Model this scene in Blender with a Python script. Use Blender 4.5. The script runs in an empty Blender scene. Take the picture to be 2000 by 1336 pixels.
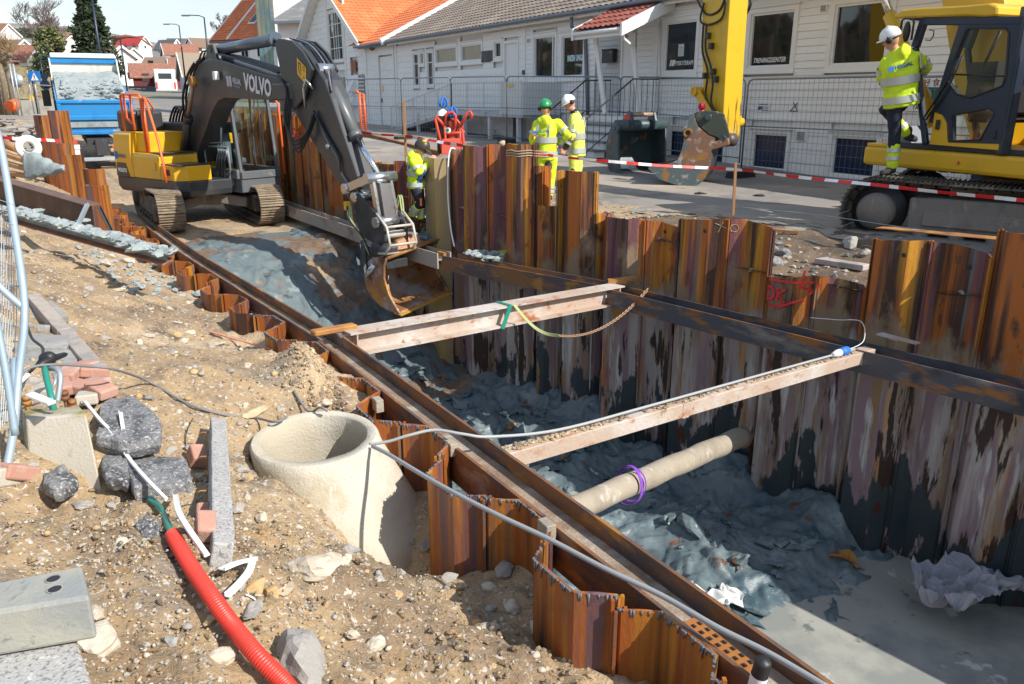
import bpy, bmesh, math, random
import numpy as np
from mathutils import Vector, Matrix, noise as mnoise
R = math.radians
random.seed(7)
sc = bpy.context.scene
COL = sc.collection
# ---------------------------------------------------------------- camera
PITCH = math.atan(482/1550); FOC = 1550.0; CH = 1.75
cam_d = bpy.data.cameras.new('camera'); cam = bpy.data.objects.new('camera', cam_d); COL.objects.link(cam)
cam.location = (0, 0, CH); cam.rotation_euler = (math.pi/2 - PITCH, 0, 0)
cam_d.sensor_width = 36; cam_d.lens = FOC/2000*36; cam_d.clip_start = .05; cam_d.clip_end = 4000
sc.camera = cam
# ---------------------------------------------------------------- light
SUN_AZ, SUN_EL = R(33), R(40)
sun_dir = Vector((math.cos(SUN_AZ)*math.cos(SUN_EL), -math.sin(SUN_AZ)*math.cos(SUN_EL), math.sin(SUN_EL)))
sd = bpy.data.lights.new('sun', 'SUN'); sd.energy = 4.9; sd.angle = R(.5); sd.color = (1, .945, .86)
so = bpy.data.objects.new('sun', sd); COL.objects.link(so)
so.rotation_euler = (-sun_dir).to_track_quat('-Z', 'Y').to_euler(); so.location = (20, -10, 20)
w = bpy.data.worlds.new('World'); sc.world = w; w.use_nodes = True
nt = w.node_tree; nt.nodes.clear()
sky = nt.nodes.new('ShaderNodeTexSky'); sky.sky_type = 'NISHITA'; sky.sun_disc = False
sky.sun_elevation = SUN_EL; sky.sun_rotation = math.atan2(sun_dir.x, sun_dir.y)
sky.air_density = 1.15; sky.dust_density = .7; sky.ozone_density = 1.3
tc = nt.nodes.new('ShaderNodeTexCoord'); mp = nt.nodes.new('ShaderNodeMapping'); mp.inputs['Scale'].default_value = (1, 1, 3.2)
nz = nt.nodes.new('ShaderNodeTexNoise'); nz.inputs['Scale'].default_value = 2.3; nz.inputs['Detail'].default_value = 7; nz.inputs['Roughness'].default_value = .55
rp = nt.nodes.new('ShaderNodeValToRGB'); rp.color_ramp.elements[0].position = .44; rp.color_ramp.elements[1].position = .60
rp.color_ramp.elements[0].color = (.06, .06, .06, 1); rp.color_ramp.elements[1].color = (.8, .8, .8, 1)
mx = nt.nodes.new('ShaderNodeMixRGB'); mx.inputs[2].default_value = (4.9, 5.5, 6.2, 1)
bg = nt.nodes.new('ShaderNodeBackground'); bg.inputs['Strength'].default_value = .128
ow = nt.nodes.new('ShaderNodeOutputWorld')
L = nt.links.new
L(tc.outputs['Generated'], mp.inputs[0]); L(mp.outputs[0], nz.inputs['Vector']); L(nz.outputs['Fac'], rp.inputs[0])
L(rp.outputs[0], mx.inputs[0]); L(sky.outputs[0], mx.inputs[1]); L(mx.outputs[0], bg.inputs[0]); L(bg.outputs[0], ow.inputs[0])
sc.view_settings.view_transform = 'Standard'; sc.view_settings.look = 'None'
sc.view_settings.exposure = 0.42; sc.view_settings.gamma = 1; sc.view_settings.use_curve_mapping = False
try:
    sc.cycles.max_bounces = 6; sc.cycles.transparent_max_bounces = 16; sc.cycles.use_denoising = True
except Exception: pass

# ---------------------------------------------------------------- frames of the site
_c, _s = math.cos(PITCH), math.sin(PITCH)
def ray(u, v):
    a = (u-1000)/FOC; b = (668-v)/FOC
    return Vector((a, _c+b*_s, -_s+b*_c))
def P(u, v, z=0.0):                 # where the sight line of a point of the photo meets the level z
    d = ray(u, v); return Vector((0, 0, CH)) + d*((z-CH)/d.z)
def PY(u, v, y):                    # ... or the distance y
    d = ray(u, v); return Vector((0, 0, CH)) + d*(y/d.y)
O2 = Vector((-1.62, 7.29)); A2 = Vector((-.522, .853)); N2 = Vector((.853, .522))   # along / across the trench
def ST(s, t, z=0.0):
    return Vector((O2.x+A2.x*s+N2.x*t, O2.y+A2.y*s+N2.y*t, z))
def st_of(p): 
    d = Vector((p[0], p[1]))-O2; return d.dot(A2), d.dot(N2)
FD = Vector((-.485, .875, 0)); FN = Vector((-.875, -.485, 0)); F0 = Vector((7.37, 16.55, 0))   # street front of the houses
def FW(f, z, off=0.0): return F0+FD*f+FN*off+Vector((0, 0, z))
def ip(x, pts):
    if x <= pts[0][0]: return pts[0][1]
    for (a, b), (c, d) in zip(pts, pts[1:]):
        if x <= c: return b+(d-b)*(x-a)/(c-a)
    return pts[-1][1]

# ---------------------------------------------------------------- mesh builder
class MB:
    def __init__(s): s.v = []; s.f = []; s.m = []; s.sm = []
    def add(s, vs, fs, m=0, smooth=False):
        b = len(s.v); s.v += [tuple(x) for x in vs]
        for f in fs: s.f.append(tuple(b+i for i in f)); s.m.append(m); s.sm.append(smooth)
        return s
    def box(s, c, size, R3=None, m=0, taper=1.0):
        c = Vector(c); hx, hy, hz = size[0]/2, size[1]/2, size[2]/2
        vs = []
        for z in (-hz, hz):
            k = taper if z > 0 else 1
            for x, y in ((-hx, -hy), (hx, -hy), (hx, hy), (-hx, hy)):
                q = Vector((x*k, y*k, z)); 
                if R3 is not None: q = R3 @ q
                vs.append(c+q)
        return s.add(vs, [(0, 3, 2, 1), (4, 5, 6, 7), (0, 1, 5, 4), (1, 2, 6, 5), (2, 3, 7, 6), (3, 0, 4, 7)], m)
    def hexa(s, vs, m=0):          # 8 corners, bottom ring then top ring
        return s.add(vs, [(0, 3, 2, 1), (4, 5, 6, 7), (0, 1, 5, 4), (1, 2, 6, 5), (2, 3, 7, 6), (3, 0, 4, 7)], m)
    def bar(s, a, b, w=.05, h=None, up=(0, 0, 1), m=0):
        a, b = Vector(a), Vector(b); h = h or w; d = (b-a).normalized(); up = Vector(up)
        sd_ = d.cross(up)
        if sd_.length < 1e-4: sd_ = d.cross(Vector((1, 0, 0)))
        sd_.normalize(); u2 = sd_.cross(d).normalized()
        vs = [p+sd_*x*w/2+u2*y*h/2 for p in (a, b) for x, y in ((-1, -1), (1, -1), (1, 1), (-1, 1))]
        return s.hexa(vs, m)
    def tube(s, pts, r=.02, n=8, m=0, caps=True, smooth=True, closed=False):
        pts = [Vector(p) for p in pts]; k = len(pts)
        rr = r if isinstance(r, (list, tuple)) else [r]*k
        vs = []; prev = None
        for i, p in enumerate(pts):
            if closed: d = pts[(i+1) % k]-pts[i-1]
            else: d = pts[min(i+1, k-1)]-pts[max(i-1, 0)]
            if d.length < 1e-9: d = Vector((0, 0, 1))
            d.normalize()
            if prev is None:
                prev = d.cross(Vector((0, 0, 1)))
                if prev.length < .05: prev = d.cross(Vector((1, 0, 0)))
            prev = (prev-d*prev.dot(d)).normalized(); b2 = d.cross(prev)
            for j in range(n):
                a = 2*math.pi*j/n; vs.append(p+(prev*math.cos(a)+b2*math.sin(a))*rr[i])
        fs = []
        for i in range(k if closed else k-1):
            i2 = (i+1) % k
            for j in range(n):
                j2 = (j+1) % n; fs.append((i*n+j, i*n+j2, i2*n+j2, i2*n+j))
        s.add(vs, fs, m, smooth)
        if caps and not closed:
            b = len(s.v)-k*n
            s.f.append(tuple(b+j for j in range(n))[::-1]); s.m.append(m); s.sm.append(False)
            s.f.append(tuple(b+(k-1)*n+j for j in range(n))); s.m.append(m); s.sm.append(False)
        return s
    def cyl(s, a, b, r, n=16, m=0, r2=None): return s.tube([a, b], [r, r if r2 is None else r2], n, m)
    def ring(s, c, ax, ro, ri, h, n=24, m=0):
        c = Vector(c); ax = Vector(ax).normalized(); u = ax.cross(Vector((0, 0, 1)))
        if u.length < .05: u = ax.cross(Vector((1, 0, 0)))
        u.normalize(); v = ax.cross(u); vs = []
        for r_, z in ((ro, -h/2), (ro, h/2), (ri, h/2), (ri, -h/2)):
            for j in range(n):
                a = 2*math.pi*j/n; vs.append(c+ax*z+(u*math.cos(a)+v*math.sin(a))*r_)
        fs = [(k*n+j, k*n+(j+1) % n, ((k+1) % 4)*n+(j+1) % n, ((k+1) % 4)*n+j) for k in range(4) for j in range(n)]
        return s.add(vs, fs, m)
    def prism(s, poly, org, ax, ay, depth, m=0, mside=None):   # poly in (ax,ay) plane, centred thickness
        org, ax, ay = Vector(org), Vector(ax), Vector(ay); az = ax.cross(ay).normalized(); n = len(poly)
        d0, d1 = (-depth/2, depth/2) if not isinstance(depth, tuple) else depth
        vs = [org+ax*x+ay*y+az*d for d in (d0, d1) for x, y in poly]
        s.add(vs, [tuple(range(n))[::-1], tuple(range(n, 2*n))], m)
        b = len(s.v)-2*n
        for i in range(n):
            j = (i+1) % n; s.f.append((b+i, b+j, b+n+j, b+n+i)); s.m.append(m if mside is None else mside); s.sm.append(False)
        return s
    def lathe(s, prof, org, ax=(0, 0, 1), n=32, m=0, smooth=True, off=None):
        org = Vector(org); ax = Vector(ax).normalized(); u = ax.cross(Vector((1, 0, 0)))
        if u.length < .05: u = ax.cross(Vector((0, 1, 0)))
        u.normalize(); v = ax.cross(u); vs = []
        for i, (r_, z) in enumerate(prof):
            o = off[i] if off else Vector((0, 0, 0))
            for j in range(n):
                a = 2*math.pi*j/n; vs.append(org+o+ax*z+(u*math.cos(a)+v*math.sin(a))*r_)
        fs = [(i*n+j, i*n+(j+1) % n, (i+1)*n+(j+1) % n, (i+1)*n+j) for i in range(len(prof)-1) for j in range(n)]
        return s.add(vs, fs, m, smooth)
    def grid(s, fn, nu, nv, m=0, smooth=True):
        vs = [fn(i/nu, j/nv) for i in range(nu+1) for j in range(nv+1)]
        fs = [(i*(nv+1)+j, (i+1)*(nv+1)+j, (i+1)*(nv+1)+j+1, i*(nv+1)+j+1) for i in range(nu) for j in range(nv)]
        return s.add(vs, fs, m, smooth)
    def ellip(s, c, rx, ry, rz, R3=None, n=12, m=0, jit=0, seed=0, zc=None):
        c = Vector(c); vs = []; k = n//2+1
        for i in range(k+1):
            th = math.pi*i/k
            for j in range(n):
                a = 2*math.pi*j/n; q = Vector((math.sin(th)*math.cos(a), math.sin(th)*math.sin(a), math.cos(th)))
                f = 1+jit*mnoise.noise(q*1.7+Vector((seed*3.1, seed, 0))) if jit else 1
                if zc is not None and q.z < zc: q.z = zc
                q = Vector((q.x*rx, q.y*ry, q.z*rz))*f
                if R3 is not None: q = R3 @ q
                vs.append(c+q)
        fs = [(i*n+j, (i+1)*n+j, (i+1)*n+(j+1) % n, i*n+(j+1) % n) for i in range(k) for j in range(n)]
        return s.add(vs, fs, m, True)
    def rock(s, c, size, seed=0, m=0, ang=0.0, rough=.35, smooth=False, sub=1, tilt=0.0):
        key = sub
        if key not in ROCK:
            bm = bmesh.new(); bmesh.ops.create_icosphere(bm, subdivisions=sub+1, radius=1)
            ROCK[key] = ([v.co.copy() for v in bm.verts], [tuple(v.index for v in f.verts) for f in bm.faces]); bm.free()
        V, Fs = ROCK[key]; o = Vector((seed*7.3 % 91, seed*3.7 % 57, seed*1.9 % 33))
        Rm = Matrix.Rotation(ang, 3, 'Z') @ Matrix.Rotation(tilt, 3, 'X'); c = Vector(c); vs = []
        for q in V:
            f = 1+rough*mnoise.noise(q*1.1+o)+rough*.5*mnoise.noise(q*2.3+o)
            if not smooth:
                for k in range(3):      # planar cuts
                    d = Vector((math.sin(seed*1.3+k*2.1), math.cos(seed*2.7+k*1.7), math.sin(seed+k*3.3)*.7)).normalized()
                    dd = q.dot(d)*f
                    if dd > .62: f *= .62/dd if dd > 0 else 1
            vs.append(c+Rm @ Vector((q.x*f*size[0], q.y*f*size[1], q.z*f*size[2])))
        return s.add(vs, Fs, m, smooth)
    def build(s, name, mat, parent=None, bevel=0, seg=1, sub=0, kind=None):
        me = bpy.data.meshes.new(name); me.from_pydata(s.v, [], s.f)
        mats = mat if isinstance(mat, (list, tuple)) else [mat]
        for x in mats: me.materials.append(x)
        me.polygons.foreach_set('material_index', s.m); me.polygons.foreach_set('use_smooth', s.sm); me.update()
        o = bpy.data.objects.new(name, me); COL.objects.link(o)
        if kind: o['kind'] = kind
        if parent is not None: adopt(o, parent)
        if bevel:
            b = o.modifiers.new('bevel', 'BEVEL'); b.width = bevel; b.segments = seg; b.limit_method = 'ANGLE'; b.angle_limit = R(35)
        if sub:
            b = o.modifiers.new('sub', 'SUBSURF'); b.levels = sub; b.render_levels = sub
        return o
ROCK = {}
def adopt(o, parent):
    o.parent = parent
    if parent.type == 'EMPTY': o.matrix_parent_inverse = Matrix.Translation(-parent.location)
def tag(o, label, cat, group=None):
    o['label'] = label; o['category'] = cat
    if group: o['group'] = group
    return o
def thing(name, label, cat, loc=(0, 0, 0), group=None):
    o = bpy.data.objects.new(name, None); o.empty_display_size = .2; COL.objects.link(o); o.location = loc
    return tag(o, label, cat, group)
def struct(o): o['kind'] = 'structure'; return o
def grid_mesh(name, X, Y, Z, mat, smooth=True):
    n, k = X.shape; me = bpy.data.meshes.new(name)
    co = np.stack([X, Y, Z], -1).reshape(-1, 3).astype(np.float32)
    idx = np.arange(n*k).reshape(n, k)
    q = np.stack([idx[:-1, :-1], idx[1:, :-1], idx[1:, 1:], idx[:-1, 1:]], -1).reshape(-1)
    me.vertices.add(n*k); me.vertices.foreach_set('co', co.ravel())
    nf = (n-1)*(k-1); me.loops.add(nf*4); me.loops.foreach_set('vertex_index', q)
    me.polygons.add(nf); me.polygons.foreach_set('loop_start', np.arange(nf)*4)
    me.polygons.foreach_set('use_smooth', np.full(nf, smooth)); me.update(); me.validate()
    me.materials.append(mat); o = bpy.data.objects.new(name, me); COL.objects.link(o)
    # make sure the sheet faces up
    if nf and me.polygons[nf//2].normal.z < 0: me.flip_normals()
    return o
_perm = np.random.RandomState(3).rand(256, 256).astype(np.float32)
def vnoise(x, y):
    xi = np.floor(x).astype(int); yi = np.floor(y).astype(int); fx = x-xi; fy = y-yi
    fx = fx*fx*(3-2*fx); fy = fy*fy*(3-2*fy); g = lambda a, b: _perm[a % 256, b % 256]
    return (g(xi, yi)*(1-fx)+g(xi+1, yi)*fx)*(1-fy)+(g(xi, yi+1)*(1-fx)+g(xi+1, yi+1)*fx)*fy
def fbm(x, y, sc_=1.0, oct=5, gain=.5, ridge=False):
    r = 0; a = 1; tot = 0
    for i in range(oct):
        n = vnoise(x*sc_+i*17.3, y*sc_+i*9.1)
        if ridge: n = 1-np.abs(2*n-1)
        r = r+a*(n-.5); tot += a; a *= gain; sc_ *= 2.03
    return r/tot*2
def text(body, name, mat, org, ax, ay, size, parent=None, shear=0, bold=0, depth=.003, align='LEFT', sx=1.0):
    cu = bpy.data.curves.new(name, 'FONT'); cu.body = body; cu.size = size; cu.extrude = depth; cu.shear = shear; cu.offset = bold; cu.align_x = align; cu.resolution_u = 2
    t = bpy.data.objects.new(name, cu); COL.objects.link(t); dg = bpy.context.evaluated_depsgraph_get(); dg.update()
    me = bpy.data.meshes.new_from_object(t.evaluated_get(dg)); bpy.data.objects.remove(t)
    ax, ay = Vector(ax).normalized(), Vector(ay).normalized(); az = ax.cross(ay)
    M4 = Matrix(((ax.x*sx, ay.x, az.x, org[0]), (ax.y*sx, ay.y, az.y, org[1]), (ax.z*sx, ay.z, az.z, org[2]), (0, 0, 0, 1)))
    me.transform(M4); me.name = name; me.materials.clear(); me.materials.append(mat)
    o = bpy.data.objects.new(name, me); COL.objects.link(o)
    if parent: adopt(o, parent)
    return o

# ---------------------------------------------------------------- materials
def M(name, col, rough=.7, metal=0.0, layers=(), bump=None, spec=.5, coat=0, trans=0, perobj=0.0):
    """col: base; layers: (colour, scale, lo, hi, (sx,sy,sz)[, 'z', z0, z1]) noise-masked stains; bump: (strength, scale[, stretch])"""
    m = bpy.data.materials.new(name); m.use_nodes = True; t = m.node_tree; b = t.nodes['Principled BSDF']; Lk = t.links.new
    b.inputs['Base Color'].default_value = (*col, 1); b.inputs['Roughness'].default_value = rough; b.inputs['Metallic'].default_value = metal
    b.inputs['Specular IOR Level'].default_value = spec
    if coat: b.inputs['Coat Weight'].default_value = coat; b.inputs['Coat Roughness'].default_value = .15
    if trans: b.inputs['Transmission Weight'].default_value = trans
    if not layers and not bump: return m
    g = t.nodes.new('ShaderNodeNewGeometry'); pos = g.outputs['Position']
    if perobj:
        oi = t.nodes.new('ShaderNodeObjectInfo'); mu = t.nodes.new('ShaderNodeVectorMath'); mu.operation = 'SCALE'; mu.inputs[0].default_value = (perobj, perobj*.7, perobj*.3)
        Lk(oi.outputs['Random'], mu.inputs['Scale']); ad = t.nodes.new('ShaderNodeVectorMath'); ad.operation = 'ADD'
        Lk(pos, ad.inputs[0]); Lk(mu.outputs[0], ad.inputs[1]); posx = ad.outputs[0]
    else: posx = pos
    sep = None; cur = None
    for i, ly in enumerate(layers):
        c2, scl, lo, hi, stv = ly[:5]
        mp_ = t.nodes.new('ShaderNodeMapping'); mp_.inputs['Scale'].default_value = stv; mp_.inputs['Location'].default_value = (i*3.7, i*1.3, i*2.1)
        n = t.nodes.new('ShaderNodeTexNoise'); n.inputs['Scale'].default_value = scl; n.inputs['Detail'].default_value = 5; n.inputs['Roughness'].default_value = .6
        Lk(posx, mp_.inputs[0]); Lk(mp_.outputs[0], n.inputs['Vector'])
        mr = t.nodes.new('ShaderNodeMapRange'); mr.inputs['From Min'].default_value = lo; mr.inputs['From Max'].default_value = hi
        fac = n.outputs['Fac']
        if len(ly) > 5:
            if sep is None: sep = t.nodes.new('ShaderNodeSeparateXYZ'); Lk(pos, sep.inputs[0])
            z0, z1, amt = ly[6], ly[7], ly[8]
            mz = t.nodes.new('ShaderNodeMapRange'); mz.inputs['From Min'].default_value = z0; mz.inputs['From Max'].default_value = z1
            mz.inputs['To Min'].default_value = 0; mz.inputs['To Max'].default_value = amt
            Lk(sep.outputs['Z'], mz.inputs[0]); a2 = t.nodes.new('ShaderNodeMath'); a2.operation = 'ADD'; Lk(fac, a2.inputs[0]); Lk(mz.outputs[0], a2.inputs[1]); fac = a2.outputs[0]
        Lk(fac, mr.inputs[0])
        mxn = t.nodes.new('ShaderNodeMixRGB'); mxn.inputs[2].default_value = (*c2, 1); Lk(mr.outputs[0], mxn.inputs[0])
        if cur is None: mxn.inputs[1].default_value = (*col, 1)
        else: Lk(cur, mxn.inputs[1])
        cur = mxn.outputs[0]
    if cur is not None: Lk(cur, b.inputs['Base Color'])
    if bump:
        n = t.nodes.new('ShaderNodeTexNoise'); n.inputs['Scale'].default_value = bump[1]; n.inputs['Detail'].default_value = 6; n.inputs['Roughness'].default_value = .65
        if len(bump) > 2:
            mp_ = t.nodes.new('ShaderNodeMapping'); mp_.inputs['Scale'].default_value = bump[2]; Lk(pos, mp_.inputs[0]); Lk(mp_.outputs[0], n.inputs['Vector'])
        else: Lk(pos, n.inputs['Vector'])
        bp = t.nodes.new('ShaderNodeBump'); bp.inputs['Strength'].default_value = bump[0]; bp.inputs['Distance'].default_value = .02
        Lk(n.outputs['Fac'], bp.inputs['Height']); Lk(bp.outputs[0], b.inputs['Normal'])
        if rough > .3:
            mr = t.nodes.new('ShaderNodeMapRange'); mr.inputs['To Min'].default_value = max(.05, rough-.15); mr.inputs['To Max'].default_value = min(1, rough+.15)
            Lk(n.outputs['Fac'], mr.inputs[0]); Lk(mr.outputs[0], b.inputs['Roughness'])
    return m
I3 = (1, 1, 1)
VS = (9, 9, .35)     # vertical streaks
m_pile = M('rusted_pile_steel', (.34, .100, .020), .55, .2, [
    ((.45, .19, .025), .6, .50, .60, VS), ((.050, .022, .016), .55, .50, .62, VS), ((.13, .070, .080), .45, .53, .62, VS), ((.11, .105, .11), .7, .60, .70, (12, 12, .3)),
    ((.24, .085, .025), 3.0, .55, .75, I3), ((.030, .016, .012), 5.0, .64, .74, I3)], (.35, 30, (1, 1, .3)), perobj=9)
m_pile_far = M('rusted_pile_steel_clayed', (.38, .108, .016), .52, .12, [
    ((.52, .24, .02), .6, .50, .58, VS), ((.05, .022, .014), .55, .47, .58, VS), ((.15, .06, .075), .45, .53, .60, VS), ((.13, .125, .14), .7, .60, .68, (12, 12, .3)),
    ((.07, .03, .018), 2.5, .58, .68, (2, 2, 1)),
    ((.25, .175, .11), 1.6, .62, .76, (2, 2, 1), 'z', -.05, -.65, .20),
    ((.37, .325, .31), 1.1, .90, 1.06, (3.5, 3.5, .5), 'z', -.35, -.85, .52),
    ((.22, .145, .17), 1.0, .99, 1.10, (5, 5, .35), 'z', -.5, -.9, .5),
    ((.24, .145, .07), 1.3, 1.05, 1.13, (5, 5, .4), 'z', -.5, -.9, .5),
    ((.46, .44, .43), 1.5, 1.06, 1.14, (5, 5, .55), 'z', -.6, -1.4, .5),
    ((.035, .018, .012), 1.4, 1.06, 1.09, (4, 4, .6), 'z', -.5, -1.0, .5),
    ((.030, .046, .054), 1.1, .985, 1.005, (2.2, 2.2, .8), 'z', -.5, -2.6, .56),
    ((.07, .022, .010), 2.6, 1.08, 1.11, (1.3, 1.3, .7), 'z', -.8, -2.4, .5)], (.45, 18, (1, 1, .4)), perobj=.4)
m_wale = M('wale_steel', (.21, .095, .040), .6, .2, [((.085, .065, .065), .8, .46, .58, (2, 2, 6)), ((.36, .16, .035), 2.5, .54, .66, (1, 1, 3)), ((.30, .24, .19), 1.5, .62, .72, (1, 1, 2))], (.3, 25))
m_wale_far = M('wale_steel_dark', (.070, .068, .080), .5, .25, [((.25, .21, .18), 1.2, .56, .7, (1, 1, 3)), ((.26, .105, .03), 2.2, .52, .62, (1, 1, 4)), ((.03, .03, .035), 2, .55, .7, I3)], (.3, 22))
m_strut = M('strut_steel', (.42, .32, .25), .75, 0, [((.50, .46, .42), 1.6, .45, .62, I3), ((.33, .12, .05), 4, .56, .70, (1, 1, 2)), ((.22, .12, .07), 9, .62, .72, I3)], (.4, 40))
m_web = M('dried_mud_on_steel', (.33, .25, .18), .9, 0, [((.22, .15, .10), 3, .45, .6, I3), ((.40, .36, .31), 5, .55, .7, I3)], (.6, 40))
m_timber = M('pile_timber', (.33, .285, .22), .8, 0, [((.26, .22, .17), 2.0, .5, .65, I3), ((.50, .46, .40), 6, .58, .7, I3), ((.16, .13, .10), 12, .66, .72, I3)], (.35, 50))
m_dirt = M('sandy_dirt', (.40, .283, .160), .95, 0, [((.27, .19, .115), 1.1, .46, .60, I3), ((.52, .39, .245), .55, .50, .64, I3), ((.15, .105, .065), 2.2, .57, .68, I3), ((.22, .17, .12), 6.5, .56, .68, I3), ((.42, .27, .12), 2.7, .60, .70, I3), ((.25, .205, .155), 1.6, .60, .70, I3), ((.56, .51, .44), 30, .58, .63, I3), ((.11, .10, .09), 41, .60, .65, I3), ((.45, .28, .12), 60, .62, .67, I3)], (.9, 60))
m_clay = M('wet_blue_clay', (.115, .155, .170), .36, 0, [((.055, .095, .118), 1.3, .50, .62, I3), ((.20, .245, .25), 1.7, .54, .68, I3), ((.04, .055, .064), 6, .60, .68, (1, 2, 1)), ((.15, .065, .03), 2.6, .64, .67, I3)], (.55, 14, (1, 2.2, 1)), spec=.55)
m_slope = M('clay_and_soil_slope', (.17, .115, .075), .6, 0, [((.12, .155, .165), .8, .46, .52, (1, 1, .6)), ((.20, .24, .25), 2.4, .60, .66, I3), ((.30, .21, .12), 1.4, .60, .68, I3), ((.22, .10, .05), 1.7, .62, .69, I3), ((.04, .035, .03), 4, .60, .70, I3)], (.9, 24))
m_sludge = M('grey_sludge', (.34, .34, .305), .34, 0, [((.24, .25, .235), 1.2, .5, .62, I3), ((.52, .52, .50), 1.6, .61, .64, I3), ((.14, .16, .155), 3.5, .64, .68, I3)], (.10, 8), spec=.4)
m_street = M('dusty_street', (.235, .215, .195), .9, 0, [((.33, .285, .23), .35, .48, .60, I3), ((.15, .14, .135), .8, .55, .68, I3), ((.40, .33, .25), .9, .62, .72, I3), ((.10, .09, .085), 9, .68, .74, I3)], (.35, 60))
m_fardirt = M('far_ground', (.20, .19, .175), .95, 0, [((.14, .14, .09), .03, .50, .62, I3), ((.30, .27, .23), .12, .52, .66, I3)], (.3, 3))
m_asph = M('asphalt_lump', (.20, .20, .205), .9, 0, [((.08, .08, .085), 5, .52, .62, I3), ((.42, .42, .42), 55, .54, .62, I3), ((.05, .05, .055), 34, .60, .68, I3)], (.9, 45))
m_conc = M('concrete', (.46, .42, .35), .85, 0, [((.53, .50, .43), 2.2, .5, .65, I3), ((.34, .30, .22), 1.4, .58, .72, I3), ((.25, .22, .17), 40, .66, .72, I3)], (.35, 60))
m_conc_moss = M('concrete_mossy', (.47, .43, .35), .85, 0, [((.24, .22, .06), 2.2, .56, .66, I3, 'z', -.05, .12, .14), ((.50, .46, .40), 3, .55, .7, I3), ((.22, .2, .16), 40, .64, .72, I3)], (.3, 60))
m_granite = M('granite', (.40, .39, .375), .8, 0, [((.18, .18, .18), 70, .52, .62, I3), ((.55, .53, .5), 50, .58, .66, I3), ((.35, .29, .22), 2, .6, .7, I3)], (.4, 80))
m_brick = M('red_paver', (.42, .22, .165), .85, 0, [((.50, .33, .26), 3, .5, .65, I3), ((.33, .25, .2), 6, .6, .7, I3)], (.3, 60), perobj=4)
m_greypl = M('recycled_plastic_grey', (.25, .26, .25), .7, 0, [((.33, .32, .27), 2, .48, .62, I3), ((.17, .18, .18), 9, .6, .7, (3, 1, 3))], (.25, 40))
m_stone_p = M('pale_stone', (.50, .44, .35), .85, 0, [((.38, .31, .22), 4, .5, .65, I3), ((.60, .56, .50), 9, .58, .68, I3)], (.4, 40), perobj=5)
m_stone_g = M('grey_stone', (.33, .31, .28), .85, 0, [((.22, .21, .2), 5, .5, .65, I3), ((.48, .44, .38), 8, .6, .7, I3)], (.4, 40), perobj=5)
m_stone_o = M('ochre_stone', (.45, .30, .14), .85, 0, [((.52, .42, .28), 4, .5, .65, I3), ((.28, .18, .08), 8, .6, .7, I3)], (.4, 40), perobj=5)
m_galv = M('galvanised_steel', (.36, .41, .45), .45, .45, [((.50, .54, .56), 8, .5, .7, I3)])
m_galv_d = M('galvanised_steel_dull', (.20, .23, .26), .5, .4)
m_black = M('black_rubber', (.018, .018, .02), .5)
m_dark = M('dark_steel', (.045, .046, .05), .5, .3, [((.12, .115, .11), 3, .56, .7, I3)], (.15, 30))
m_darkgrey = M('charcoal_paint', (.040, .042, .047), .35, 0, [((.075, .075, .08), 1.5, .55, .75, I3), ((.16, .14, .12), 5, .68, .78, I3)], spec=.5)
m_yel = M('machine_yellow', (.72, .40, .018), .35, 0, [((.58, .33, .03), 1.6, .55, .75, I3), ((.30, .22, .10), 7, .68, .78, I3)], spec=.5, coat=.2)
m_yel2 = M('machine_yellow_worn', (.66, .385, .012), .4, 0, [((.50, .31, .02), 1.4, .55, .75, I3), ((.16, .09, .04), 6, .70, .76, (1, 1, .5))], spec=.5, coat=.15)
m_yelstick = M('yellow_scuffed', (.66, .41, .012), .4, 0, [((.50, .31, .02), 1.4, .55, .75, I3), ((.10, .05, .025), 1.6, .93, 1.02, (14, 14, .8), 'z', 3.0, .9, .48), ((.5, .5, .48), 2.2, .98, 1.06, (14, 14, 1), 'z', 2.3, .9, .46)], spec=.5)
m_navy = M('dark_navy_paint', (.012, .022, .045), .4, 0, [((.03, .04, .06), 2, .6, .75, I3)])
m_steelbright = M('bright_steel', (.55, .56, .57), .25, .9, [((.33, .30, .26), 6, .58, .7, I3)])
m_chrome = M('chrome', (.75, .78, .82), .1, 1)
m_rust = M('rust', (.30, .13, .045), .7, .1, [((.42, .21, .05), 2.4, .45, .62, I3), ((.13, .06, .035), 3, .56, .68, I3), ((.42, .38, .36), 3.6, .64, .72, I3)], (.3, 30))
m_rustb = M('bucket_worn', (.30, .145, .065), .5, .25, [((.42, .21, .05), 2.2, .53, .62, I3), ((.40, .35, .34), 1.6, .50, .62, I3), ((.09, .05, .04), 3.3, .57, .66, I3), ((.45, .38, .32), 14, .64, .70, (1, 1, .4))], (.3, 24))
m_bktg = M('bucket_green_grey', (.055, .085, .095), .45, .2, [((.33, .16, .07), 2.0, .60, .64, I3), ((.26, .25, .24), 2.6, .64, .70, I3), ((.02, .03, .035), 2.2, .5, .7, I3)], (.3, 26))
m_bktr = M('bucket_rust_grey', (.17, .085, .05), .6, .1, [((.07, .10, .11), 1.1, .50, .53, I3, 'z', .55, .1, .10), ((.30, .26, .23), 7, .56, .66, I3), ((.25, .12, .03), 2.4, .56, .64, I3)], (.4, 26))
m_track = M('track_steel', (.24, .185, .13), .75, .2, [((.33, .26, .18), 4, .5, .65, I3), ((.10, .085, .07), 5, .55, .68, I3)], (.5, 30))
m_trackd = M('track_steel_muddy', (.105, .09, .075), .8, .15, [((.22, .185, .15), 4, .52, .66, I3), ((.05, .045, .04), 5, .55, .68, I3)], (.5, 30))
m_frame = M('muddy_frame', (.20, .175, .15), .85, 0, [((.11, .10, .09), 2, .5, .65, (1, 1, .4)), ((.30, .26, .22), 6, .58, .7, (1, 1, .4))], (.5, 30))
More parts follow.
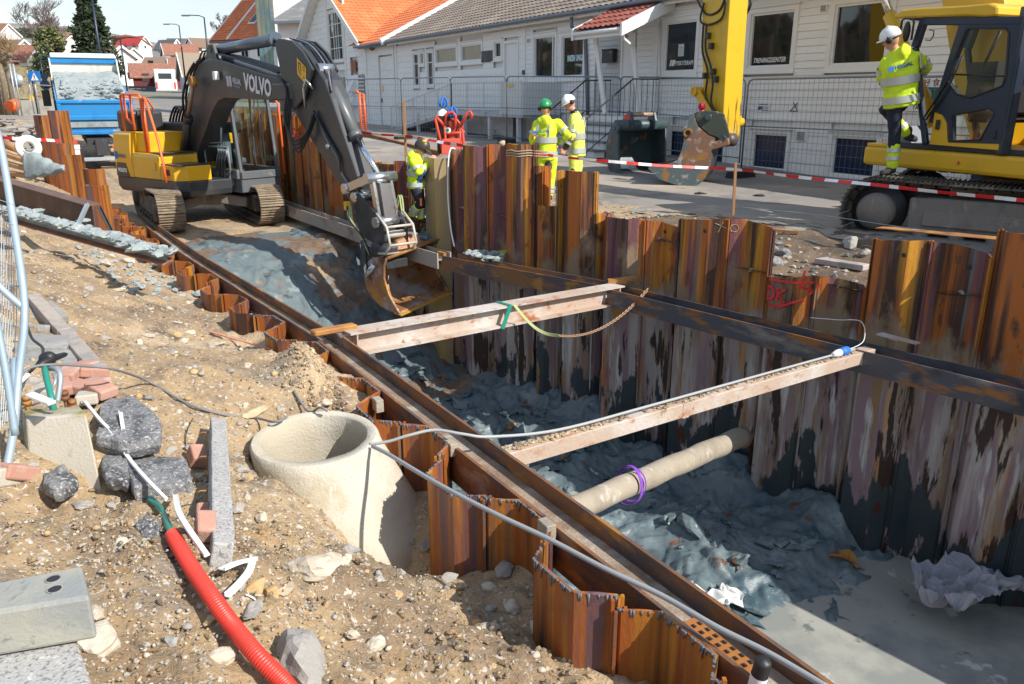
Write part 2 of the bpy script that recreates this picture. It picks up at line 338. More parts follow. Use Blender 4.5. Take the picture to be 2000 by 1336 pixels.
m_orange = M('orange_tube', (.80, .13, .025), .4)
m_red = M('red_plastic', (.66, .045, .028), .45, 0, [((.55, .06, .04), 5, .6, .7, I3)])
m_redp = M('red_paint', (.60, .06, .035), .45)
m_green = M('green_pipe', (.02, .22, .17), .4)
m_white = M('white_plastic', (.74, .74, .72), .45, 0, [((.5, .48, .44), 5, .6, .75, I3)])
m_blue = M('truck_blue', (.022, .22, .52), .35, 0, [((.015, .15, .42), 1.3, .5, .7, I3), ((.38, .37, .33), 1.3, .66, .72, I3)], coat=.2)
m_bedmud = M('dried_clay_coating', (.62, .62, .56), .8, 0, [((.10, .30, .50), 1.2, .70, .74, I3), ((.45, .46, .42), 2, .5, .7, I3)], (.3, 20))
m_claydry = M('dry_grey_clay', (.29, .33, .33), .85, 0, [((.20, .235, .24), 4, .5, .65, I3), ((.40, .42, .41), 8, .6, .7, I3)], (.8, 20))
m_siding = M('white_siding', (.80, .795, .78), .6, 0, [((.72, .71, .69), 1.1, .5, .7, (1, 1, 3)), ((.55, .53, .50), 5, .66, .78, (1, 1, .3))], (.1, 30), perobj=3)
m_trim = M('white_trim', (.76, .755, .74), .5)
m_sidfar = M('far_white_wall', (.74, .73, .70), .6)
m_greytrim = M('grey_gutter', (.16, .185, .22), .4, .3)
m_tile_b = M('brown_concrete_tiles', (.205, .165, .135), .85, 0, [((.28, .235, .19), 1.0, .48, .62, I3), ((.13, .11, .10), 4, .58, .7, I3)], (.3, 30))
m_tile_o = M('orange_clay_tiles', (.60, .165, .055), .75, 0, [((.68, .22, .08), 1.3, .48, .62, I3), ((.42, .11, .05), 5, .6, .7, I3)], (.3, 30))
m_tile_r = M('red_brown_tiles', (.24, .065, .045), .7, 0, [((.32, .10, .07), 3, .5, .65, I3)], (.3, 30))
m_tile_dk = M('dark_grey_tiles', (.10, .10, .105), .8)
m_tile_far = M('faded_red_tiles', (.25, .095, .06), .85, 0, [((.20, .10, .075), .8, .48, .62, I3), ((.30, .15, .10), 3, .5, .6, I3)])
m_barn = M('barn_red', (.13, .018, .020), .7)
m_brownroof = M('brown_roof', (.20, .13, .09), .85)
def glass(name, tint=(.02, .025, .03), refl=.6, layers=()):
    return M(name, tint, .06, 0, layers, spec=refl)
m_pane = M('window_pane', (.010, .012, .014), .03, 0, spec=.9)
m_panedk = M('window_pane_dark', (.012, .022, .035), .05, spec=.9)
m_paneb = M('basement_pane_blue', (.006, .022, .06), .2, spec=.5)
m_panecurt = M('curtained_pane', (.32, .29, .21), .12, 0, [((.22, .22, .18), 3, .5, .62, (6, 6, .5))], spec=.9)
m_cabglass = bpy.data.materials.new('cab_glass'); m_cabglass.use_nodes = True
_t = m_cabglass.node_tree; _t.nodes.clear(); _o = _t.nodes.new('ShaderNodeOutputMaterial'); _m = _t.nodes.new('ShaderNodeMixShader'); _a = _t.nodes.new('ShaderNodeBsdfTransparent'); _b = _t.nodes.new('ShaderNodeBsdfGlossy')
_a.inputs[0].default_value = (.93, .98, .96, 1); _b.inputs['Roughness'].default_value = .05; _m.inputs[0].default_value = .10
_t.links.new(_a.outputs[0], _m.inputs[1]); _t.links.new(_b.outputs[0], _m.inputs[2]); _t.links.new(_m.outputs[0], _o.inputs[0])
m_hivis = M('hivis_yellow', (.62, .80, .02), .7, 0, [((.50, .66, .03), 9, .5, .7, I3)], (.5, 14))
m_hivis2 = M('hivis_faded', (.68, .76, .12), .7, 0, [((.58, .64, .15), 9, .5, .7, I3)], (.5, 14))
m_refl = M('reflective_tape', (.50, .52, .50), .35, .3)
m_cloth = M('navy_cloth', (.012, .014, .028), .85, 0, [((.03, .032, .05), 9, .5, .7, I3)], (.3, 30))
m_camo = M('brown_sleeve', (.075, .055, .03), .85)
m_skin = M('skin', (.55, .28, .19), .55)
m_hair = M('dark_hair', (.03, .018, .012), .7)
m_helmW = M('white_helmet', (.78, .78, .76), .3)
m_helmG = M('green_helmet', (.02, .25, .09), .3)
m_hat = M('brown_visor', (.05, .038, .03), .4)
m_boot = M('boot_leather', (.035, .03, .028), .7, 0, [((.2, .17, .13), 7, .55, .7, I3)])
m_harn = M('blue_webbing', (.02, .16, .55), .6)
m_ora = M('orange_cloth', (.85, .16, .02), .6)
m_logo = M('logo_print', (.015, .09, .20), .6)
m_spray = M('red_spray_paint', (.75, .03, .03), .6)
m_purple = M('purple_strap', (.20, .06, .45), .5)
m_strapg = M('green_yellow_strap', (.34, .38, .17), .8)
m_tapew = M('tape_white', (.82, .82, .82), .5); m_taper = M('tape_red', (.65, .015, .02), .5)
m_tarp = M('grey_geotextile', (.31, .31, .345), .85, 0, [((.20, .20, .22), 2.6, .5, .65, I3), ((.14, .14, .14), 7, .66, .72, I3)], (.3, 60))
m_cable = M('grey_cable', (.17, .17, .175), .55)
m_bark = M('bark', (.16, .125, .09), .9, 0, [((.30, .26, .2), 6, .55, .7, I3)], (.5, 20))
m_twig = M('bare_twigs', (.17, .12, .10), .9)
m_twigb = M('birch_twigs', (.20, .15, .145), .9)
m_conif = M('conifer_needles', (.030, .050, .020), .85, 0, [((.055, .065, .035), 1.0, .5, .65, I3), ((.10, .085, .06), 1.4, .62, .7, I3)])
m_pine = M('pine_needles', (.17, .18, .07), .85, 0, [((.08, .11, .045), .8, .50, .62, I3), ((.22, .15, .08), 1.3, .6, .7, I3)])
m_forest = M('forest', (.035, .045, .025), .9, 0, [((.08, .055, .035), .05, .5, .62, I3)])
m_grass = M('dry_grass', (.26, .20, .10), .95, 0, [((.14, .17, .05), .3, .55, .65, I3), ((.33, .27, .17), 2, .55, .65, I3)], (.5, 8))
m_rope = M('rope', (.42, .34, .24), .9)
m_chain = M('chain_rust', (.36, .22, .13), .6, .2)
m_soil = M('dug_soil', (.155, .105, .065), .95, 0, [((.09, .065, .045), 1.4, .48, .62, I3), ((.24, .17, .11), 2.1, .56, .68, I3), ((.12, .13, .135), 5, .62, .70, I3), ((.36, .31, .25), 26, .62, .68, I3)], (.8, 40))
m_woodstake = M('stake_steel', (.33, .17, .08), .8)
# ================================================================ terrain
WNp = [(-12, 0.0), (0, 0.0), (5.3, -.33), (9, -.42), (20, -.42), (40, -.42)]      # trench edge, near side
WFp = [(-12, 5.88), (-3.9, 4.65), (.7, 3.95), (3.5, 3.1), (5, 2.93), (11, 2.72), (40, 2.6)]  # trench edge, far side
def WN(s): return ip(s, WNp)
def WF(s): return ip(s, WFp)
ZT = [(-12, -.78), (-4.4, -.80), (-3.2, -.92), (-2.0, -1.02), (-1.5, -.72), (-1.0, -.52), (-.4, -.62), (.6, -.70), (5, -.66), (9, -.74), (28, -.8), (33, -.3), (50, .3)]
def _ip(x, pts): return np.interp(x, [p[0] for p in pts], [p[1] for p in pts])
def zbank(s, t, detail=True):
    s = np.asarray(s, float); t = np.asarray(t, float)
    d = _ip(s, WNp)-.55-t
    g = np.interp(d, [-.3, 0, .4, .9, 1.6, 2.6], [1.02, 1, .86, .58, .25, 0])
    y = O2.y+A2.y*s+N2.y*t; x = O2.x+A2.x*s+N2.x*t
    top = .04+np.interp(y, [3, 12, 25, 50], [0, -.1, .05, .35])
    z = top-(top-_ip(s, ZT))*g
    z = z-.34*np.exp(-(((x+2.25)/.55)**2+((y-3.62)/.42)**2))          # dug hollow round the old footing
    z = z-.16*np.exp(-(((x+.35)/.5)**2+((y-2.75)/.4)**2))
    z = z+.10*np.exp(-(((x+.05)/.35)**2+((y-3.0)/.3)**2))+.09*np.exp(-(((x+.2)/.3)**2+((y-2.3)/.2)**2))
    z = z+.27*np.exp(-(((s+1.15)/.30)**2+((t+.72)/.20)**2))            # clod heaped on the pile tops
    if detail:
        rg = .55+.9*np.exp(-(((x+1.0)/1.6)**2+((y-2.9)/1.1)**2)); z = z+.14*fbm(x+40, y+11, .9, 3)+.075*fbm(x+3, y+71, 3.2, 4, .55)+rg*.050*fbm(x, y, 9, 5, .65, True)+rg*.016*fbm(x+9, y+5, 38, 3)
    z = z-.42*np.exp(-(((x+.74)/.34)**2+((y-4.33)/.30)**2))
    z = np.where(np.hypot(x+1.33, y-4.87) < .40, -1.75, z)         # the shaft inside the cone
    return z
def HB(x, y):
    s, t = st_of((x, y)); return float(zbank(np.array([s]), np.array([t]))[0])
def prog(a, b, d0, gr, dmax):
    out = [a]; d = d0
    while out[-1] < b: out.append(out[-1]+d); d = min(dmax, d*gr)
    return np.array(out)
s1 = prog(-8.2, 50, .022, 1.0042, .8)
d1 = prog(-.27, 14, .022, 1.010, .6)
S, Dd = np.meshgrid(s1, d1, indexing='ij'); Tt = np.interp(S, [p[0] for p in WNp], [p[1] for p in WNp])-.55-Dd
Zb = zbank(S, Tt); XX = O2.x+A2.x*S+N2.x*Tt; YY = O2.y+A2.y*S+N2.y*Tt
XX = XX+.012*fbm(S+5, Tt+8, 20, 2); YY = YY+.012*fbm(S+15, Tt+38, 20, 2)
struct(grid_mesh('dirt_bank', XX, YY, Zb, m_dirt))
# trench bottom
def zfloor(s, t, detail=True):
    s = np.asarray(s, float); t = np.asarray(t, float)
    x = O2.x+A2.x*s+N2.x*t; y = O2.y+A2.y*s+N2.y*t
    sh = s+.9*fbm(x+2, y+7, .5, 2)-.35*(t-1.5)
    z = np.interp(sh, [-12, -4.0, -3.1, 2.2, 3.2, 6.3, 7.6, 30, 33, 38, 50], [-3.16, -3.16, -2.93, -2.93, -2.75, -1.35, -.95, -.95, -.9, -.3, .3])
    amp = np.interp(s, [-12, -4.1, -2.9, 3, 6, 8, 10], [.0, .02, 1, 1, .8, .5, .15])
    wx = x+.25*fbm(x+3, y, 2.1, 2); wy = y+.25*fbm(x, y+9, 2.1, 2)
    z = z+amp*(.20*fbm(wx+4, wy+2, 1.2, 3)+.12*fbm(wx+14, wy+22, 2.3, 5, .52, True)+.045*np.abs(fbm(wx+1, wy+2, 7, 4, .6)))
    z = z+np.interp(_ip(s, WFp)+.45-t, [0, .3, .8, 1.2], [.32, .20, .05, 0])*np.interp(s, [-4, -2.5, 3, 6], [.0, 1, 1.4, .6])*(.6+.9*fbm(x+31, y+2, 1.1, 2))
    rut = np.interp(s, [8, 9, 33, 36], [0, 1, 1, 0]); z = z-rut*.06*(np.abs((t-.1)) < .28)-rut*.06*(np.abs(t-2.0) < .28)
    return z
def HF(s, t): return float(zfloor(np.array([s]), np.array([t]))[0])
def floor_mesh(name, sa, sb, d0, gr, dm, nt, mat):
    s2 = prog(sa, sb, d0, gr, dm); tt = np.linspace(0, 1, nt)
    S, T = np.meshgrid(s2, tt, indexing='ij'); wn = _ip(S, WNp)-.3; wf = _ip(S, WFp)+.48
    T = wn+(wf-wn)*T; Z = zfloor(S, T)
    return struct(grid_mesh(name, O2.x+A2.x*S+N2.x*T, O2.y+A2.y*S+N2.y*T, Z, mat))
floor_mesh('trench_floor', -8.5, 3.2, .03, 1.0, .03, 190, m_clay)
floor_mesh('excavated_slope', 3.2, 9.5, .035, 1.0, .04, 130, m_slope)
floor_mesh('haul_track', 9.5, 50, .08, 1.02, .5, 60, m_dirt)
g = MB(); ncl = 60
g.grid(lambda a, b: ST(-12+13*a, -.3+6.6*b, -2.985+.004*mnoise.noise(Vector((a*9, b*9, 0)))), 60, 60)
struct(g.build('sludge_pool', m_sludge))
# street
def zstreet(s, q, x, y, detail=True):
    z = np.interp(y, [8, 12, 17, 25, 44, 60, 95], [.0, .0, .03, .3, .3, .8, 1.8])
    z = z-np.interp(q, [0, .25, .9, 1.7, 2.4], [.22, .28, .22, .06, 0])*np.interp(s, [-3.2, -2.3, -.4, .2, 1.3], [.12, 1, 1, .25, .0])
    z = z-np.interp(q, [0, 1.0, 3, 4], [1.2, 1.2, .1, 0])*np.interp(s, [20, 22, 33, 36], [0, 1, 1, 0])
    if detail:
        rough = np.interp(q, [0, 1.4, 2.4, 5], [1, .9, .25, .12])
        z = z+rough*(.05*fbm(x, y, 1.7, 3)+.035*fbm(x+5, y+3, 6, 4, .6, True))
    return z
s3 = prog(-16, 50, .06, 1.004, .5); q3 = prog(0, 62, .035, 1.022, 1.5)
S, Q = np.meshgrid(s3, q3, indexing='ij'); T = _ip(S, WFp)+.5+Q
for nm_, sa_, sb_, mt_ in (('dug_soil', -16, 1.9, m_soil), ('gravel_verge', 1.9, 50, m_dirt)):
    s5 = s3[(s3 >= sa_-.1) & (s3 <= sb_+.1)]; q5 = prog(0, 4.2, .035, 1.01, .08); S5, Q5 = np.meshgrid(s5, q5, indexing='ij'); T5 = _ip(S5, WFp)+.5+Q5
    X5 = O2.x+A2.x*S5+N2.x*T5; Y5 = O2.y+A2.y*S5+N2.y*T5; Z5 = zstreet(S5, Q5, X5, Y5)+.03*fbm(X5, Y5, 4, 4, .6, True)-np.interp(Q5, [0, 2.6, 4.2], [.0, .01, .12])
    struct(grid_mesh(nm_, X5, Y5, Z5, mt_))
Q = Q+1.9+.55*fbm(S+50, S*0+3, .8, 4)+.12*fbm(S+9, Q*0, 5, 3); T = _ip(S, WFp)+.5+Q
XX = O2.x+A2.x*S+N2.x*T; YY = O2.y+A2.y*S+N2.y*T
struct(grid_mesh('street', XX, YY, zstreet(S, Q, XX, YY)+.004, m_street))
def HS(x, y):
    s, t = st_of((x, y)); q = t-WF(s)-.5
    return float(zstreet(np.array([s]), np.array([q]), np.array([x]), np.array([y]))[0])
# far country
def zfar(x, y):
    r = np.hypot(x, y); az = np.degrees(np.arctan2(x, y))
    z = np.interp(r, [40, 50, 60, 95, 150, 220, 300, 450, 700, 1600], [.22, .25, .7, 1.85, 3.6, 7, 13, 21, 25, 25])
    left = np.interp(az, [-34, -29.5, -27.5, -24], [1, 1, .5, 0])
    z = z+left*np.interp(r, [60, 72, 95, 110, 200], [0, .5, 2.6, 2.4, 0])
    z = z+np.interp(az, [-40, -27, -22, -15], [1, 1, .4, 0])*np.interp(r, [150, 300, 450, 800], [0, 2.5, 13, 14])
    return z+np.interp(r, [60, 300, 600], [0, 1.0, 3])*fbm(x, y, .02, 3)
a4 = np.radians(np.linspace(-56, 62, 170)); r4 = 54*np.exp(np.linspace(0, math.log(30), 150))
Aa, Rr = np.meshgrid(a4, r4, indexing='ij'); XX = Rr*np.sin(Aa); YY = Rr*np.cos(Aa)
struct(grid_mesh('hillside', XX, YY, zfar(XX, YY)-np.interp(Rr, [40, 58, 66], [.9, .25, 0]), m_fardirt))
def HZ(x, y): return float(zfar(np.array([x]), np.array([y]))[0])
# back ground so that side views have no hole
g = MB(); g.add([(-120, -30, -.35), (120, -30, -.35), (120, -.5, -.35), (-120, -.5, -.35)], [(0, 1, 2, 3)]); 
struct(g.build('ground', m_dirt))
# grass bank beyond the left end of the street
def patch(name, uv, z0, mat):
    pass

# loose stones and pebbles on the bank: nobody could count them
rnd = random.Random(5); peb = MB(); k = 0
while k < 2600:
    s = rnd.uniform(-7.6, 9) if rnd.random() < .8 else rnd.uniform(-7.6, -1); d = rnd.uniform(.02, 4.2)**1.0; t = WN(s)-.55-d
    p = ST(s, t); 
    if p.y < 1.5: continue
    dist = p.length; 
    if rnd.random() > min(1, 4.2/dist): continue
    r_ = rnd.choice([.005, .006, .008, .010, .013, .018])*rnd.uniform(.7, 1.2)*(1 if dist < 5 else 1.5)
    z = float(zbank(np.array([s]), np.array([t]))[0])
    peb.rock((p.x, p.y, z+r_*.15), (r_*rnd.uniform(.8, 1.5), r_, r_*rnd.uniform(.5, .8)), seed=k, ang=rnd.uniform(0, 6), sub=0, rough=.5, smooth=True, m=rnd.choice([0, 0, 0, 1, 2, 3])); k += 1
for k in range(5200):
    x = rnd.gauss(-1.55, .6); y = rnd.gauss(3.0, .7)
    if y < 1.8 or x > -.2: continue
    s, t = st_of((x, y)); r_ = rnd.uniform(.003, .009); z = float(zbank(np.array([s]), np.array([t]))[0])
    peb.rock((x, y, z+r_*.3), (r_*1.2, r_, r_*.8), seed=k, ang=k, sub=0, rough=.5, m=rnd.choice([0, 1, 1, 2, 3]))
o = peb.build('gravel', [m_dirt, m_stone_g, m_stone_p, m_stone_o], kind='stuff'); o['label'] = 'pebbles and small stones scattered over the sandy bank'
peb = MB()
for k in range(900):
    s = rnd.uniform(-3.5, 9); q = rnd.uniform(.05, 2.6)*rnd.uniform(.3, 1); p = ST(s, WF(s)+.5+q)
    r_ = rnd.uniform(.012, .045)
    peb.rock((p.x, p.y, HS(p.x, p.y)+r_*.2), (r_*1.3, r_, r_*.7), seed=k+9000, ang=rnd.uniform(0, 6), sub=0, m=rnd.choice([0, 1, 1, 2]))
o = peb.build('gravel', [m_dirt, m_stone_g, m_asph], kind='stuff'); o['label'] = 'broken stone and soil crumbs behind the tall rusty pile wall'
# clods of clay on the trench floor
cl = MB()
for k in range(260):
    s = rnd.uniform(-3.2, 5.2); t = rnd.uniform(.2, 1)**.6*WF(s); r_ = rnd.uniform(.03, .15)*rnd.uniform(.5, 1)
    p = ST(s, t, HF(s, t)); cl.rock((p.x, p.y, p.z+r_*.1), (r_*1.7, r_, r_*.6), seed=k+500, ang=rnd.uniform(0, 6), sub=1, rough=1.1, smooth=False, m=0 if rnd.random() < .94 else 1)
o = cl.build('clay_clods', [m_clay, m_rust], kind='stuff'); o['label'] = 'wet blue clay clods strewn over the trench bottom'
# soft blue clay sitting behind and on the near wale
cl = MB()
for k in range(330):
    s = rnd.uniform(1.0, 8); t = WN(s)-.05-rnd.uniform(.0, .5) if rnd.random() < .5 else WN(s)-rnd.uniform(.5, 1.5)
    if s < 3: t = WN(s)-.3*rnd.random()-.05
    r_ = rnd.uniform(.015, .05)*(1.6 if rnd.random() < .1 else 1); p = ST(s, t); z = max(float(zbank(np.array([s]), np.array([t]))[0]), -.72)
    cl.rock((p.x, p.y, z+r_*.2), (r_*1.4, r_, r_*.6), seed=k+1500, ang=rnd.uniform(0, 6), sub=1, rough=.9, smooth=False)
o = cl.build('clay_crumbs', [m_claydry], kind='stuff'); o['label'] = 'drying blue grey clay crumbs heaped along the near row of piles'

# the wooded slope across the road on the left, mirrored in the house windows
def wsl(a, b):
    y = -25+110*a; r_ = 26+34*b; x = -r_-.45*max(0, y)*1.0; return Vector((x, y, .1+9*b+1.2*mnoise.noise(Vector((x*.1, y*.1, 0)))))
g = MB(); g.grid(wsl, 50, 16); struct(g.build('wooded_slope', m_grass))
wd = MB(); rnw = random.Random(77)
for k in range(420):
    p = wsl(rnw.random(), rnw.random()**.8); r_ = rnw.uniform(.6, 2.0)
    for q in range(3): wd.rock(p+Vector((rnw.gauss(0, r_*.5), rnw.gauss(0, r_*.5), r_*.6)), (r_*.6, r_*.6, r_*.8), seed=k*3+q, sub=0, rough=.9)
    if k % 3 == 0: wd.bar(p, p+Vector((rnw.gauss(0, .5), rnw.gauss(0, .5), rnw.uniform(4, 8))), .12, m=1)
o = wd.build('undergrowth', [m_forest, m_twigb], kind='stuff'); o['label'] = 'brush and bare stems on the slope across from the house'
# ================================================================ sheet piling, wales and struts
def pile_profile(s0, s1, base, dep, lock=True):
    w_ = s1-s0; k = [(0, 0), (.03, 0), (.225, 1), (.5, 1.0), (.775, 1), (.97, 0), (1, 0)]
    return [(s0+w_*a, base(s0+w_*a)+dep*b) for a, b in k]
def make_pile(s0, s1, base, dep, ztop, zbot, mat, parent, jit=.0, th=.014, label=None, seed=0):
    pr = pile_profile(s0, s1, base, dep); rn = random.Random(seed*13+int(s0*100))
    # subdivide for an uneven torch-cut edge
    pts = []
    for a, b in zip(pr, pr[1:]):
        n = max(1, int(abs(b[0]-a[0])/.05)) if jit else 2
        for i in range(n): pts.append((a[0]+(b[0]-a[0])*i/n, a[1]+(b[1]-a[1])*i/n))
    pts.append(pr[-1]); g = MB(); zf = ztop if callable(ztop) else (lambda s: ztop)
    n = len(pts); vs = []
    for side in (-1, 1):
        for i, (s, t) in enumerate(pts):
            a = pts[max(0, i-1)]; b = pts[min(n-1, i+1)]; dx, dy = b[0]-a[0], b[1]-a[1]; l = math.hypot(dx, dy) or 1
            o = (-dy/l*th/2*side, dx/l*th/2*side); zt = zf(s)+rn.uniform(-jit, jit)
            vs.append(ST(s+o[0], t+o[1], zbot)); vs.append(ST(s+o[0], t+o[1], zt))
    fs = []
    for i in range(n-1):
        fs.append((2*i, 2*i+2, 2*i+3, 2*i+1)); b = 2*n; fs.append((b+2*i, b+2*i+1, b+2*i+3, b+2*i+2))
        fs.append((2*i+1, 2*i+3, b+2*i+3, b+2*i+1)); fs.append((2*i, b+2*i, b+2*i+2, 2*i+2))
    b = 2*n; fs += [(0, 1, b+1, b), (2*n-2, b+2*n-2, b+2*n-1, 2*n-1)]
    g.add(vs, fs)
    for e, sg in ((pts[0], 1), (pts[-1], -1)):            # interlock hooks
        for dt in (-.028, .028):
            zt = zf(e[0]+sg*.02)-.006
            g.bar(ST(e[0]+sg*.012, e[1]+dt*1.0, zbot+.02), ST(e[0]+sg*.012, e[1]+dt, zt), .022, .016)
    o = g.build('sheet_pile', mat, parent)
    if label: o['label'] = label
    return o, pts, zf
# --- far wall (tall, dark, on the street side)
far = thing('sheet_pile_wall', 'long tall rusty sheet pile wall between trench and street, tops cut at many heights', 'sheet pile wall', ST(0, 4.4, -3))
baseF = lambda s: WF(s)+.44
def lin(a, za, b, zb): return lambda s: za+(zb-za)*(s-a)/(b-a)
FARP = []
s = -9.3
while s < -3.6: FARP.append((s, s+.6, .61)); s += .6
s0 = s
FARP += [(s0, -3.3, .61), (-3.3, -2.75, lin(-3.3, .34, -2.75, .42)), (-2.75, -2.2, lin(-2.75, .43, -2.2, .38)), (-2.2, -1.65, lin(-2.2, -.15, -1.65, -.11)), (-1.65, -1.08, lin(-1.65, -.10, -1.08, -.2)),
         (-1.08, -.5, lin(-1.08, .31, -.5, .38)), (-.5, .21, lin(-.5, .38, .21, .30)), (.21, .74, lin(.21, .14, .74, .22)), (.74, 1.31, .225), (1.31, 1.5, .23), (1.5, 1.96, .78), (1.96, 2.14, .76), (2.14, 2.36, .27), (2.36, 2.52, .80),
         (2.52, 2.99, 1.09), (2.99, 3.4, 1.06), (3.4, 3.9, 1.03), (3.9, 4.37, .94), (4.37, 4.9, .80), (4.9, 5.35, -.28), (5.35, 5.71, -.25), (5.71, 6.3, .64), (6.3, 6.96, .58), (6.96, 7.6, .02), (7.6, 8.2, .04)]
s = 8.2
while s < 20: FARP.append((s, s+.6, 1.34+.05*math.sin(s*5))); s += .6
FARP = [q for q in FARP if q[1]-q[0] > .1]
m_palepile = M('pale_pile_steel', (.34, .25, .13), .65, .1, [((.42, .27, .07), .6, .5, .62, VS), ((.30, .29, .27), .5, .52, .64, VS), ((.16, .10, .05), 3, .62, .72, I3)], (.3, 30, (1, 1, .3)))
for i, (a, b, zt) in enumerate(FARP):
    dep = -.15 if i % 2 else .13
    mat = m_pile_far if b < 4.4 or b > 100 else m_pile_far
    pale = abs(a-4.37) < .01
    if pale: mat = m_palepile
    if pale: dep = -.22
    o, _, _ = make_pile(a, b, baseF, dep, zt, -3.3, mat, far, jit=.004, seed=i)
    if pale: o['label'] = 'pale ochre sheet pile beside the crouching harnessed worker'
# spray painted marks on the wall: OK with arrows
def spray(name, lines, s_c, z_c, t_of, parent, w_=.018, mat=m_spray):
    g = MB()
    for ln in lines:
        for (a, b), (c, d) in zip(ln, ln[1:]):
            n = max(1, int(math.hypot(c-a, d-b)/.04)); 
            for i in range(n):
                p = [(a+(c-a)*k/n, b+(d-b)*k/n) for k in (i, i+1)]
                q = [ST(s_c-x, t_of(s_c-x)-.012, z_c+z) for x, z in p]
                g.bar(q[0], q[1]+(q[1]-q[0])*.15, w_, .004, up=(N2.x, N2.y, 0))
    return g.build(name, mat, parent)
def surfF(s):
    for i, (a, b, zt) in enumerate(FARP):
        if a <= s < b:
            dep = -.15 if i % 2 else .13
            if abs(a-4.37) < .01: dep = -.22
            w_ = b-a; return baseF(s)+dep*ip((s-a)/w_, [(0, 0), (.03, 0), (.225, 1), (.775, 1), (.97, 0), (1, 0)])-.007
    return baseF(s)
def circ(cx, cy, rx, ry, n=12): return [(cx+rx*math.cos(6.2832*i/n), cy+ry*math.sin(6.2832*i/n)) for i in range(n+1)]
spray('spray_mark', [circ(-.12, 0, .07, .075), [(-.01, .08), (-.01, -.08)], [(.08, .07), (-.01, 0), (.08, -.08)], [(-.22, .14), (.3, .17), (.3, .08), (.22, .12)], [(-.22, -.13), (.02, -.14), (.25, -.02)], [(.24, .3), (.22, .12)], [(.35, .16), (.28, .04)]], -1.33, -.35, surfF, far, .026)
spray('spray_mark', [circ(0, 0, .07, .08), [(-.0, -.16), (-.0, -.35)], [(.1, -.16), (-.0, -.25), (.1, -.33)], [(-.05, -.45), (.12, -.5), (.02, -.56)]], 8.7, .55, surfF, far, .025)
spray('spray_mark', [[(-.5, .0), (.3, .02)], [(.1, .2), (.3, .02), (.12, -.2)], [(-.5, .08), (-.2, -.02)], [(.3, .3), (.34, -.3)]], 11.4, .85, surfF, far, .03)
spray('spray_mark', [circ(0, .15, .05, .08), circ(0, -.1, .06, .05)], 5.9, .12, surfF, far, .02, m_spray)
spray('chalk_mark', [[(-.06, .05), (.08, -.04)], [(0, .07), (-.03, -.05)], circ(.1, 0, .03, .045, 8)], -.45, .27, surfF, far, .008, m_stone_o)
g = MB()   # bolt holes burnt through the plates
for ss, zz in ((-1.62, -.22), (-.3, .22), (.55, .08), (-2.6, .28), (-3.05, .2), (-1.35, -.2)):
    p = ST(ss, surfF(ss)-.004, zz); nn = Vector((-N2.x, -N2.y, 0)); g.cyl(p, p+nn*.006, .022, 10)
g.build('bolt_hole', m_black, far)
# --- near wall (low, only the tops stand out of the bank)
near = thing('sheet_pile_wall', 'low zigzag row of rusty sheet pile tops along the sandy bank', 'sheet pile wall', ST(-2, -.4, -1))
baseN = lambda s: WN(s)-.41
s = -5.9; i = 0; slag = []
ztN = lambda s: ip(s, [(-6, -.43), (-1, -.45), (.6, -.47), (6, -.50), (14, -.50), (20, -.42)])
while s < 8.6:
    dep = .14 if i % 2 else -.15
    dz = random.Random(i).uniform(-.03, .03)
    if abs(s+1.4) < .2: dz = -.05
    o, pts, zf = make_pile(s, s+.6, baseN, dep, (lambda dz: lambda q: ztN(q)+dz)(dz), -1.8, m_pile, near, jit=.009, seed=i+77)
    if s < 1: slag.append((o, pts, zf))
    s += .6; i += 1
while s < 22:
    dep = .14 if i % 2 else -.15; make_pile(s, s+.6, baseN, dep, ztN(s)+random.Random(i).uniform(-.14, .05), -1.8, m_pile, near, jit=.01, seed=i+77); s += .6; i += 1
m_slag = M('burnt_slag', (.14, .16, .18), .6, .3)
for o, pts, zf in slag:       # grey slag dripping from the torch-cut edge
    g = MB(); rn = random.Random(int(pts[0][0]*50)+5)
    for (a, b), (c, d) in zip(pts, pts[1:]):
        for k in range(5):
            f = rn.random(); s, t = a+(c-a)*f, b+(d-b)*f; l = rn.choice([.008, .012, .02, .035])*(1 if rn.random() < .9 else 1.8)
            z = zf(s); sd_ = -.010
            g.tube([ST(s, t+sd_, z+.004), ST(s, t+sd_-.002, z-l)], [.007, .0025], 5)
    q = g.build('slag_fringe', m_slag, o); q['kind'] = 'stuff'
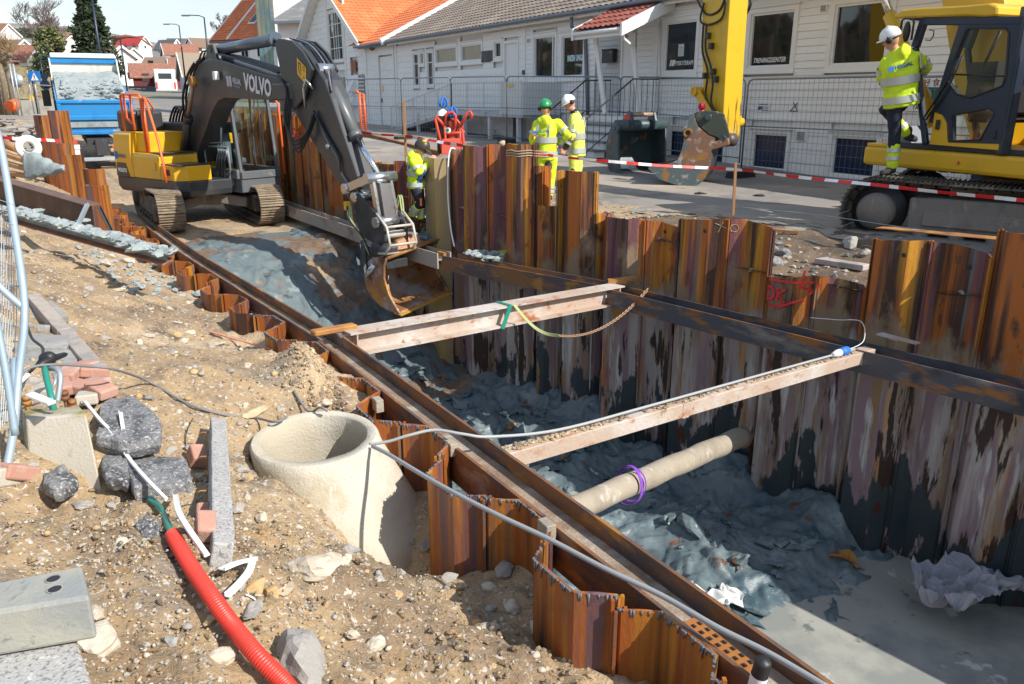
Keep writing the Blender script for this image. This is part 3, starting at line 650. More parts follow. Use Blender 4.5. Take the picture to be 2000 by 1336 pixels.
# standing piles by the lorry
stand = [(68, 248, 22.0, 1.05), (84, 238, 22.6, 1.1), (100, 222, 27, .95), (112, 220, 27.8, .95), (126, 224, 28.6, .9), (100, 300, 20.0, .55), (116, 302, 19.4, .6), (128, 300, 19.0, .6), (88, 318, 19.8, .35), (150, 350, 17.5, .35)]
for k, (u, v, y, h) in enumerate([(76, 225, 22.3, 2.0), (102, 216, 27, 1.4), (119, 216, 28, 1.3), (96, 276, 20.6, 1.3), (114, 280, 19.6, 1.35), (141, 302, 18.3, .7), (88, 290, 21.0, .5), (178, 330, 15.6, .35), (184, 362, 14.4, .3)]):
    top = PY(u, v, y); g = MB(); L_ = ['tall rusty pile with a red spray mark standing alone left of the lorry', 'ochre pile with notched edge beside the blue lorry, left one', 'notched brown pile right against the blue lorry side', 'rusty pile standing under the barrier tape end', 'broad purple brown pile nearest the lorry rear wheel', 'short dull pile stump in front of the lorry bumper', 'short pale pile stump behind the barrier tape', 'short pile stump left of the yellow excavator tail', 'lowest pile stump by the excavator track']
    a = R(-20+10*(k % 3)); r3 = Matrix.Rotation(a, 3, 'Z'); w_ = .36 if k != 4 else .42; pr = [(-w_/2, .12), (-w_/4-.03, -.06), (w_/4+.03, -.06), (w_/2, .12)]
    ring = []
    for (x, y_) in pr: ring.append(r3 @ Vector((x, y_, 0)))
    for p0, p1 in zip(ring, ring[1:]):
        d = (p1-p0); nrm = Vector((-d.y, d.x, 0)).normalized()*.02
        b = [top+p0-nrm, top+p1-nrm, top+p1+nrm, top+p0+nrm]; g.hexa([q-Vector((0, 0, h+.8)) for q in b]+b)
    o = g.build('sheet_pile', m_pile); tag(o, L_[k], 'sheet pile', 'single piles standing by the lorry')
# --- wales
def hbeam_st(name, label, sa, sb, tfun, zt, hgt, wid, mat, matw, flt=.022, nseg=8, end=True):
    th_ = thing(name, label, 'steel beam', ST((sa+sb)/2, tfun((sa+sb)/2), zt-hgt))
    for k, off in (('flange', 0), ('flange', -wid)):
        g = MB()
        for i in range(nseg):
            a, b = sa+(sb-sa)*i/nseg, sa+(sb-sa)*(i+1)/nseg
            vs = [ST(a, tfun(a)+off, zt-hgt), ST(b, tfun(b)+off, zt-hgt), ST(b, tfun(b)+off+flt, zt-hgt), ST(a, tfun(a)+off+flt, zt-hgt)]
            g.hexa(vs+[v+Vector((0, 0, hgt)) for v in vs])
        g.build('flange', mat, th_)
    g = MB(); zw = zt-hgt*.48
    for i in range(nseg):
        a, b = sa+(sb-sa)*i/nseg, sa+(sb-sa)*(i+1)/nseg
        vs = [ST(a, tfun(a)-wid+flt, zw), ST(b, tfun(b)-wid+flt, zw), ST(b, tfun(b), zw), ST(a, tfun(a), zw)]
        g.hexa(vs+[v+Vector((0, 0, .014)) for v in vs])
    g.build('web', matw, th_); return th_
near_t = lambda s: WN(s)-.02
hbeam_st('wale_beam', 'brown steel wale beam with muddy trough nearest the camera, under the long grey hose', -7.2, -.02, near_t, -.455, .26, .24, m_wale, m_web)
hbeam_st('wale_beam', 'further steel wale beam along the low piles, running up to the black and yellow excavator', .0, 8.4, near_t, -.475, .24, .2, m_wale, m_web)
tF1 = lambda s: WF(s)
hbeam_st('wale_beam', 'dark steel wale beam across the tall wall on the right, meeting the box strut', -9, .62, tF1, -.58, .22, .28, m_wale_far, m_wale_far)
hbeam_st('wale_beam', 'middle wale beam on the tall wall with a lump of blue clay on top', .66, 3.55, tF1, -.56, .22, .26, m_wale, m_web)
hbeam_st('wale_beam', 'far pale muddy wale beam on the tall wall, running behind the digger bucket', 3.75, 16, tF1, -.56, .24, .22, M('mud_grey_steel', (.33, .29, .25), .85, 0, [((.20, .14, .1), 2, .52, .64, I3)], (.4, 20)), m_web)
# --- struts
def ibeam(g, a, b, h, w_, tf=.02, tw=.014, mw=0):
    d = (b-a).normalized(); sd_ = d.cross(Vector((0, 0, 1))).normalized(); up = sd_.cross(d)
    g.bar(a+up*(h/2-tf/2), b+up*(h/2-tf/2), w_, tf, up=up); g.bar(a-up*(h/2-tf/2), b-up*(h/2-tf/2), w_, tf, up=up)
    g.bar(a, b, tw, h-2*tf, up=up, m=mw)
a = ST(.04, .03, -.545); b = ST(.70, 3.93, -.685); d = (b-a).normalized(); sd_ = d.cross(Vector((0, 0, 1))).normalized(); up = sd_.cross(d)
t1 = thing('strut_beam', 'pale rust-stained steel strut across the trench with a green strap round it', 'strut', a)
H1 = .24
for k in (1, -1):
    g = MB(); g.bar(a+up*(k*(H1/2-.01)), b+up*(k*(H1/2-.01)), .22, .02, up=up); g.build('flange', m_strut, t1)
g = MB(); g.bar(a, b, .014, H1-.04, up=up)
for f in (.02, .98): g.bar(a+(b-a)*f-up*.1, a+(b-a)*f+up*.1, .2, .014, up=d)
g.build('web', m_strut, t1)
g = MB(); c = ST(.10, -.06, -.41); g.bar(c-d*.22, c+d*.24, .11, .055, up=up); tag(g.build('steel_block', m_rust, bevel=.012), 'ochre steel block lying on the near end of the pale strut', 'steel block')
g = MB(); c = b+up*.155-d*.1
g.prism([(-.05, -.025), (.05, -.025), (.05, .025), (.04, .025), (.04, -.015), (-.04, -.015), (-.04, .025), (-.05, .025)], c+d*.06, sd_, up, .001)
g = MB(); q = ST(.83, 3.86, -.555); dd = (ST(.58, 4.25, -.50)-q).normalized()
u2 = Vector((0, 0, 1)); s2_ = dd.cross(u2)
for o1, o2, w1, h1 in ((0, .03, .11, .008), (0, -.03, .11, .008), (.05, 0, .008, .06), (-.05, 0, .008, .06)): g.bar(q+s2_*o1+u2*o2, q+dd*.42+s2_*o1+u2*o2, w1, h1)
tag(g.build('box_section_offcut', m_rust), 'short rusty hollow offcut lying across wale and strut end', 'steel offcut')
g = MB()
cc = b-Vector((0, 0, .13)); e1 = A2.to_3d()
g.add([cc-e1*.22, cc+e1*.2, cc-Vector((0, 0, .26))+e1*.02, cc-e1*.22+N2.to_3d()*.02, cc+e1*.2+N2.to_3d()*.02, cc-Vector((0, 0, .26))+e1*.02+N2.to_3d()*.02], [(0, 1, 2), (5, 4, 3), (0, 3, 4, 1), (1, 4, 5, 2), (2, 5, 3, 0)])
g.build('gusset_plate', m_rust, t1)
a = ST(-2.86, .03, -.60); b = ST(-2.60, 4.40, -.655); d = (b-a).normalized(); sd_ = d.cross(Vector((0, 0, 1))).normalized(); up = sd_.cross(d)
t2 = thing('strut_beam', 'slim rust-stained box strut with sand on top crossing the trench above the timber pole', 'strut', a)
g = MB(); g.bar(a, b, .13, .12, up=up); g.build('box_section', m_strut, t2, bevel=.006)
g = MB()
for f in (.40, .955): g.bar(a+(b-a)*f-d*.035, a+(b-a)*f+d*.035, .136, .126, up=up)
g.build('collar', m_strut, t2)
sand = MB(); rn = random.Random(4)
for k in range(420):
    f = rn.uniform(.02, .3)**1.1 if rn.random() < .55 else rn.uniform(.3, .95); o_ = rn.gauss(0, .02); r_ = rn.uniform(.006, .016)
    o_ = max(-.05, min(.05, o_)); sand.rock(a+(b-a)*f+sd_*o_+up*(.06+r_*.4), (r_*1.6, r_*1.2, r_*.8), seed=k, sub=0, ang=k, smooth=True)
o = sand.build('sand', m_dirt, kind='stuff'); o['label'] = 'sand spilled along the top of the slim box strut'
a = ST(-3.32, .10, -.86); b = ST(-1.25, 4.26, -2.02); d = (b-a).normalized()
t3 = thing('timber_strut', 'round timber pole propped across the trench with a purple strap', 'timber pole', a)
g = MB(); n = 22; g.tube([a+d*(-.1)+(b-a+d*.1)*(i/n)+Vector((0, 0, .006*math.sin(i*1.3))) for i in range(n+1)], [.085+.03*i/n+.002*math.sin(i*2.2) for i in range(n+1)], 20); g.build('pole', m_timber, t3)
g = MB(); e = b-d*.02; g.ring(e-Vector((0, 0, .02)), d, .118, .10, .012, 16); g.build('end_band', m_rust, t3)
def band(c, ax, r_, w_, th_, mat, name, label, cat, wob=0):
    g = MB(); ax = ax.normalized(); u = ax.cross(Vector((0, 0, 1))).normalized(); v = ax.cross(u); n = 26; pts = []
    for i in range(n):
        an = 6.2832*i/n; pts.append(c+(u*math.cos(an)+v*math.sin(an)*(1+wob))*(r_)+ax*(wob*.06*math.sin(an*2)))
    for p, q in zip(pts, pts[1:]+pts[:1]): g.bar(p, q+(q-p)*.1, th_, w_, up=ax)
    return tag(g.build(name, mat), label, cat)
c3 = a+(b-a)*.295
band(c3, d+Vector((.25, 0, 0)), .125, .035, .005, m_purple, 'strap', 'purple strap looped round the timber pole', 'strap', .25)
band(c3+d*.05, d+Vector((-.2, .1, 0)), .118, .03, .005, m_purple, 'strap', 'second purple loop of strap beside the first on the timber pole', 'strap', .15)
# chain and sling on the big strut
a = ST(.04, .03, -.545); b = ST(.70, 3.93, -.685); d = (b-a).normalized(); up = Vector((0, 0, 1)); sdv = d.cross(up).normalized()
if sdv.y > 0: sdv = -sdv      # towards the camera
c = a+d*2.02
g = MB(); hw, hh = .118, .128
loop = [c+sdv*hw+up*hh, c+sdv*hw-up*hh+d*(-.12), c-sdv*hw-up*hh, c-sdv*hw+up*hh]
for p, q in zip(loop, loop[1:]+loop[:1]): g.bar(p, q, .004, .055, up=d)
tag(g.build('lifting_sling', m_green), 'green lifting sling wound round the pale strut', 'sling')
g = MB(); p0 = c+sdv*.12+up*.13+d*.05; p1 = PY(1093, 656, 8.35)
n = 14; pts = [p0.lerp(p1, i/n)-Vector((0, 0, .10*math.sin(math.pi*i/n))) for i in range(n+1)]
for p, q in zip(pts, pts[1:]): g.bar(p, q, .035, .006, up=sdv)
tag(g.build('ratchet_strap', m_strapg), 'slack yellow green ratchet strap hanging from the strut to the chain', 'strap')
p2 = ST(.22, 4.0, -.54); n = 54
ch = thing('chain', 'sagging rusty chain from the ratchet strap up to the wale', 'chain', p1)
def cat_pt(f): return p1.lerp(p2, f)-Vector((0, 0, .30*4*f*(1-f)*.6))
link = None
for i in range(n):
    q0, q1 = cat_pt(i/n), cat_pt((i+1)/n); dd = (q1-q0); l = dd.length; dd.normalize()
    if link is None:
        g = MB(); pts = [Vector((.5*math.cos(t)*1.0+.22*(1 if math.cos(t) > 0 else -1), .36*math.sin(t), 0)) for t in [6.2832*k/10 for k in range(10)]]
        g.tube(pts, .13, 5, closed=True); link = g.build('chain_link', m_chain, ch); o = link
    else: o = link.copy(); COL.objects.link(o)
    qq = dd.to_track_quat('X', 'Z').to_matrix().to_4x4(); sc_ = l*1.25
    M4 = Matrix.Translation((q0+q1)/2) @ qq @ Matrix.Rotation(R(90)*(i % 2)+.4, 4, 'X') @ Matrix.Scale(sc_, 4)
    o.matrix_basis = M4
# stakes and other steel lying at the far wale
g = MB(); q = ST(3.35, 3.28, -.56); g.bar(q, ST(3.1, 3.95, -.50), .05, .03); tag(g.build('spirit_level', M('level_yellow', (.70, .72, .03), .5)), 'yellow spirit level lying on the far wale beam', 'spirit level')
g = MB(); q = ST(1.62, 4.05, -.50); g.bar(q, ST(1.72, 4.38, -.46), .22, .012); tag(g.build('steel_plate', m_rust), 'small rusty plate lying on the middle wale beam', 'steel plate')
g = MB(); q = ST(-2.55, 4.6, -.50); g.bar(q, ST(-2.78, 4.58, -.50), .10, .014); g.bar(q, ST(-2.95, 4.60, -.495), .08, .014); tag(g.build('steel_plate', m_strut), 'narrow pale plate lying on the wale above the box strut end', 'steel plate')
g = MB(); q = ST(3.78, 3.0, -.60); g.bar(q-A2.to_3d()*0, q+A2.to_3d()*.2-N2.to_3d()*.02, .05, .06); tag(g.build('timber_offcut', m_rust), 'orange brown block wedged on the far wale beam end', 'block')
cl = MB(); rn = random.Random(9)
for k in range(26):
    q = ST(3.2+rn.uniform(-.45, .25), 3.35+rn.uniform(-.18, .15), -.52+rn.uniform(-.03, .03)); cl.rock(q, (rn.uniform(.05, .13), rn.uniform(.04, .09), rn.uniform(.02, .05)), seed=k+40, ang=k, smooth=False, sub=1)
o = cl.build('clay_lump', m_claydry); tag(o, 'lump of blue grey clay on the middle wale beam', 'clay')
cl = MB()
for k in range(40):
    q = ST(5.3+rn.uniform(-.8, .6), 3.25+rn.uniform(-.2, .25), -.5+rn.uniform(-.05, .03)); cl.rock(q, (rn.uniform(.05, .15), rn.uniform(.04, .1), rn.uniform(.03, .07)), seed=k+140, ang=k, smooth=True, sub=1)
o = cl.build('clay_lump', m_clay); tag(o, 'dark clay heaped on the wale at the feet of the harnessed worker', 'clay')
# ================================================================ the white house along the street
UP = Vector((0, 0, 1))
def FV(u, v, off=0.0):            # point on the plane parallel to the house front, off metres in front of it
    d = ray(u, v); k = (off+F0.dot(FN))/(d.dot(FN)); p = Vector((0, 0, CH))+d*k; r = p-F0-FN*off
    return r.dot(FD), p.z
def fbox(g, f0, f1, z0, z1, o0, o1, m=0):
    g.hexa([FW(f0, z0, o0), FW(f1, z0, o0), FW(f1, z0, o1), FW(f0, z0, o1), FW(f0, z1, o0), FW(f1, z1, o0), FW(f1, z1, o1), FW(f0, z1, o1)], m); return g
def boards(parent, f0, f1, z0, z1, pitch, holes, off=.0, name='board', gable=None, mat=None):
    z = z0; n = 0
    while z < z1-.02:
        zz = min(z+pitch, z1); segs = [(f0, f1)] if gable is None else [gable((z+zz)/2)]
        for (a, b, c, d) in holes:
            if c < zz-.01 and d > z+.01:
                ns = []
                for (p, q) in segs:
                    if b <= p or a >= q: ns.append((p, q)); continue
                    if a > p+.03: ns.append((p, a))
                    if b < q-.03: ns.append((b, q))
                segs = ns
        for (p, q) in segs:
            if q-p < .04: continue
            g = MB(); x0, x1 = off+.030, off+.012
            g.hexa([FW(p, z, off-.02), FW(q, z, off-.02), FW(q, z, x0), FW(p, z, x0), FW(p, zz-.003, off-.02), FW(q, zz-.003, off-.02), FW(q, zz-.003, x1), FW(p, zz-.003, x1)])
            g.build(name, mat or m_siding, parent); n += 1
        z = zz
    return n
def window(parent, f0, f1, z0, z1, off=0, trim=.11, pane=None, mull=(), sill=True, name='window'):
    g = MB(); o1 = off+.05
    for a, b, c, d in ((f0-trim, f0, z0-trim, z1+trim), (f1, f1+trim, z0-trim, z1+trim), (f0, f1, z1, z1+trim), (f0, f1, z0-trim, z0)): fbox(g, a, b, c, d, off-.03, o1)
    fbox(g, f0-trim-.04, f1+trim+.04, z1+trim, z1+trim+.03, off-.03, o1+.05)
    if sill: fbox(g, f0-trim-.03, f1+trim+.03, z0-trim-.035, z0-trim, off-.03, o1+.04)
    fr = g.build(name, m_trim, parent)
    g = MB(); w_ = .05
    for a, b, c, d in ((f0, f0+w_, z0, z1), (f1-w_, f1, z0, z1), (f0+w_, f1-w_, z1-w_, z1), (f0+w_, f1-w_, z0, z0+w_)): fbox(g, a, b, c, d, off-.04, off+.012)
    for kind, x in mull:
        if kind == 'v': fbox(g, x-.025, x+.025, z0+w_, z1-w_, off-.035, off+.01)
        else: fbox(g, f0+w_, f1-w_, x-.02, x+.02, off-.033, off+.008)
    g.build('frame', m_trim, fr)
    g = MB(); fbox(g, f0, f1, z0, z1, off-.07, off-.045); g.build('pane', pane or m_pane, fr)
    return fr
def tiles(name, parent, mat, org, along, upv, nA, nU, pw=.28, ph=.34, amp=.035, step=.03, nsub=5):
    """interlocking tile surface: along = unit vector of the eave, upv = unit vector up the slope"""
    nrm = along.cross(upv).normalized(); 
    if nrm.z < 0: nrm = -nrm
    na = nA*nsub; rows = []; 
    for k in range(nU):
        rows.append((k*ph, step)); rows.append(((k+1)*ph-.002, 0.0))
    g = MB()
    vs = []
    for (h, st_) in rows:
        k = int(h/ph+.01)
        for i in range(na+1):
            a = i*pw/nsub; ph_ = (i % nsub)/nsub; w_ = amp*(math.sin(2*math.pi*ph_)*.5+.5)
            vs.append(org+along*a+upv*h+nrm*(w_+st_))
    n = na+1; fs = [(r*n+i, r*n+i+1, (r+1)*n+i+1, (r+1)*n+i) for r in range(len(rows)-1) for i in range(na)]
    g.add(vs, fs, 0, False); o = g.build(name, mat, parent, kind='stuff'); return o
EAVE = 4.12
hs = thing('white_house', 'long white boarded house with brown tiled roof, porch and ramp along the street', 'house', FW(8, 0))
g = MB(); fbox(g, -16, 26.5, -.3, EAVE, -9, -.075); g.build('wall_core', m_siding, hs)
W_up = [(.03, 1.35, 2.34, 3.53), (2.41, 3.71, 2.36, 3.54), (4.05, 5.0, 2.34, 3.54), (5.55, 6.79, 2.33, 3.57), (10.64, 11.86, 2.31, 3.53), (12.28, 13.61, 2.30, 3.60),
        (17.53, 19.3, 3.02, 3.62), (19.76, 21.8, 3.02, 3.62), (22.12, 22.73, 2.17, 3.52), (23.11, 23.53, 3.05, 3.54), (23.71, 24.3, 2.15, 3.52), (15.97, 16.48, 3.06, 3.60), (-3.2, -2.0, 2.34, 3.54), (-6, -4.8, 2.34, 3.54)]
W_lo = [(5.78, 6.49, .07, .88), (2.29, 3.36, .08, .91), (-.05, 1.05, .11, .93), (4.3, 5.2, .07, .88), (16.6, 17.6, .28, 1.0), (14.35, 15.1, .28, 1.0), (-3, -2, .1, .93)]
door_h = [(14.68, 15.75, 1.25, 3.55), (8.05, 9.95, 1.25, 3.62)]
holes = [(a-.11, b+.11, c-.11, d+.11) for a, b, c, d in W_up]+door_h+[(8.0, 10.0, 1.2, 3.7)]
boards(hs, -16, 14.2, 1.25, 3.95, .152, holes)
boards(hs, 14.3, 26.5, 1.25, 3.95, .245, holes)
boards(hs, -16, 14.2, .0, 1.20, .30, [(a-.1, b+.1, c-.1, d+.1) for a, b, c, d in W_lo], off=-.02)
g = MB(); fbox(g, -16, 26.5, 1.20, 1.25, -.05, .055); fbox(g, 14.18, 14.34, 1.25, 3.95, -.02, .05); fbox(g, 26.30, 26.52, .1, 4.0, -.02, .06); fbox(g, 7.02, 7.14, .1, 3.95, -.02, .07); g.build('trim_board', m_trim, hs)
g = MB(); fbox(g, 14.3, 26.4, .0, 1.20, -.08, -.02); g.build('plinth', m_sidfar, hs)
wins = {}
for i, (a, b, c, d) in enumerate(W_up):
    if a > 17 and a < 20: w_ = window(hs, a, b, c, d, pane=m_panecurt)
    elif a > 22: w_ = window(hs, a, b, c, d, trim=.08, pane=m_panecurt if i % 2 else m_pane, mull=(('h', (c+d)/2+.25),) if d-c > 1 else ())
    elif abs(a-5.55) < .01: w_ = window(hs, a, b, c, d, pane=m_panedk)
    elif i == 5: w_ = window(hs, a, b, c, d, mull=(('v', a+.18),))
    else: w_ = window(hs, a, b, c, d)
    wins[i] = w_
for a, b, c, d in W_lo: window(hs, a, b, c, d, off=-.02, trim=.09, pane=m_paneb, sill=False)
m_letter = M('window_lettering', (.75, .78, .78), .5)
LX = -FD           # lettering reads from far left to near right
text('TRENINGSSENTER', 'window_lettering', m_letter, FW(3.60, 2.47, -.035), LX, UP, .15, hs, shear=.25, bold=.002, sx=.80)
text('FYSIOTERAPI', 'window_lettering', m_letter, FW(6.42, 2.50, -.035), LX, UP, .15, hs, shear=.3, bold=.002, sx=.84)
g = MB()
for k, (q0, q1) in enumerate(((6.62, 6.56), (6.54, 6.44))):
    g.hexa([FW(q0+.0, 2.49, -.042), FW(q1, 2.49, -.042), FW(q1, 2.49, -.034), FW(q0, 2.49, -.034), FW(q0-.045, 2.64, -.042), FW(q1-.045, 2.64, -.042), FW(q1-.045, 2.64, -.034), FW(q0-.045, 2.64, -.034)])
g.build('logo', m_letter, hs)
g = MB(); fbox(g, 6.08, 6.30, 2.72, 3.02, -.043, -.036); g.build('paper_notice', M('paper', (.55, .62, .64), .7), hs)
g = MB()
for k in range(4): fbox(g, 6.12, 6.26, 2.93-.055*k, 2.94-.055*k, -.036, -.034)
g.build('notice_lines', m_greytrim, hs)
text('INKEN UNGA', 'window_lettering', M('hanging_letters', (.50, .68, .70), .6), FW(11.62, 2.78, -.035), LX, UP, .24, hs, bold=.012, sx=.62)
# wall sign, drawn cross, vents
g = MB(); a, b = FV(1481, 218); c, d = FV(1507, 200); fbox(g, c, a, b, d, .03, .045); sg = g.build('wall_sign', m_trim, hs, bevel=.004)
text('BM', 'sign_print', m_logo, FW(a-.02, b+.05, .047), LX, UP, .10, hs, shear=.3, bold=.006)
g = MB(); fbox(g, c+.05, a-.05, d-.06, d-.035, .045, .048)
for k in range(3): fbox(g, c+.04, a-.17, d-.11-.04*k, d-.095-.04*k, .045, .048)
g.build('sign_lines', m_greytrim, hs)
g = MB(); p = FV(1552, 200); q = FV(1545, 217); r_ = FV(1560, 217); s_ = FV(1560, 201)
for a_, b_ in ((p, r_), (s_, q), (q, r_)): g.bar(FW(a_[0], a_[1], .035), FW(b_[0], b_[1], .035), .015, .008, up=FN)
g.build('painted_cross', m_dark, hs)
def vent(u0, v0, u1, v1, col, off=0):
    a = FV(u0, v1, off); b = FV(u1, v0, off); g = MB(); fbox(g, b[0], a[0], a[1], b[1], off+.0, off+.06)
    o = g.build('vent', m_trim, hs); h = b[1]-a[1]
    for k in range(5):
        g = MB(); z = a[1]+h*(.12+.16*k); fbox(g, b[0]+.03, a[0]-.03, z, z+h*.09, off+.06, off+.072); g.build('slat', m_greytrim, o)
vent(1604, 8, 1620, 24, m_greytrim); vent(1557, 255, 1578, 275, m_trim, -.02); vent(1032, 75, 1038, 84, m_greytrim)
# doors
g = MB(); fbox(g, 14.75, 15.68, 1.28, 3.50, -.06, -.02); dr = g.build('door', m_trim, hs); g = MB(); fbox(g, 15.55, 15.60, 2.2, 2.3, -.02, .03); g.build('handle', m_dark, dr)
g = MB()
for a, b, c, d in ((14.66, 14.75, 1.25, 3.6), (15.68, 15.77, 1.25, 3.6), (14.75, 15.68, 3.5, 3.6)): fbox(g, a, b, c, d, -.04, .05)
g.build('door_frame', m_trim, hs)
g = MB(); a = FV(943, 122); b = FV(965, 98); fbox(g, b[0], a[0], a[1], b[1], .03, .06); g.build('notice_board', m_dark, hs)
g = MB(); a = FV(1024, 146); b = FV(1028, 137); fbox(g, b[0], a[0], a[1], b[1], .03, .09); g.build('door_bell', m_dark, hs)
# gutter and eaves
def slope_pt(f, h, pitch=R(27), off0=.45): return FW(f, EAVE+.06+h*math.sin(pitch), off0-h*math.cos(pitch))
g = MB(); fbox(g, -16, 26.5, EAVE-.06, EAVE-.02, -.2, .45); fbox(g, -16, 26.5, EAVE-.16, EAVE+.03, .40, .43); g.build('eaves_board', m_trim, hs)
g = MB()
for i in range(1): g.tube([FW(-16, EAVE-.02, .53), FW(26.7, EAVE-.02, .53)], .075, 10)
go = g.build('gutter', m_greytrim, hs)
for k in range(60):
    f = -14+k*.68
    if f > 26.4: break
    g = MB(); g.bar(FW(f, EAVE-.12, .52), FW(f, EAVE+.05, .62), .025, .012); g.build('gutter_bracket', m_greytrim, go)
upv = (-FN*math.cos(R(27))+UP*math.sin(R(27)))
tiles('roof_tiles', hs, m_tile_b, slope_pt(26.45, -.12), -FD, upv, 145, 20)
g = MB(); g.hexa([slope_pt(-15.9, 0)-UP*.1, slope_pt(26.45, 0)-UP*.1, slope_pt(26.45, 7)-UP*.1, slope_pt(-15.9, 7)-UP*.1, slope_pt(-15.9, 0)-UP*.03, slope_pt(26.45, 0)-UP*.03, slope_pt(26.45, 7)-UP*.03, slope_pt(-15.9, 7)-UP*.03]); g.build('roof_deck', m_brownroof, hs)
g = MB(); g.bar(slope_pt(26.6, -.25)+UP*.05, slope_pt(26.6, 7)+UP*.05, .26, .28, up=FN.cross(FD)); g.build('verge_board', m_trim, hs)
# rear slope so the roof is solid
rp_ = slope_pt(0, 7); 
g = MB(); p = [slope_pt(-15.9, 7), slope_pt(26.4, 7)]; q = [x-FN*6.3-UP*3.2 for x in p]; g.add([p[0], p[1], q[1], q[0]], [(0, 1, 2, 3)]); g.build('rear_roof', m_brownroof, hs)
# drain pipe, grey
def tube_uv(parent, pts, r_, mat, name, n=8):
    g = MB(); g.tube([FW(*FV(u, v, off), off) for u, v, off in pts], r_, n); return g.build(name, mat, parent)
tube_uv(hs, [(1116, 34, .5), (1117, 52, .5), (1124, 60, .35), (1143, 72, .08), (1146, 150, .08), (1149, 250, .08)], .055, m_greytrim, 'downpipe')
tube_uv(hs, [(1288, 45, .1), (1287, 225, .1)], .03, m_trim, 'cable_duct')
# porch
prf = MB(); pz0, pz1 = 3.40, 4.10
tl = FV(1126, 58, 1.6)[0]; tr = FV(1219, 56, 1.6)[0]
dv = (FW(0, pz1, .15)-FW(0, pz0, 1.6)); ln = dv.length; dv.normalize()
tiles('porch_tiles', hs, m_tile_r, FW(tl+.0, pz0+.03, 1.66), -FD, dv, max(3, int((tl-tr)/.24)), 5, pw=.24, ph=ln/4.8, amp=.04)
g = MB(); g.hexa([FW(tr, pz0-.1, 1.6), FW(tl, pz0-.1, 1.6), FW(tl, pz1-.1, .0), FW(tr, pz1-.1, .0), FW(tr, pz0, 1.6), FW(tl, pz0, 1.6), FW(tl, pz1, .0), FW(tr, pz1, .0)]); fbox(g, tr, tl, pz0-.20, pz0+.0, 1.60, 1.64)
g.build('porch_roof', m_trim, hs)
for f in (tl+.03, tr-.04):
    g = MB(); g.hexa([FW(f-.04, pz0-.22, 1.72), FW(f+.04, pz0-.22, 1.72), FW(f+.04, pz1-.22, .05), FW(f-.04, pz1-.22, .05), FW(f-.04, pz0+.08, 1.72), FW(f+.04, pz0+.08, 1.72), FW(f+.04, pz1+.10, .05), FW(f-.04, pz1+.10, .05)]); g.build('verge_board', m_trim, hs)
g = MB(); g.tube([FW(tr+.05, pz0-.06, 1.70), FW(tl-.05, pz0-.06, 1.70)], .055, 8); g.build('porch_gutter', m_trim, hs)
tube_uv(hs, [(1217, 60, 1.65), (1218, 76, 1.5), (1239, 93, 1.0), (1241, 130, .95), (1246, 218, .95), (1236, 228, 1.0)], .045, m_trim, 'porch_downpipe')
for (u0, v0, u1, v1, off) in ((1163, 72, 1182, 222, 1.15), (1232, 62, 1252, 222, .9)):
    g = MB(); a = FV(u0, v0, off); b = FV(u1, v1, off); g.bar(FW(a[0], a[1], off), FW(b[0], b[1], off), .16, .05, up=FN); g.build('porch_post', m_trim, hs)
g = MB(); fbox(g, 8.0, 10.0, 1.2, 3.7, -.068, -.05); g.build('porch_back', M('porch_grey', (.42, .44, .46), .7), hs)
boards(hs, 8.75, 9.95, 1.3, 3.6, .152, [], off=-.02, mat=M('porch_board', (.47, .485, .50), .65))
g = MB(); fbox(g, 8.12, 8.62, 1.28, 3.3, -.04, .02); g.build('door', m_trim, hs)
g = MB(); fbox(g, 8.05, 8.12, 1.28, 3.4, -.04, .05); fbox(g, 8.62, 8.7, 1.28, 3.4, -.04, .05); g.build('door_frame', m_trim, hs)
g = MB(); a = FV(1180, 123, .1); b = FV(1202, 96, .1); fbox(g, b[0], a[0], a[1], b[1], .04, .19); fbox(g, b[0]-.01, a[0]+.01, b[1]-.02, b[1]+.015, .03, .21); g.build('letter_box', m_black, hs, bevel=.01)
text('POST', 'letter_box_print', m_galv, FW(b[0]+.16, b[1]-.1, .192), LX, UP, .05, hs)
# steps with landing
st = thing('steps', 'grey painted front steps with black iron handrails below the porch', 'steps', FW(7.4, 0, 1.8))
g = MB(); fbox(g, 6.3, 8.6, 1.05, 1.2, .0, 1.35); fbox(g, 6.3, 8.6, .0, 1.05, .0, 1.30); g.build('landing', m_sidfar, st)
for k in range(5):
    g = MB(); z = 1.2-.2*(k+1); fbox(g, 6.35, 8.5, z-.045, z, 1.30+.28*k, 1.66+.28*k); g.build('tread', m_greytrim, st)
    g = MB(); fbox(g, 6.4, 8.45, max(z-.2, -.1), z-.045, 1.30+.28*k, 1.62+.28*k); g.build('riser', m_sidfar, st)
for f in (6.35, 8.5):
    g = MB(); top = [FW(f, 2.15, .5), FW(f, 2.15, 1.35), FW(f, 1.15, 2.8), FW(f, .95, 2.9), FW(f, .85, 2.85)]; g.tube(top, .02, 6)
    g.tube([FW(f, 1.32, .5), FW(f, 1.32, 1.35), FW(f, .35, 2.75)], .014, 5); o = g.build('handrail', m_black, st)
    for k in range(13):
        off = .5+.185*k; zt = 2.15 if off < 1.35 else 2.15-(off-1.35)*.69; zb = 1.3 if off < 1.35 else 1.3-(off-1.35)*.69
        g = MB(); g.bar(FW(f, max(zb-.1, 0), off), FW(f, zt, off), .014); g.build('baluster', m_black, o)
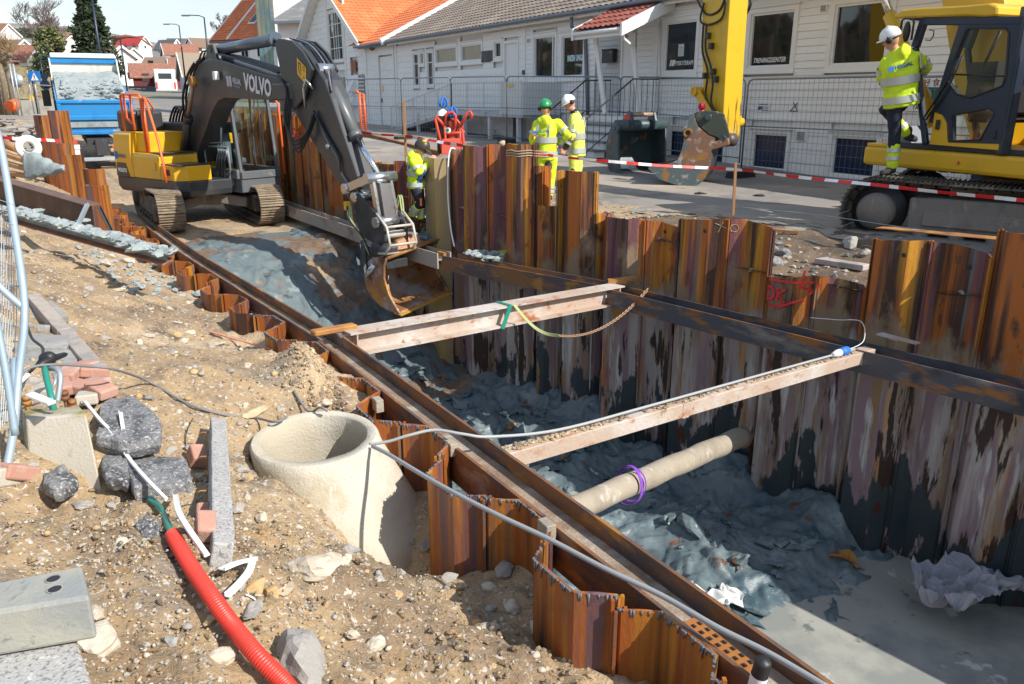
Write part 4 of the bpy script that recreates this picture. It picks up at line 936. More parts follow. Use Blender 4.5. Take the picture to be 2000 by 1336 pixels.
# wheelchair ramp on the left
rm = thing('access_ramp', 'pale steel access ramp with mesh railing rising to the white door', 'ramp', FW(17, 0, 1.5))
O1 = 1.5
def rw(u, v, off=O1): return FW(*FV(u, v, off), off)
pL, pB, pR, pE = FV(799, 254, O1), FV(884, 221, O1), FV(992, 213, O1), FV(1030, 218, O1)
zd = 1.20
f_top = pB[0]; f_bot = f_top+6.3
deck = [(f_bot, .32), (f_top, zd), (11.8, zd)]
g = MB()
for (a, za), (b, zb) in zip(deck, deck[1:]):
    g.hexa([FW(a, za-.14, .1), FW(b, zb-.14, .1), FW(b, zb-.14, O1), FW(a, za-.14, O1), FW(a, za, .1), FW(b, zb, .1), FW(b, zb, O1), FW(a, za, O1)])
g.build('deck', m_galv, rm)
m_ramp = M('ramp_paint', (.56, .58, .58), .6)
for (a, za), (b, zb) in zip(deck, deck[1:]):
    g = MB()
    for h in (.12, .95): g.bar(FW(a, za+h, O1), FW(b, zb+h, O1), .035)
    g.build('rail', m_ramp, rm); n = int(abs(a-b)/1.15)
    for k in range(n+1):
        f = a+(b-a)*k/n; z = za+(zb-za)*k/n; g = MB(); g.bar(FW(f, z-.1, O1+.03), FW(f, z+.97, O1+.03), .05); g.build('post', m_ramp, rm)
    n = int(abs(a-b)/.12); g = MB()
    for k in range(n):
        f = a+(b-a)*k/n; z = za+(zb-za)*k/n; g.bar(FW(f, z+.12, O1), FW(f, z+.95, O1), .008)
    g.build('mesh_bars', m_ramp, rm)
g = MB(); fbox(g, 11.75, 13.3, zd-.05, zd+.95, O1-.02, O1+.02); g.build('end_panel', m_ramp, rm)
g = MB(); fbox(g, 11.73, 11.77, zd-.05, zd+.95, .1, O1); g.build('end_panel', m_ramp, rm)
for f in (12.2, 14.2, 16.2, 18.6, 20.6):
    g = MB(); fbox(g, f-.06, f+.06, .1, zd-.12, O1-.15, O1-.03); g.build('support', m_ramp, rm)
g = MB(); q = [FW(14.4, .15, .4), FW(17.5, zd-.15, .4), FW(14.4, zd-.15, .4)]; g.add(q, [(0, 1, 2)]); g.build('brace_panel', m_sidfar, rm)
g = MB(); fbox(g, 12.35, 12.85, 2.0, 2.08, O1+.03, O1+.04); g.build('yellow_notice', m_yel, rm)
# ---------------- gable house with orange roof
gh = thing('gable_house', 'white gabled house with orange tile roof, tall lattice window and garage door', 'house', FW(36, 0))
def zg(f): return min(4.46+.58*(f-30.75), 4.87+.6*(42.25-f), 8.05)
g = MB(); poly = [(26.65, -.3), (42.3, -.3), (42.3, 4.85), (36.95, 8.02), (30.75, 4.4), (26.65, 4.1)]
g.prism([(f, z) for f, z in poly], F0-FN*.12, FD, UP, (0, 8) if FD.cross(UP).dot(FN) < 0 else (-8, 0)); g.build('wall_core', m_siding, gh)
wg = [(34.41, 36.83, 3.65, 6.18), (34.16, 36.22, 1.23, 2.76)]
gab = lambda z: (30.7 if z < 4.4 else 30.75+(z-4.46)/.58+.05, 42.2 if z < 4.87 else 42.25-(z-4.87)/.6-.05)
boards(gh, 30.7, 42.2, .1, 7.7, .30, [(a-.2, b+.2, c-.12, d+.12) for a, b, c, d in wg]+[(31.0, 32.1, .3, 2.75), (32.0, 33.3, 2.85, 3.6)], gable=gab)
boards(gh, 28.95, 30.6, .2, 4.1, .30, [])
g = MB()
for a, b, c, d in ((30.55, 30.75, .1, 4.4), (33.9, 34.15, .1, 7.2), (36.95, 37.2, .1, 7.2), (26.6, 26.85, .1, 4.1), (28.75, 28.95, .2, 4.1), (26.85, 28.75, 3.62, 4.1)): fbox(g, a, b, c, d, -.03, .07)
g.build('trim_board', m_trim, gh)
window(gh, *wg[0], mull=[('v', 35.2), ('v', 35.62), ('v', 36.04), ('h', 4.28), ('h', 4.9), ('h', 5.55)], pane=m_pane)
window(gh, *wg[1], mull=[('v', 34.85), ('v', 35.5)], pane=m_panecurt)
text('LAIS', 'graffiti', m_logo, FW(35.9, 3.08, .04), LX, UP, .22, gh, sx=.8)
g = MB(); fbox(g, 26.95, 28.7, .3, 3.55, -.07, -.03); gd = g.build('garage_door', m_sidfar, gh)
for k in range(5):
    g = MB(); fbox(g, 26.97, 28.68, .32+.65*k, .32+.65*k+.62, -.03, .0); g.build('door_panel', m_siding, gd)
g = MB(); fbox(g, 28.55, 28.62, 1.4, 1.6, .0, .05); g.build('handle', m_dark, gd)
g = MB(); fbox(g, 28.3, 28.5, 1.9, 2.2, .0, .012); g.build('yellow_notice', m_yel, gd)
g = MB(); fbox(g, 27.2, 27.6, 2.15, 2.35, .0, .012); g.build('red_print_notice', m_letter, gd)
g = MB(); fbox(g, 31.05, 32.05, .35, 2.7, -.02, .03); lv = g.build('louvre_door', m_greytrim, gh)
for k in range(24):
    g = MB(); z = .4+k*.095; 
    if 1.35 < z < 1.5: continue
    fbox(g, 31.12, 31.98, z, z+.05, .03, .055); g.build('slat', m_trim if k % 2 else m_greytrim, lv)
for (z, zz) in ((1.9, 2.5), (1.2, 1.75)):
    g = MB(); g.hexa([FW(32.4, z, 0), FW(33.3, z, 0), FW(33.3, z, .5), FW(32.4, z, .5), FW(32.6, zz, 0), FW(33.1, zz, 0), FW(33.1, zz, .1), FW(32.6, zz, .1)]); g.build('vent_hood', m_trim, gh)
g = MB(); fbox(g, 32.3, 33.1, 2.9, 3.55, .03, .06); g.build('brown_box', m_pile, gh)
g = MB(); g.ellip(FW(29.2, 3.98, .2), .14, .14, .12); g.build('wall_lamp', m_rust, gh)
# roofs: front slope and gable slopes
pt = R(30); upo = -FN*math.cos(pt)+UP*math.sin(pt)
tiles('roof_tiles', gh, m_tile_o, FW(32.2, 4.16, .45), -FD, upo, 20, 26, pw=.27)
g = MB(); fbox(g, 26.6, 30.6, 4.0, 4.14, -.1, .48); g.tube([FW(26.7, 4.1, .55), FW(30.9, 4.1, .55)], .07, 8); g.build('gutter', m_greytrim, gh)
pg = math.atan(.585); a_up = (FD*math.cos(pg)+UP*math.sin(pg)); b_up = (-FD*math.cos(pg)+UP*math.sin(pg))
tiles('roof_tiles', gh, m_tile_o, FW(30.35, 4.32, .55), -FN, a_up, 36, 22, pw=.27)
tiles('roof_tiles', gh, m_tile_o, FW(42.8, 4.66, .55)-FN*9.7, FN, b_up, 36, 20, pw=.27)
for p0, p1 in (((30.3, 4.22), (36.95, 8.12)), ((43.0, 4.5), (36.95, 8.12))):
    g = MB(); a, b = FW(*p0, .56), FW(*p1, .56); g.bar(a, b, .26, .06, up=FN); g.build('verge_board', m_trim, gh)
    g = MB(); a, b = FW(p0[0], p0[1]-.08, .27), FW(p1[0], p1[1]-.08, .27); g.bar(a, b, .04, .55, up=FN); g.build('soffit', m_siding, gh)
g = MB(); r0 = FW(36.95, 8.3, .5); g.tube([r0-FN*10*k/12+UP*.0 for k in range(13)], .12, 8); g.build('ridge', m_tile_o, gh)
# ---------------- fence panels in front of the house
def fence_panel(a, b, zg_a, zg_b, label, hgt=2.0, clamps=True, foot=True, mat=m_galv_d, sag=0):
    a, b = Vector((a[0], a[1], 0)), Vector((b[0], b[1], 0)); d = (b-a); L_ = d.length; d.normalize()
    f = thing('mobile_fence', label, 'fence', Vector((a.x, a.y, zg_a)), 'mobile steel fence panels on the street')
    za, zb = zg_a, zg_b; pa = Vector((a.x, a.y, za+.08)); pb = Vector((b.x, b.y, zb+.08)); H_ = hgt-.08; r_ = .12
    g = MB(); g.tube([pa, pa+UP*(H_-r_), pa+UP*(H_-r_*.3)+d*r_*.3, pa+UP*H_+d*r_, pb+UP*H_-d*r_, pb+UP*(H_-r_*.3)-d*r_*.3, pb+UP*(H_-r_), pb], .02, 6)
    g.tube([pa+UP*.12, pb+UP*.12], .014, 5); g.tube([pa+UP*1.0, pb+UP*1.0], .014, 5); g.build('frame', mat, f)
    g = MB(); n = int(L_/.11)
    for k in range(1, n):
        q = pa.lerp(pb, k/n); g.tube([q+UP*.12, q+UP*H_], .0032, 3, caps=False)
    for k in range(1, 9):
        z = .12+(H_-.12)*k/9; g.tube([pa+UP*z, pb+UP*z], .0032, 3, caps=False)
    g.build('wire_mesh', mat, f)
    if foot:
        g = MB(); r3 = Matrix.Rotation(math.atan2(d.y, d.x), 3, 'Z'); g.box(Vector((a.x, a.y, za+.07)), (.24, .7, .14), r3, taper=.9); g.build('foot_block', m_greypl if foot is True else foot, f, bevel=.01)
    return f
def dp(u, y): d = ray(u, 300); return (d.x/d.y*y, y)
yF = lambda u: 0
def onG(u, v):      # point of the street seen at u, v (the street climbs gently)
    z = 0.0
    for _ in range(12): p = P(u, v, z); z = float(np.interp(p.y, [8, 12, 17, 25, 44], [0, 0, .03, .3, .3]))
    return p
ptsF = [(648, 262, 'leftmost street fence panel, by the louvred door'), (787, 272, 'street fence panel in front of the sloping ramp foot'), (882, 276, 'street fence panel in front of the ramp behind the gas bottles'), (990, 281, 'street fence panel before the white steps and door'), (1207, 296, 'street fence panel behind the green grey bucket')]
end = onG(1443, 325)
P5 = [onG(u, v) for u, v, _ in ptsF]+[end]
for i, (u, v, lb) in enumerate(ptsF): fence_panel(P5[i][:2], P5[i+1][:2], P5[i].z, P5[i+1].z, lb, foot=m_black)
fa = onG(1446, 347)
dir_ = Vector((.56, -.83, 0)).normalized()
fb = fa+Vector((.50, -.866, 0)).normalized()*3.5; fence_panel(fa[:2], fb[:2], fa.z, fa.z, 'leaning street fence panel right of the yellow digger arm, before the basement windows', hgt=2.02, foot=m_black)
fence_panel(fb[:2], (fb+Vector((.5, -.866, 0))*3.5)[:2], fa.z, fa.z, 'street fence panel behind the worker climbing the yellow excavator', foot=m_black)
# restaurant banner fixed on the house behind the climbing worker
bn = thing('banner', 'white and green takeaway banner behind the climbing worker', 'banner', FW(-2, 1.3, .1))
a = FV(1778, 217, .12); b = FV(1850, 158, .12)
g = MB(); fbox(g, b[0]-1, a[0]+.2, a[1], b[1], .06, .075); g.build('banner_cloth', m_letter, bn)
c = FV(1790, 205, .12); d_ = FV(1850, 170, .12)
g = MB(); fbox(g, b[0]-.9, a[0]+.1, c[1], d_[1], .076, .08); g.build('green_field', M('banner_green', (.02, .10, .075), .7), bn)
g = MB(); 
for fx in (-.1, -.55): g.lathe([(.001, 0), (.16, .0), (.17, .008), (.001, .01)], FW(b[0]+.55+fx, (c[1]+d_[1])/2, .082), FN, 16)
g.build('printed_dish', m_claydry, bn)
text('TAKE AWAY', 'banner_print', m_navy, FW(a[0]-.0, a[1]+.035, .079), LX, UP, .10, bn)
text('\u597d \u98df', 'banner_print', M('banner_red', (.25, .02, .03), .7), FW(a[0]-.15, d_[1]+.03, .079), LX, UP, .15, bn)
# ================================================================ far left: hillside town, trees, vehicles
def frame_at(az): # local frame rotated by az (deg) around z: returns ax, ay
    a = R(az); return Vector((math.cos(a), math.sin(a), 0)), Vector((-math.sin(a), math.cos(a), 0))
def house(label, u, v, y, L_, W_, hw, hr, rot, roof, wall=None, eave=.35, wins=2, chim=False, sky=0):
    """u, v: photo point of the middle of the front gable's foot; L_ along ridge, W_ gable width; ridge along ax"""
    c = PY(u, v, y); ax, ay = frame_at(rot); wall = wall or m_sidfar; L_, W_, hw, hr = L_*.85, W_*.80, hw*.76, hr*.76
    t = thing('house', label, 'house', c); z0 = -3; g = MB()
    poly = [(-W_/2, z0), (W_/2, z0), (W_/2, hw), (0, hw+hr), (-W_/2, hw)]
    g.prism(poly, c+ax*L_/2, ay, UP, L_); g.build('wall', wall, t)
    sl = math.hypot(W_/2, hr); k = (W_/2+eave)/(W_/2)
    for sg in (-1, 1):
        e = c+ay*(sg*W_/2*k)+UP*(hw+hr*(1-k)); r_ = c+UP*(hw+hr+.05); n_ = UP*.12
        g = MB(); g.hexa([e-ax*eave, e+ax*(L_+eave), r_+ax*(L_+eave), r_-ax*eave]+[q+n_ for q in (e-ax*eave, e+ax*(L_+eave), r_+ax*(L_+eave), r_-ax*eave)]); g.build('roof', roof, t)
        g = MB(); g.bar(e-ax*(eave+.06)+UP*.0, r_-ax*(eave+.06)+UP*.0, .3, .08, up=ax); g.build('verge_board', m_trim if wall is not m_barn else m_barn, t)
        for q in range(sky):
            if sg == -1:
                m_ = e.lerp(r_, .45)+ax*(L_*(.25+.18*q)); nn = (r_-e).normalized(); g = MB(); g.bar(m_-nn*.6+UP*.2, m_+nn*.6+UP*.2, .7, .06, up=UP); g.build('skylight', m_panedk, t)
    g0 = c-ax*.03
    for i in range(wins):
        for zz in ((.9,) if hw < 3.5 else (.9, hw-.9)):
            q = g0+ay*((i-(wins-1)/2)*W_/(wins+.6))+UP*zz; g = MB(); g.box(q, (.08, .9, 1.0), Matrix.Rotation(R(rot), 3, 'Z')); wn_ = g.build('window', m_trim, t); g = MB(); g.box(q-ax*.05, (.05, .7, .8), Matrix.Rotation(R(rot), 3, 'Z')); g.build('pane', m_panedk, wn_)
    for sg in (-1, 1):
        for i in range(int(L_/3)):
            q = c+ay*(sg*(W_/2+.03))+ax*(1.5+3*i)+UP*1.2; g = MB(); g.box(q, (.9, .08, 1.0), Matrix.Rotation(R(rot), 3, 'Z')); g.build('window', m_panedk, t)
    if chim:
        g = MB(); g.box(c+ax*L_*.5+UP*(hw+hr+.3), (.7, .7, 1.4)); g.build('chimney', m_dark, t)
    return t
# rot: direction of the ridge going away from the gable seen by the camera
house('white gable house with brown roof highest on the left hillside', 22, 92, 210, 12, 7.5, 3.6, 3.3, 160, m_tile_far, wins=2)
house('low dark roofed house with white gable on the left edge of the hillside', 50, 116, 150, 12, 6.0, 2.0, 2.2, 165, m_brownroof, wins=2)
house('long house with faded brown roof behind the bare birches', 96, 98, 215, 17, 8, 2.4, 3.2, 8, m_brownroof, wins=0)
house('wide red brown roof behind the pollarded tree', 78, 142, 120, 10, 7, 2.0, 2.7, 178, m_tile_far, wins=0)
house('small house with red roof between the pine and the tall conifer', 142, 100, 210, 9, 6, 2.2, 2.4, 150, m_tile_far, wins=1)
house('white gable house with small square windows behind the blue lorry', 243, 160, 118, 10, 6.0, 4.2, 2.0, 150, m_tile_far, wins=2)
house('dark red barn with faded red tile roof by the bus', 262, 170, 112, 12.0, 6.4, 1.7, 2.1, 25, m_tile_far, m_barn, wins=0)
house('large pale grey gabled house with tan roof right of the bus', 360, 178, 96, 11, 5.2, 2.3, 3.0, 30, M('tan_roof', (.25, .20, .145), .85), M('pale_blue_wall', (.50, .56, .62), .7), wins=0)
house('orange red roofed cottage on the hillside behind the red barn', 262, 122, 190, 8, 6, 1.6, 2.3, 150, m_tile_far, wins=1)
house('white cottage with dark windows above the red barn', 322, 125, 185, 8, 7, 2.6, 2.8, 30, m_tile_far, wins=2)
house('bright red roofed house high on the hill', 284, 98, 250, 9, 7, 1.8, 3.2, 165, M('bright_red_roof', (.34, .035, .03), .7), wins=1)
house('white house with blue slate roof on the hill', 347, 108, 230, 8, 5, 2.2, 3.0, 150, m_tile_dk, wins=1)
house('broad white gable house on the hill left of the orange roof', 372, 106, 240, 12, 10, 2.4, 3.2, 40, m_brownroof, wins=3)
house('grey roofed house at the top of the hill', 330, 96, 290, 14, 9, 1.6, 2.8, 10, m_tile_dk, wins=1)
house('small brown roofed house half hidden on the hill right', 401, 108, 270, 9, 8, 2.2, 2.6, 20, m_brownroof, wins=1)
house('low long brown roof directly behind the red barn', 290, 139, 150, 13, 7, 1.0, 1.9, 5, m_brownroof, wins=0)
house('tiny white gabled annexe right of the barn roof', 336, 150, 135, 6, 4, 2.0, 1.4, 20, m_tile_far, wins=1)
# orange roofed white house near the middle
c = PY(418, 178, 74)
oh = thing('house', 'white house with bright orange roof and four skylights left of the glass column', 'house', c)
ax = Vector((.90, -.44, 0)).normalized(); ay = Vector((.44, .90, 0)).normalized(); L_ = 11.5; W_ = 8; hw = 5.9; hr = 3.6
hw = 4.75; hr = 3.3; c = PY(437, 184, 74); g = MB(); g.prism([(0, -2), (W_, -2), (W_, hw), (W_/2, hw+hr), (0, hw)], c+ax*L_/2, ay, UP, L_); g.build('wall', m_siding, oh)
ev = [c-ay*.5-ax*.5+UP*(hw-.4), c-ay*.5+ax*(L_+.5)+UP*(hw-.4)]; rd = [c+ay*W_/2-ax*.5+UP*(hw+hr+.05), c+ay*W_/2+ax*(L_+.5)+UP*(hw+hr+.05)]
uo = (rd[0]-ev[0]).normalized(); ln = (rd[0]-ev[0]).length
tiles('roof_tiles', oh, m_tile_o, ev[0]+UP*.08, ax, uo, int(L_/.28)+2, int(ln/.34), nsub=4)
g = MB(); g.hexa([ev[0]-UP*.15, ev[1]-UP*.15, rd[1]-UP*.15, rd[0]-UP*.15, ev[0], ev[1], rd[1], rd[0]]); g.build('roof', m_tile_o, oh)
g = MB(); q = [c+ay*(W_+.5)-ax*.5+UP*(hw-.4), c+ay*(W_+.5)+ax*(L_+.5)+UP*(hw-.4)]; g.add([rd[0], rd[1], q[1], q[0]], [(0, 1, 2, 3)]); g.build('roof', m_tile_o, oh)
g = MB(); g.bar(ev[0]-ax*.05, rd[0]-ax*.05, .22, .12, up=ax); g.build('verge_board', m_trim, oh)
g = MB(); q0 = ev[0].lerp(rd[0], .0)+ax*2.0+UP*.16; q1 = rd[0]+ax*2.0+UP*.16; g.bar(q0, q1, .18, .1, up=uo.cross(ax)); g.build('parapet', m_trim, oh)
g = MB(); g.tube([ev[0]-UP*.05, ev[1]-UP*.05], .1, 6); g.build('gutter', m_greytrim, oh)
for k in range(4):
    q = ev[0].lerp(rd[0], .46)+ax*(3.5+1.6*k)+UP*.22; g = MB(); g.bar(q-uo*.75, q+uo*.75, .8, .08, up=uo.cross(ax)); sk_ = g.build('skylight', m_trim, oh); g = MB(); g.bar(q-uo*.62+UP*.06, q+uo*.62+UP*.06, .62, .04, up=uo.cross(ax)); g.build('pane', m_panedk, sk_)
for k in range(6):
    for zz in (3.5, 1.2):
        q = c+ax*(1.2+1.8*k)-ay*.03+UP*zz; g = MB(); g.bar(q-UP*.55, q+UP*.55, .9, .08, up=ay); wn_ = g.build('window', m_trim, oh)
        for sx in (-.2, .2): g = MB(); g.bar(q+ax*sx-ay*.05-UP*.42, q+ax*sx-ay*.05+UP*.42, .3, .05, up=ay); g.build('pane', m_panedk, wn_)
# glass column
gc = thing('glass_column', 'tall narrow glass column standing before the white buildings', 'glass column', PY(531, 200, 52))
c = PY(531, 178, 52); g = MB(); g.box(c+UP*4.8, (.82, .82, 11)); 
m_gcol = M('green_glass', (.10, .15, .15), .05, .3, [((.22, .21, .13), 1.2, .45, .6, (1, 1, .4)), ((.06, .20, .30), .5, .50, .56, (1, 1, .6))], spec=.9)
g.build('glass', m_gcol, gc)
for sx in (-.41, -.14, .14, .41): g = MB(); g.bar(c+Vector((sx, -.42, -.8)), c+Vector((sx, -.42, 10.4)), .03); g.build('glazing_bar', m_greytrim, gc)
# white buildings behind the column
wb = thing('white_building', 'bright white tall building behind the glass column', 'building', PY(575, 190, 70))
c = PY(570, 190, 70); g = MB(); g.box(c+Vector((.6, 2, 6)), (5.6, 4, 18)); g.build('wall', m_trim, wb)
for k in range(3): g = MB(); g.box(c+Vector((-1.2+1.4*k, -.02, 2+2.6)), (.7, .08, 1.1)); g.build('window', m_panedk, wb)
gb = thing('white_building', 'pale boarded wing with small grey hipped roof between column and gable house', 'building', PY(575, 190, 55))
c = PY(578, 184, 56); z_e = PY(578, 44, 56).z; z_r = PY(610, -8, 56).z; g = MB(); g.box(c+Vector((.6, 1.8, (z_e-c.z)/2-.5)), (3.0, 3.4, z_e-c.z+1)); g.build('wall', m_siding, gb)
g = MB(); e = [Vector((c.x-1.3, c.y-.4, z_e)), Vector((c.x+2.6, c.y-.4, z_e+.15)), Vector((c.x+2.6, c.y+4, z_e)), Vector((c.x-1.3, c.y+4, z_e))]; t_ = [Vector((c.x+.7, c.y+1.4, z_r)), Vector((c.x+2.6, c.y+1.4, z_r)), Vector((c.x+2.6, c.y+2, z_r)), Vector((c.x+.7, c.y+2, z_r))]
g.hexa(e+t_); g.build('roof', M('grey_slates', (.16, .165, .17), .8, 0, [((.24, .24, .24), 1, .5, .6, (1, 1, 8))], (.3, 10)), gb)
g = MB(); g.bar(e[0]-UP*.06, e[1]-UP*.06, .16); g.build('gutter', m_greytrim, gb)
for k in (0, 1): g = MB(); g.box(Vector((c.x+.75+.75*k, c.y+.06, PY(578, 70, 56).z)), (.45, .1, 1.3)); g.build('window', m_panecurt, gb)
# ---- trees
def bare_tree(name, label, base, H_, spread, mat, seed=1, levels=5, r0=.22, up=.65, twig=.012, nb=3):
    t = thing(name, label, 'tree', base); rn = random.Random(seed); tr = MB(); cr = MB()
    def grow(p, d, l, r_, lv):
        n = 4 if lv > 1 else 3; pts = [p]; dd = d.copy()
        for i in range(n):
            dd = (dd+Vector((rn.gauss(0, .13), rn.gauss(0, .13), rn.gauss(.03, .08)))).normalized(); pts.append(pts[-1]+dd*l/n)
        g = tr if lv >= levels-1 else cr
        g.tube(pts, [max(twig, r_*(1-.45*i/n)) for i in range(n+1)], 5 if lv > 2 else 3, caps=False)
        if lv <= 0: return
        k = nb+(1 if lv < 3 else 0)
        for i in range(k):
            f = .35+.65*(i+rn.random())/k; q = pts[min(n, int(f*n))]; ang = rn.uniform(0, 6.28); tilt = rn.uniform(.35, .9)*spread
            e = Vector((math.cos(ang)*tilt, math.sin(ang)*tilt, 0))+dd*up+UP*.25; grow(q, e.normalized(), l*rn.uniform(.58, .78), r_*.52, lv-1)
    grow(Vector(base)-UP*.5, Vector((rn.gauss(0, .06), rn.gauss(0, .06), 1)).normalized(), H_*.38, r0, levels)
    tr.build('trunk', mat if mat is m_twigb else m_bark, t); cr.build('crown', mat, t); return t
def leaf_tree(name, label, base, H_, rad, mat, seed=1, cone=False, n=5200, leaf=.22, z0f=.06):
    t = thing(name, label, 'tree', base); rn = random.Random(seed); base = Vector(base)
    g = MB(); g.tube([base-UP*.5, base+UP*H_*.5, base+UP*H_*.92], [rad*.09, rad*.06, .03], 7)
    lm = MB(); clumps = []
    for k in range(150 if cone else 60):
        h = z0f+(1-z0f)*rn.random()**(1.25 if cone else .8); a = rn.uniform(0, 6.283)
        rr = rad*((1-h)**.80*(.82+.3*rn.random()) if cone else math.sin(math.pi*min(1, h*.9+.08))**.6*(.6+.5*rn.random()))
        q = base+Vector((math.cos(a)*rr*rn.uniform(.55, 1), math.sin(a)*rr*rn.uniform(.55, 1), H_*h))
        clumps.append((q, rad*(.30*(1-h)+.10 if cone else rn.uniform(.2, .36))))
        if k % 4 == 0: g.tube([base+UP*H_*h*.9, q], [rad*.02, .01], 4, caps=False)
    g.build('trunk', m_bark, t)
    vs = []; fs = []
    for k in range(n):
        q, cr_ = rn.choice(clumps); v = Vector((rn.gauss(0, 1), rn.gauss(0, 1), rn.gauss(0, .75))).normalized()*cr_*rn.random()**.35
        p = q+v; u1 = Vector((rn.gauss(0, 1), rn.gauss(0, 1), rn.gauss(0, .5))).normalized(); u2 = u1.cross(Vector((rn.gauss(0, 1), rn.gauss(0, 1), rn.gauss(0, 1)))).normalized(); l = leaf*rn.uniform(.6, 1.3)
        b = len(vs); vs += [p-u1*l, p+u2*l*.45-UP*l*.1, p+u1*l-UP*l*.35, p-u2*l*.45]; fs.append((b, b+1, b+2, b+3))
    lm.add(vs, fs, 0, False); lm.build('crown', mat, t); return t
leaf_tree('conifer_tree', 'tall dark conical conifer behind the blue lorry', PY(191, 152, 84), 8.75, 2.55, m_conif, 3, cone=True, n=11000, leaf=.24)
leaf_tree('pine_tree', 'light green bushy pine left of the tall dark conifer', PY(112, 172, 82), 5.4, 1.9, m_pine, 5, n=5200, leaf=.2)
leaf_tree('pine_tree', 'low dark green bush under the light green pine', PY(103, 172, 78), 2.6, 1.6, m_conif, 8, n=3000, leaf=.16)
bare_tree('birch_tree', 'bare birch with a wide twiggy crown, left of the pair', PY(80, 150, 110), 12.5, .85, m_twigb, 4, levels=6, r0=.17, twig=.020)
bare_tree('birch_tree', 'bare birch with upright stems, right of the pair', PY(100, 150, 114), 13.5, .75, m_twigb, 9, levels=6, r0=.18, twig=.020)
bare_tree('bare_tree', 'pale bare tree rising behind the orange roof', PY(446, 110, 160), 10.5, .9, m_twigb, 14, levels=6, r0=.25, twig=.028)
# pollarded tree on the left edge
def pollard(label, u, v, y, h, seed):
    b = PY(u, v, y); t = thing('pollarded_tree', label, 'tree', b); rn = random.Random(seed); g = MB()
    g.tube([b-UP*.3, b+UP*h*.3+Vector((.05, 0, 0)), b+UP*h*.55], [.16, .13, .15], 9); k_ = []
    for i in range(7):
        a = rn.uniform(0, 6.28); q = b+Vector((math.cos(a)*.8*rn.random(), math.sin(a)*.6, h*(.58+.16*rn.random()))); g.tube([b+UP*h*.52, b.lerp(q, .5)+UP*h*.28, q], [.12, .10, .12], 7); g.ellip(q, .19, .19, .17, n=8, jit=.6, seed=i+seed); k_.append(q)
    g.build('trunk', m_bark, t); g = MB()
    for i in range(330):
        q = rn.choice(k_); d = Vector((rn.gauss(0, .55), rn.gauss(0, .55), rn.uniform(.3, 1.2))).normalized(); l = rn.uniform(.5, 1.35); g.tube([q, q+d*l*.5, q+d*l+Vector((rn.gauss(0, .1), 0, rn.gauss(0, .1)))], [.012, .008, .005], 3, caps=False)
    g.build('crown', M('pollard_twigs', (.30, .20, .10), .9), t)
pollard('stout pollarded tree with knobbly head at the left edge', 14, 214, 46, 4.6, 3)
pollard('second slimmer pollarded tree just right of the stout one', 27, 214, 47, 4.4, 6)
pollard('third slim pollarded stem beside the metal posts', 3, 214, 48, 4.4, 9)
# forest masses on the ridge: one mass
rn = random.Random(12); vs = []; fs = []
for k in range(330):
    u = rn.choice([rn.uniform(26, 156), rn.uniform(40, 156), rn.uniform(222, 262), rn.uniform(150, 420)]); y = rn.uniform(300, 430)
    p = PY(u, 150, y); z = HZ(p.x, p.y); r_ = rn.uniform(2.0, 4.2)
    if u > 262: r_ *= .45
    vt = PY(u, 54 if u < 156 else (70 if u < 262 else 90), y).z - r_
    for q in range(95):
        v = Vector((rn.gauss(0, 1), rn.gauss(0, 1), rn.gauss(0, .8))).normalized()*r_*rn.random()**.4; c = Vector((p.x, p.y, vt))+v
        e = Vector((rn.gauss(0, 1), rn.gauss(0, 1), rn.gauss(0, 1))).normalized()*r_*.22; f = Vector((rn.gauss(0, 1), rn.gauss(0, 1), rn.gauss(0, 1))).normalized()*r_*.22
        b = len(vs); vs += [c, c+e, c+f]; fs.append((b, b+1, b+2))
g = MB(); g.add(vs, fs); o = g.build('far_wood', m_forest, kind='stuff'); o['label'] = 'dark far-off wood along the hill ridge'
g = MB(); 
for k in range(1500):
    u = rn.uniform(0, 150); y = rn.uniform(62, 92); p = PY(u, 190, y); z = HZ(p.x, p.y); l = rn.uniform(.1, .35); a = rn.uniform(0, 3)
    g.add([(p.x-.06, p.y, z), (p.x+.06, p.y, z), (p.x+rn.gauss(0, .1), p.y, z+l)], [(0, 1, 2)])
o = g.build('grass', m_grass, kind='stuff'); o['label'] = 'dry grass on the slope behind the signs'
g = MB()
nU, nV = 60, 16
def gsl(a, b):
    u = -30+180*a; y = 60+34*b; p = PY(u, 180, y); return Vector((p.x, p.y, HZ(p.x, p.y)+.05+.12*mnoise.noise(Vector((p.x, p.y, 0)))))
g.grid(gsl, nU, nV); struct(g.build('grass_slope', m_grass))
# low concrete wall strip at the foot of the slope
wl = MB(); a = PY(-20, 215, 52); b = PY(128, 211, 52); wl.bar(Vector((a.x, a.y, .85)), Vector((b.x, b.y, .85)), .25, 1.2); tag(wl.build('retaining_wall', M('pale_stone_wall', (.42, .40, .34), .9, 0, [((.3, .29, .25), 2, .5, .65, I3)], (.5, 12)), bevel=.02), 'low pale wall at the foot of the grassy slope', 'wall')
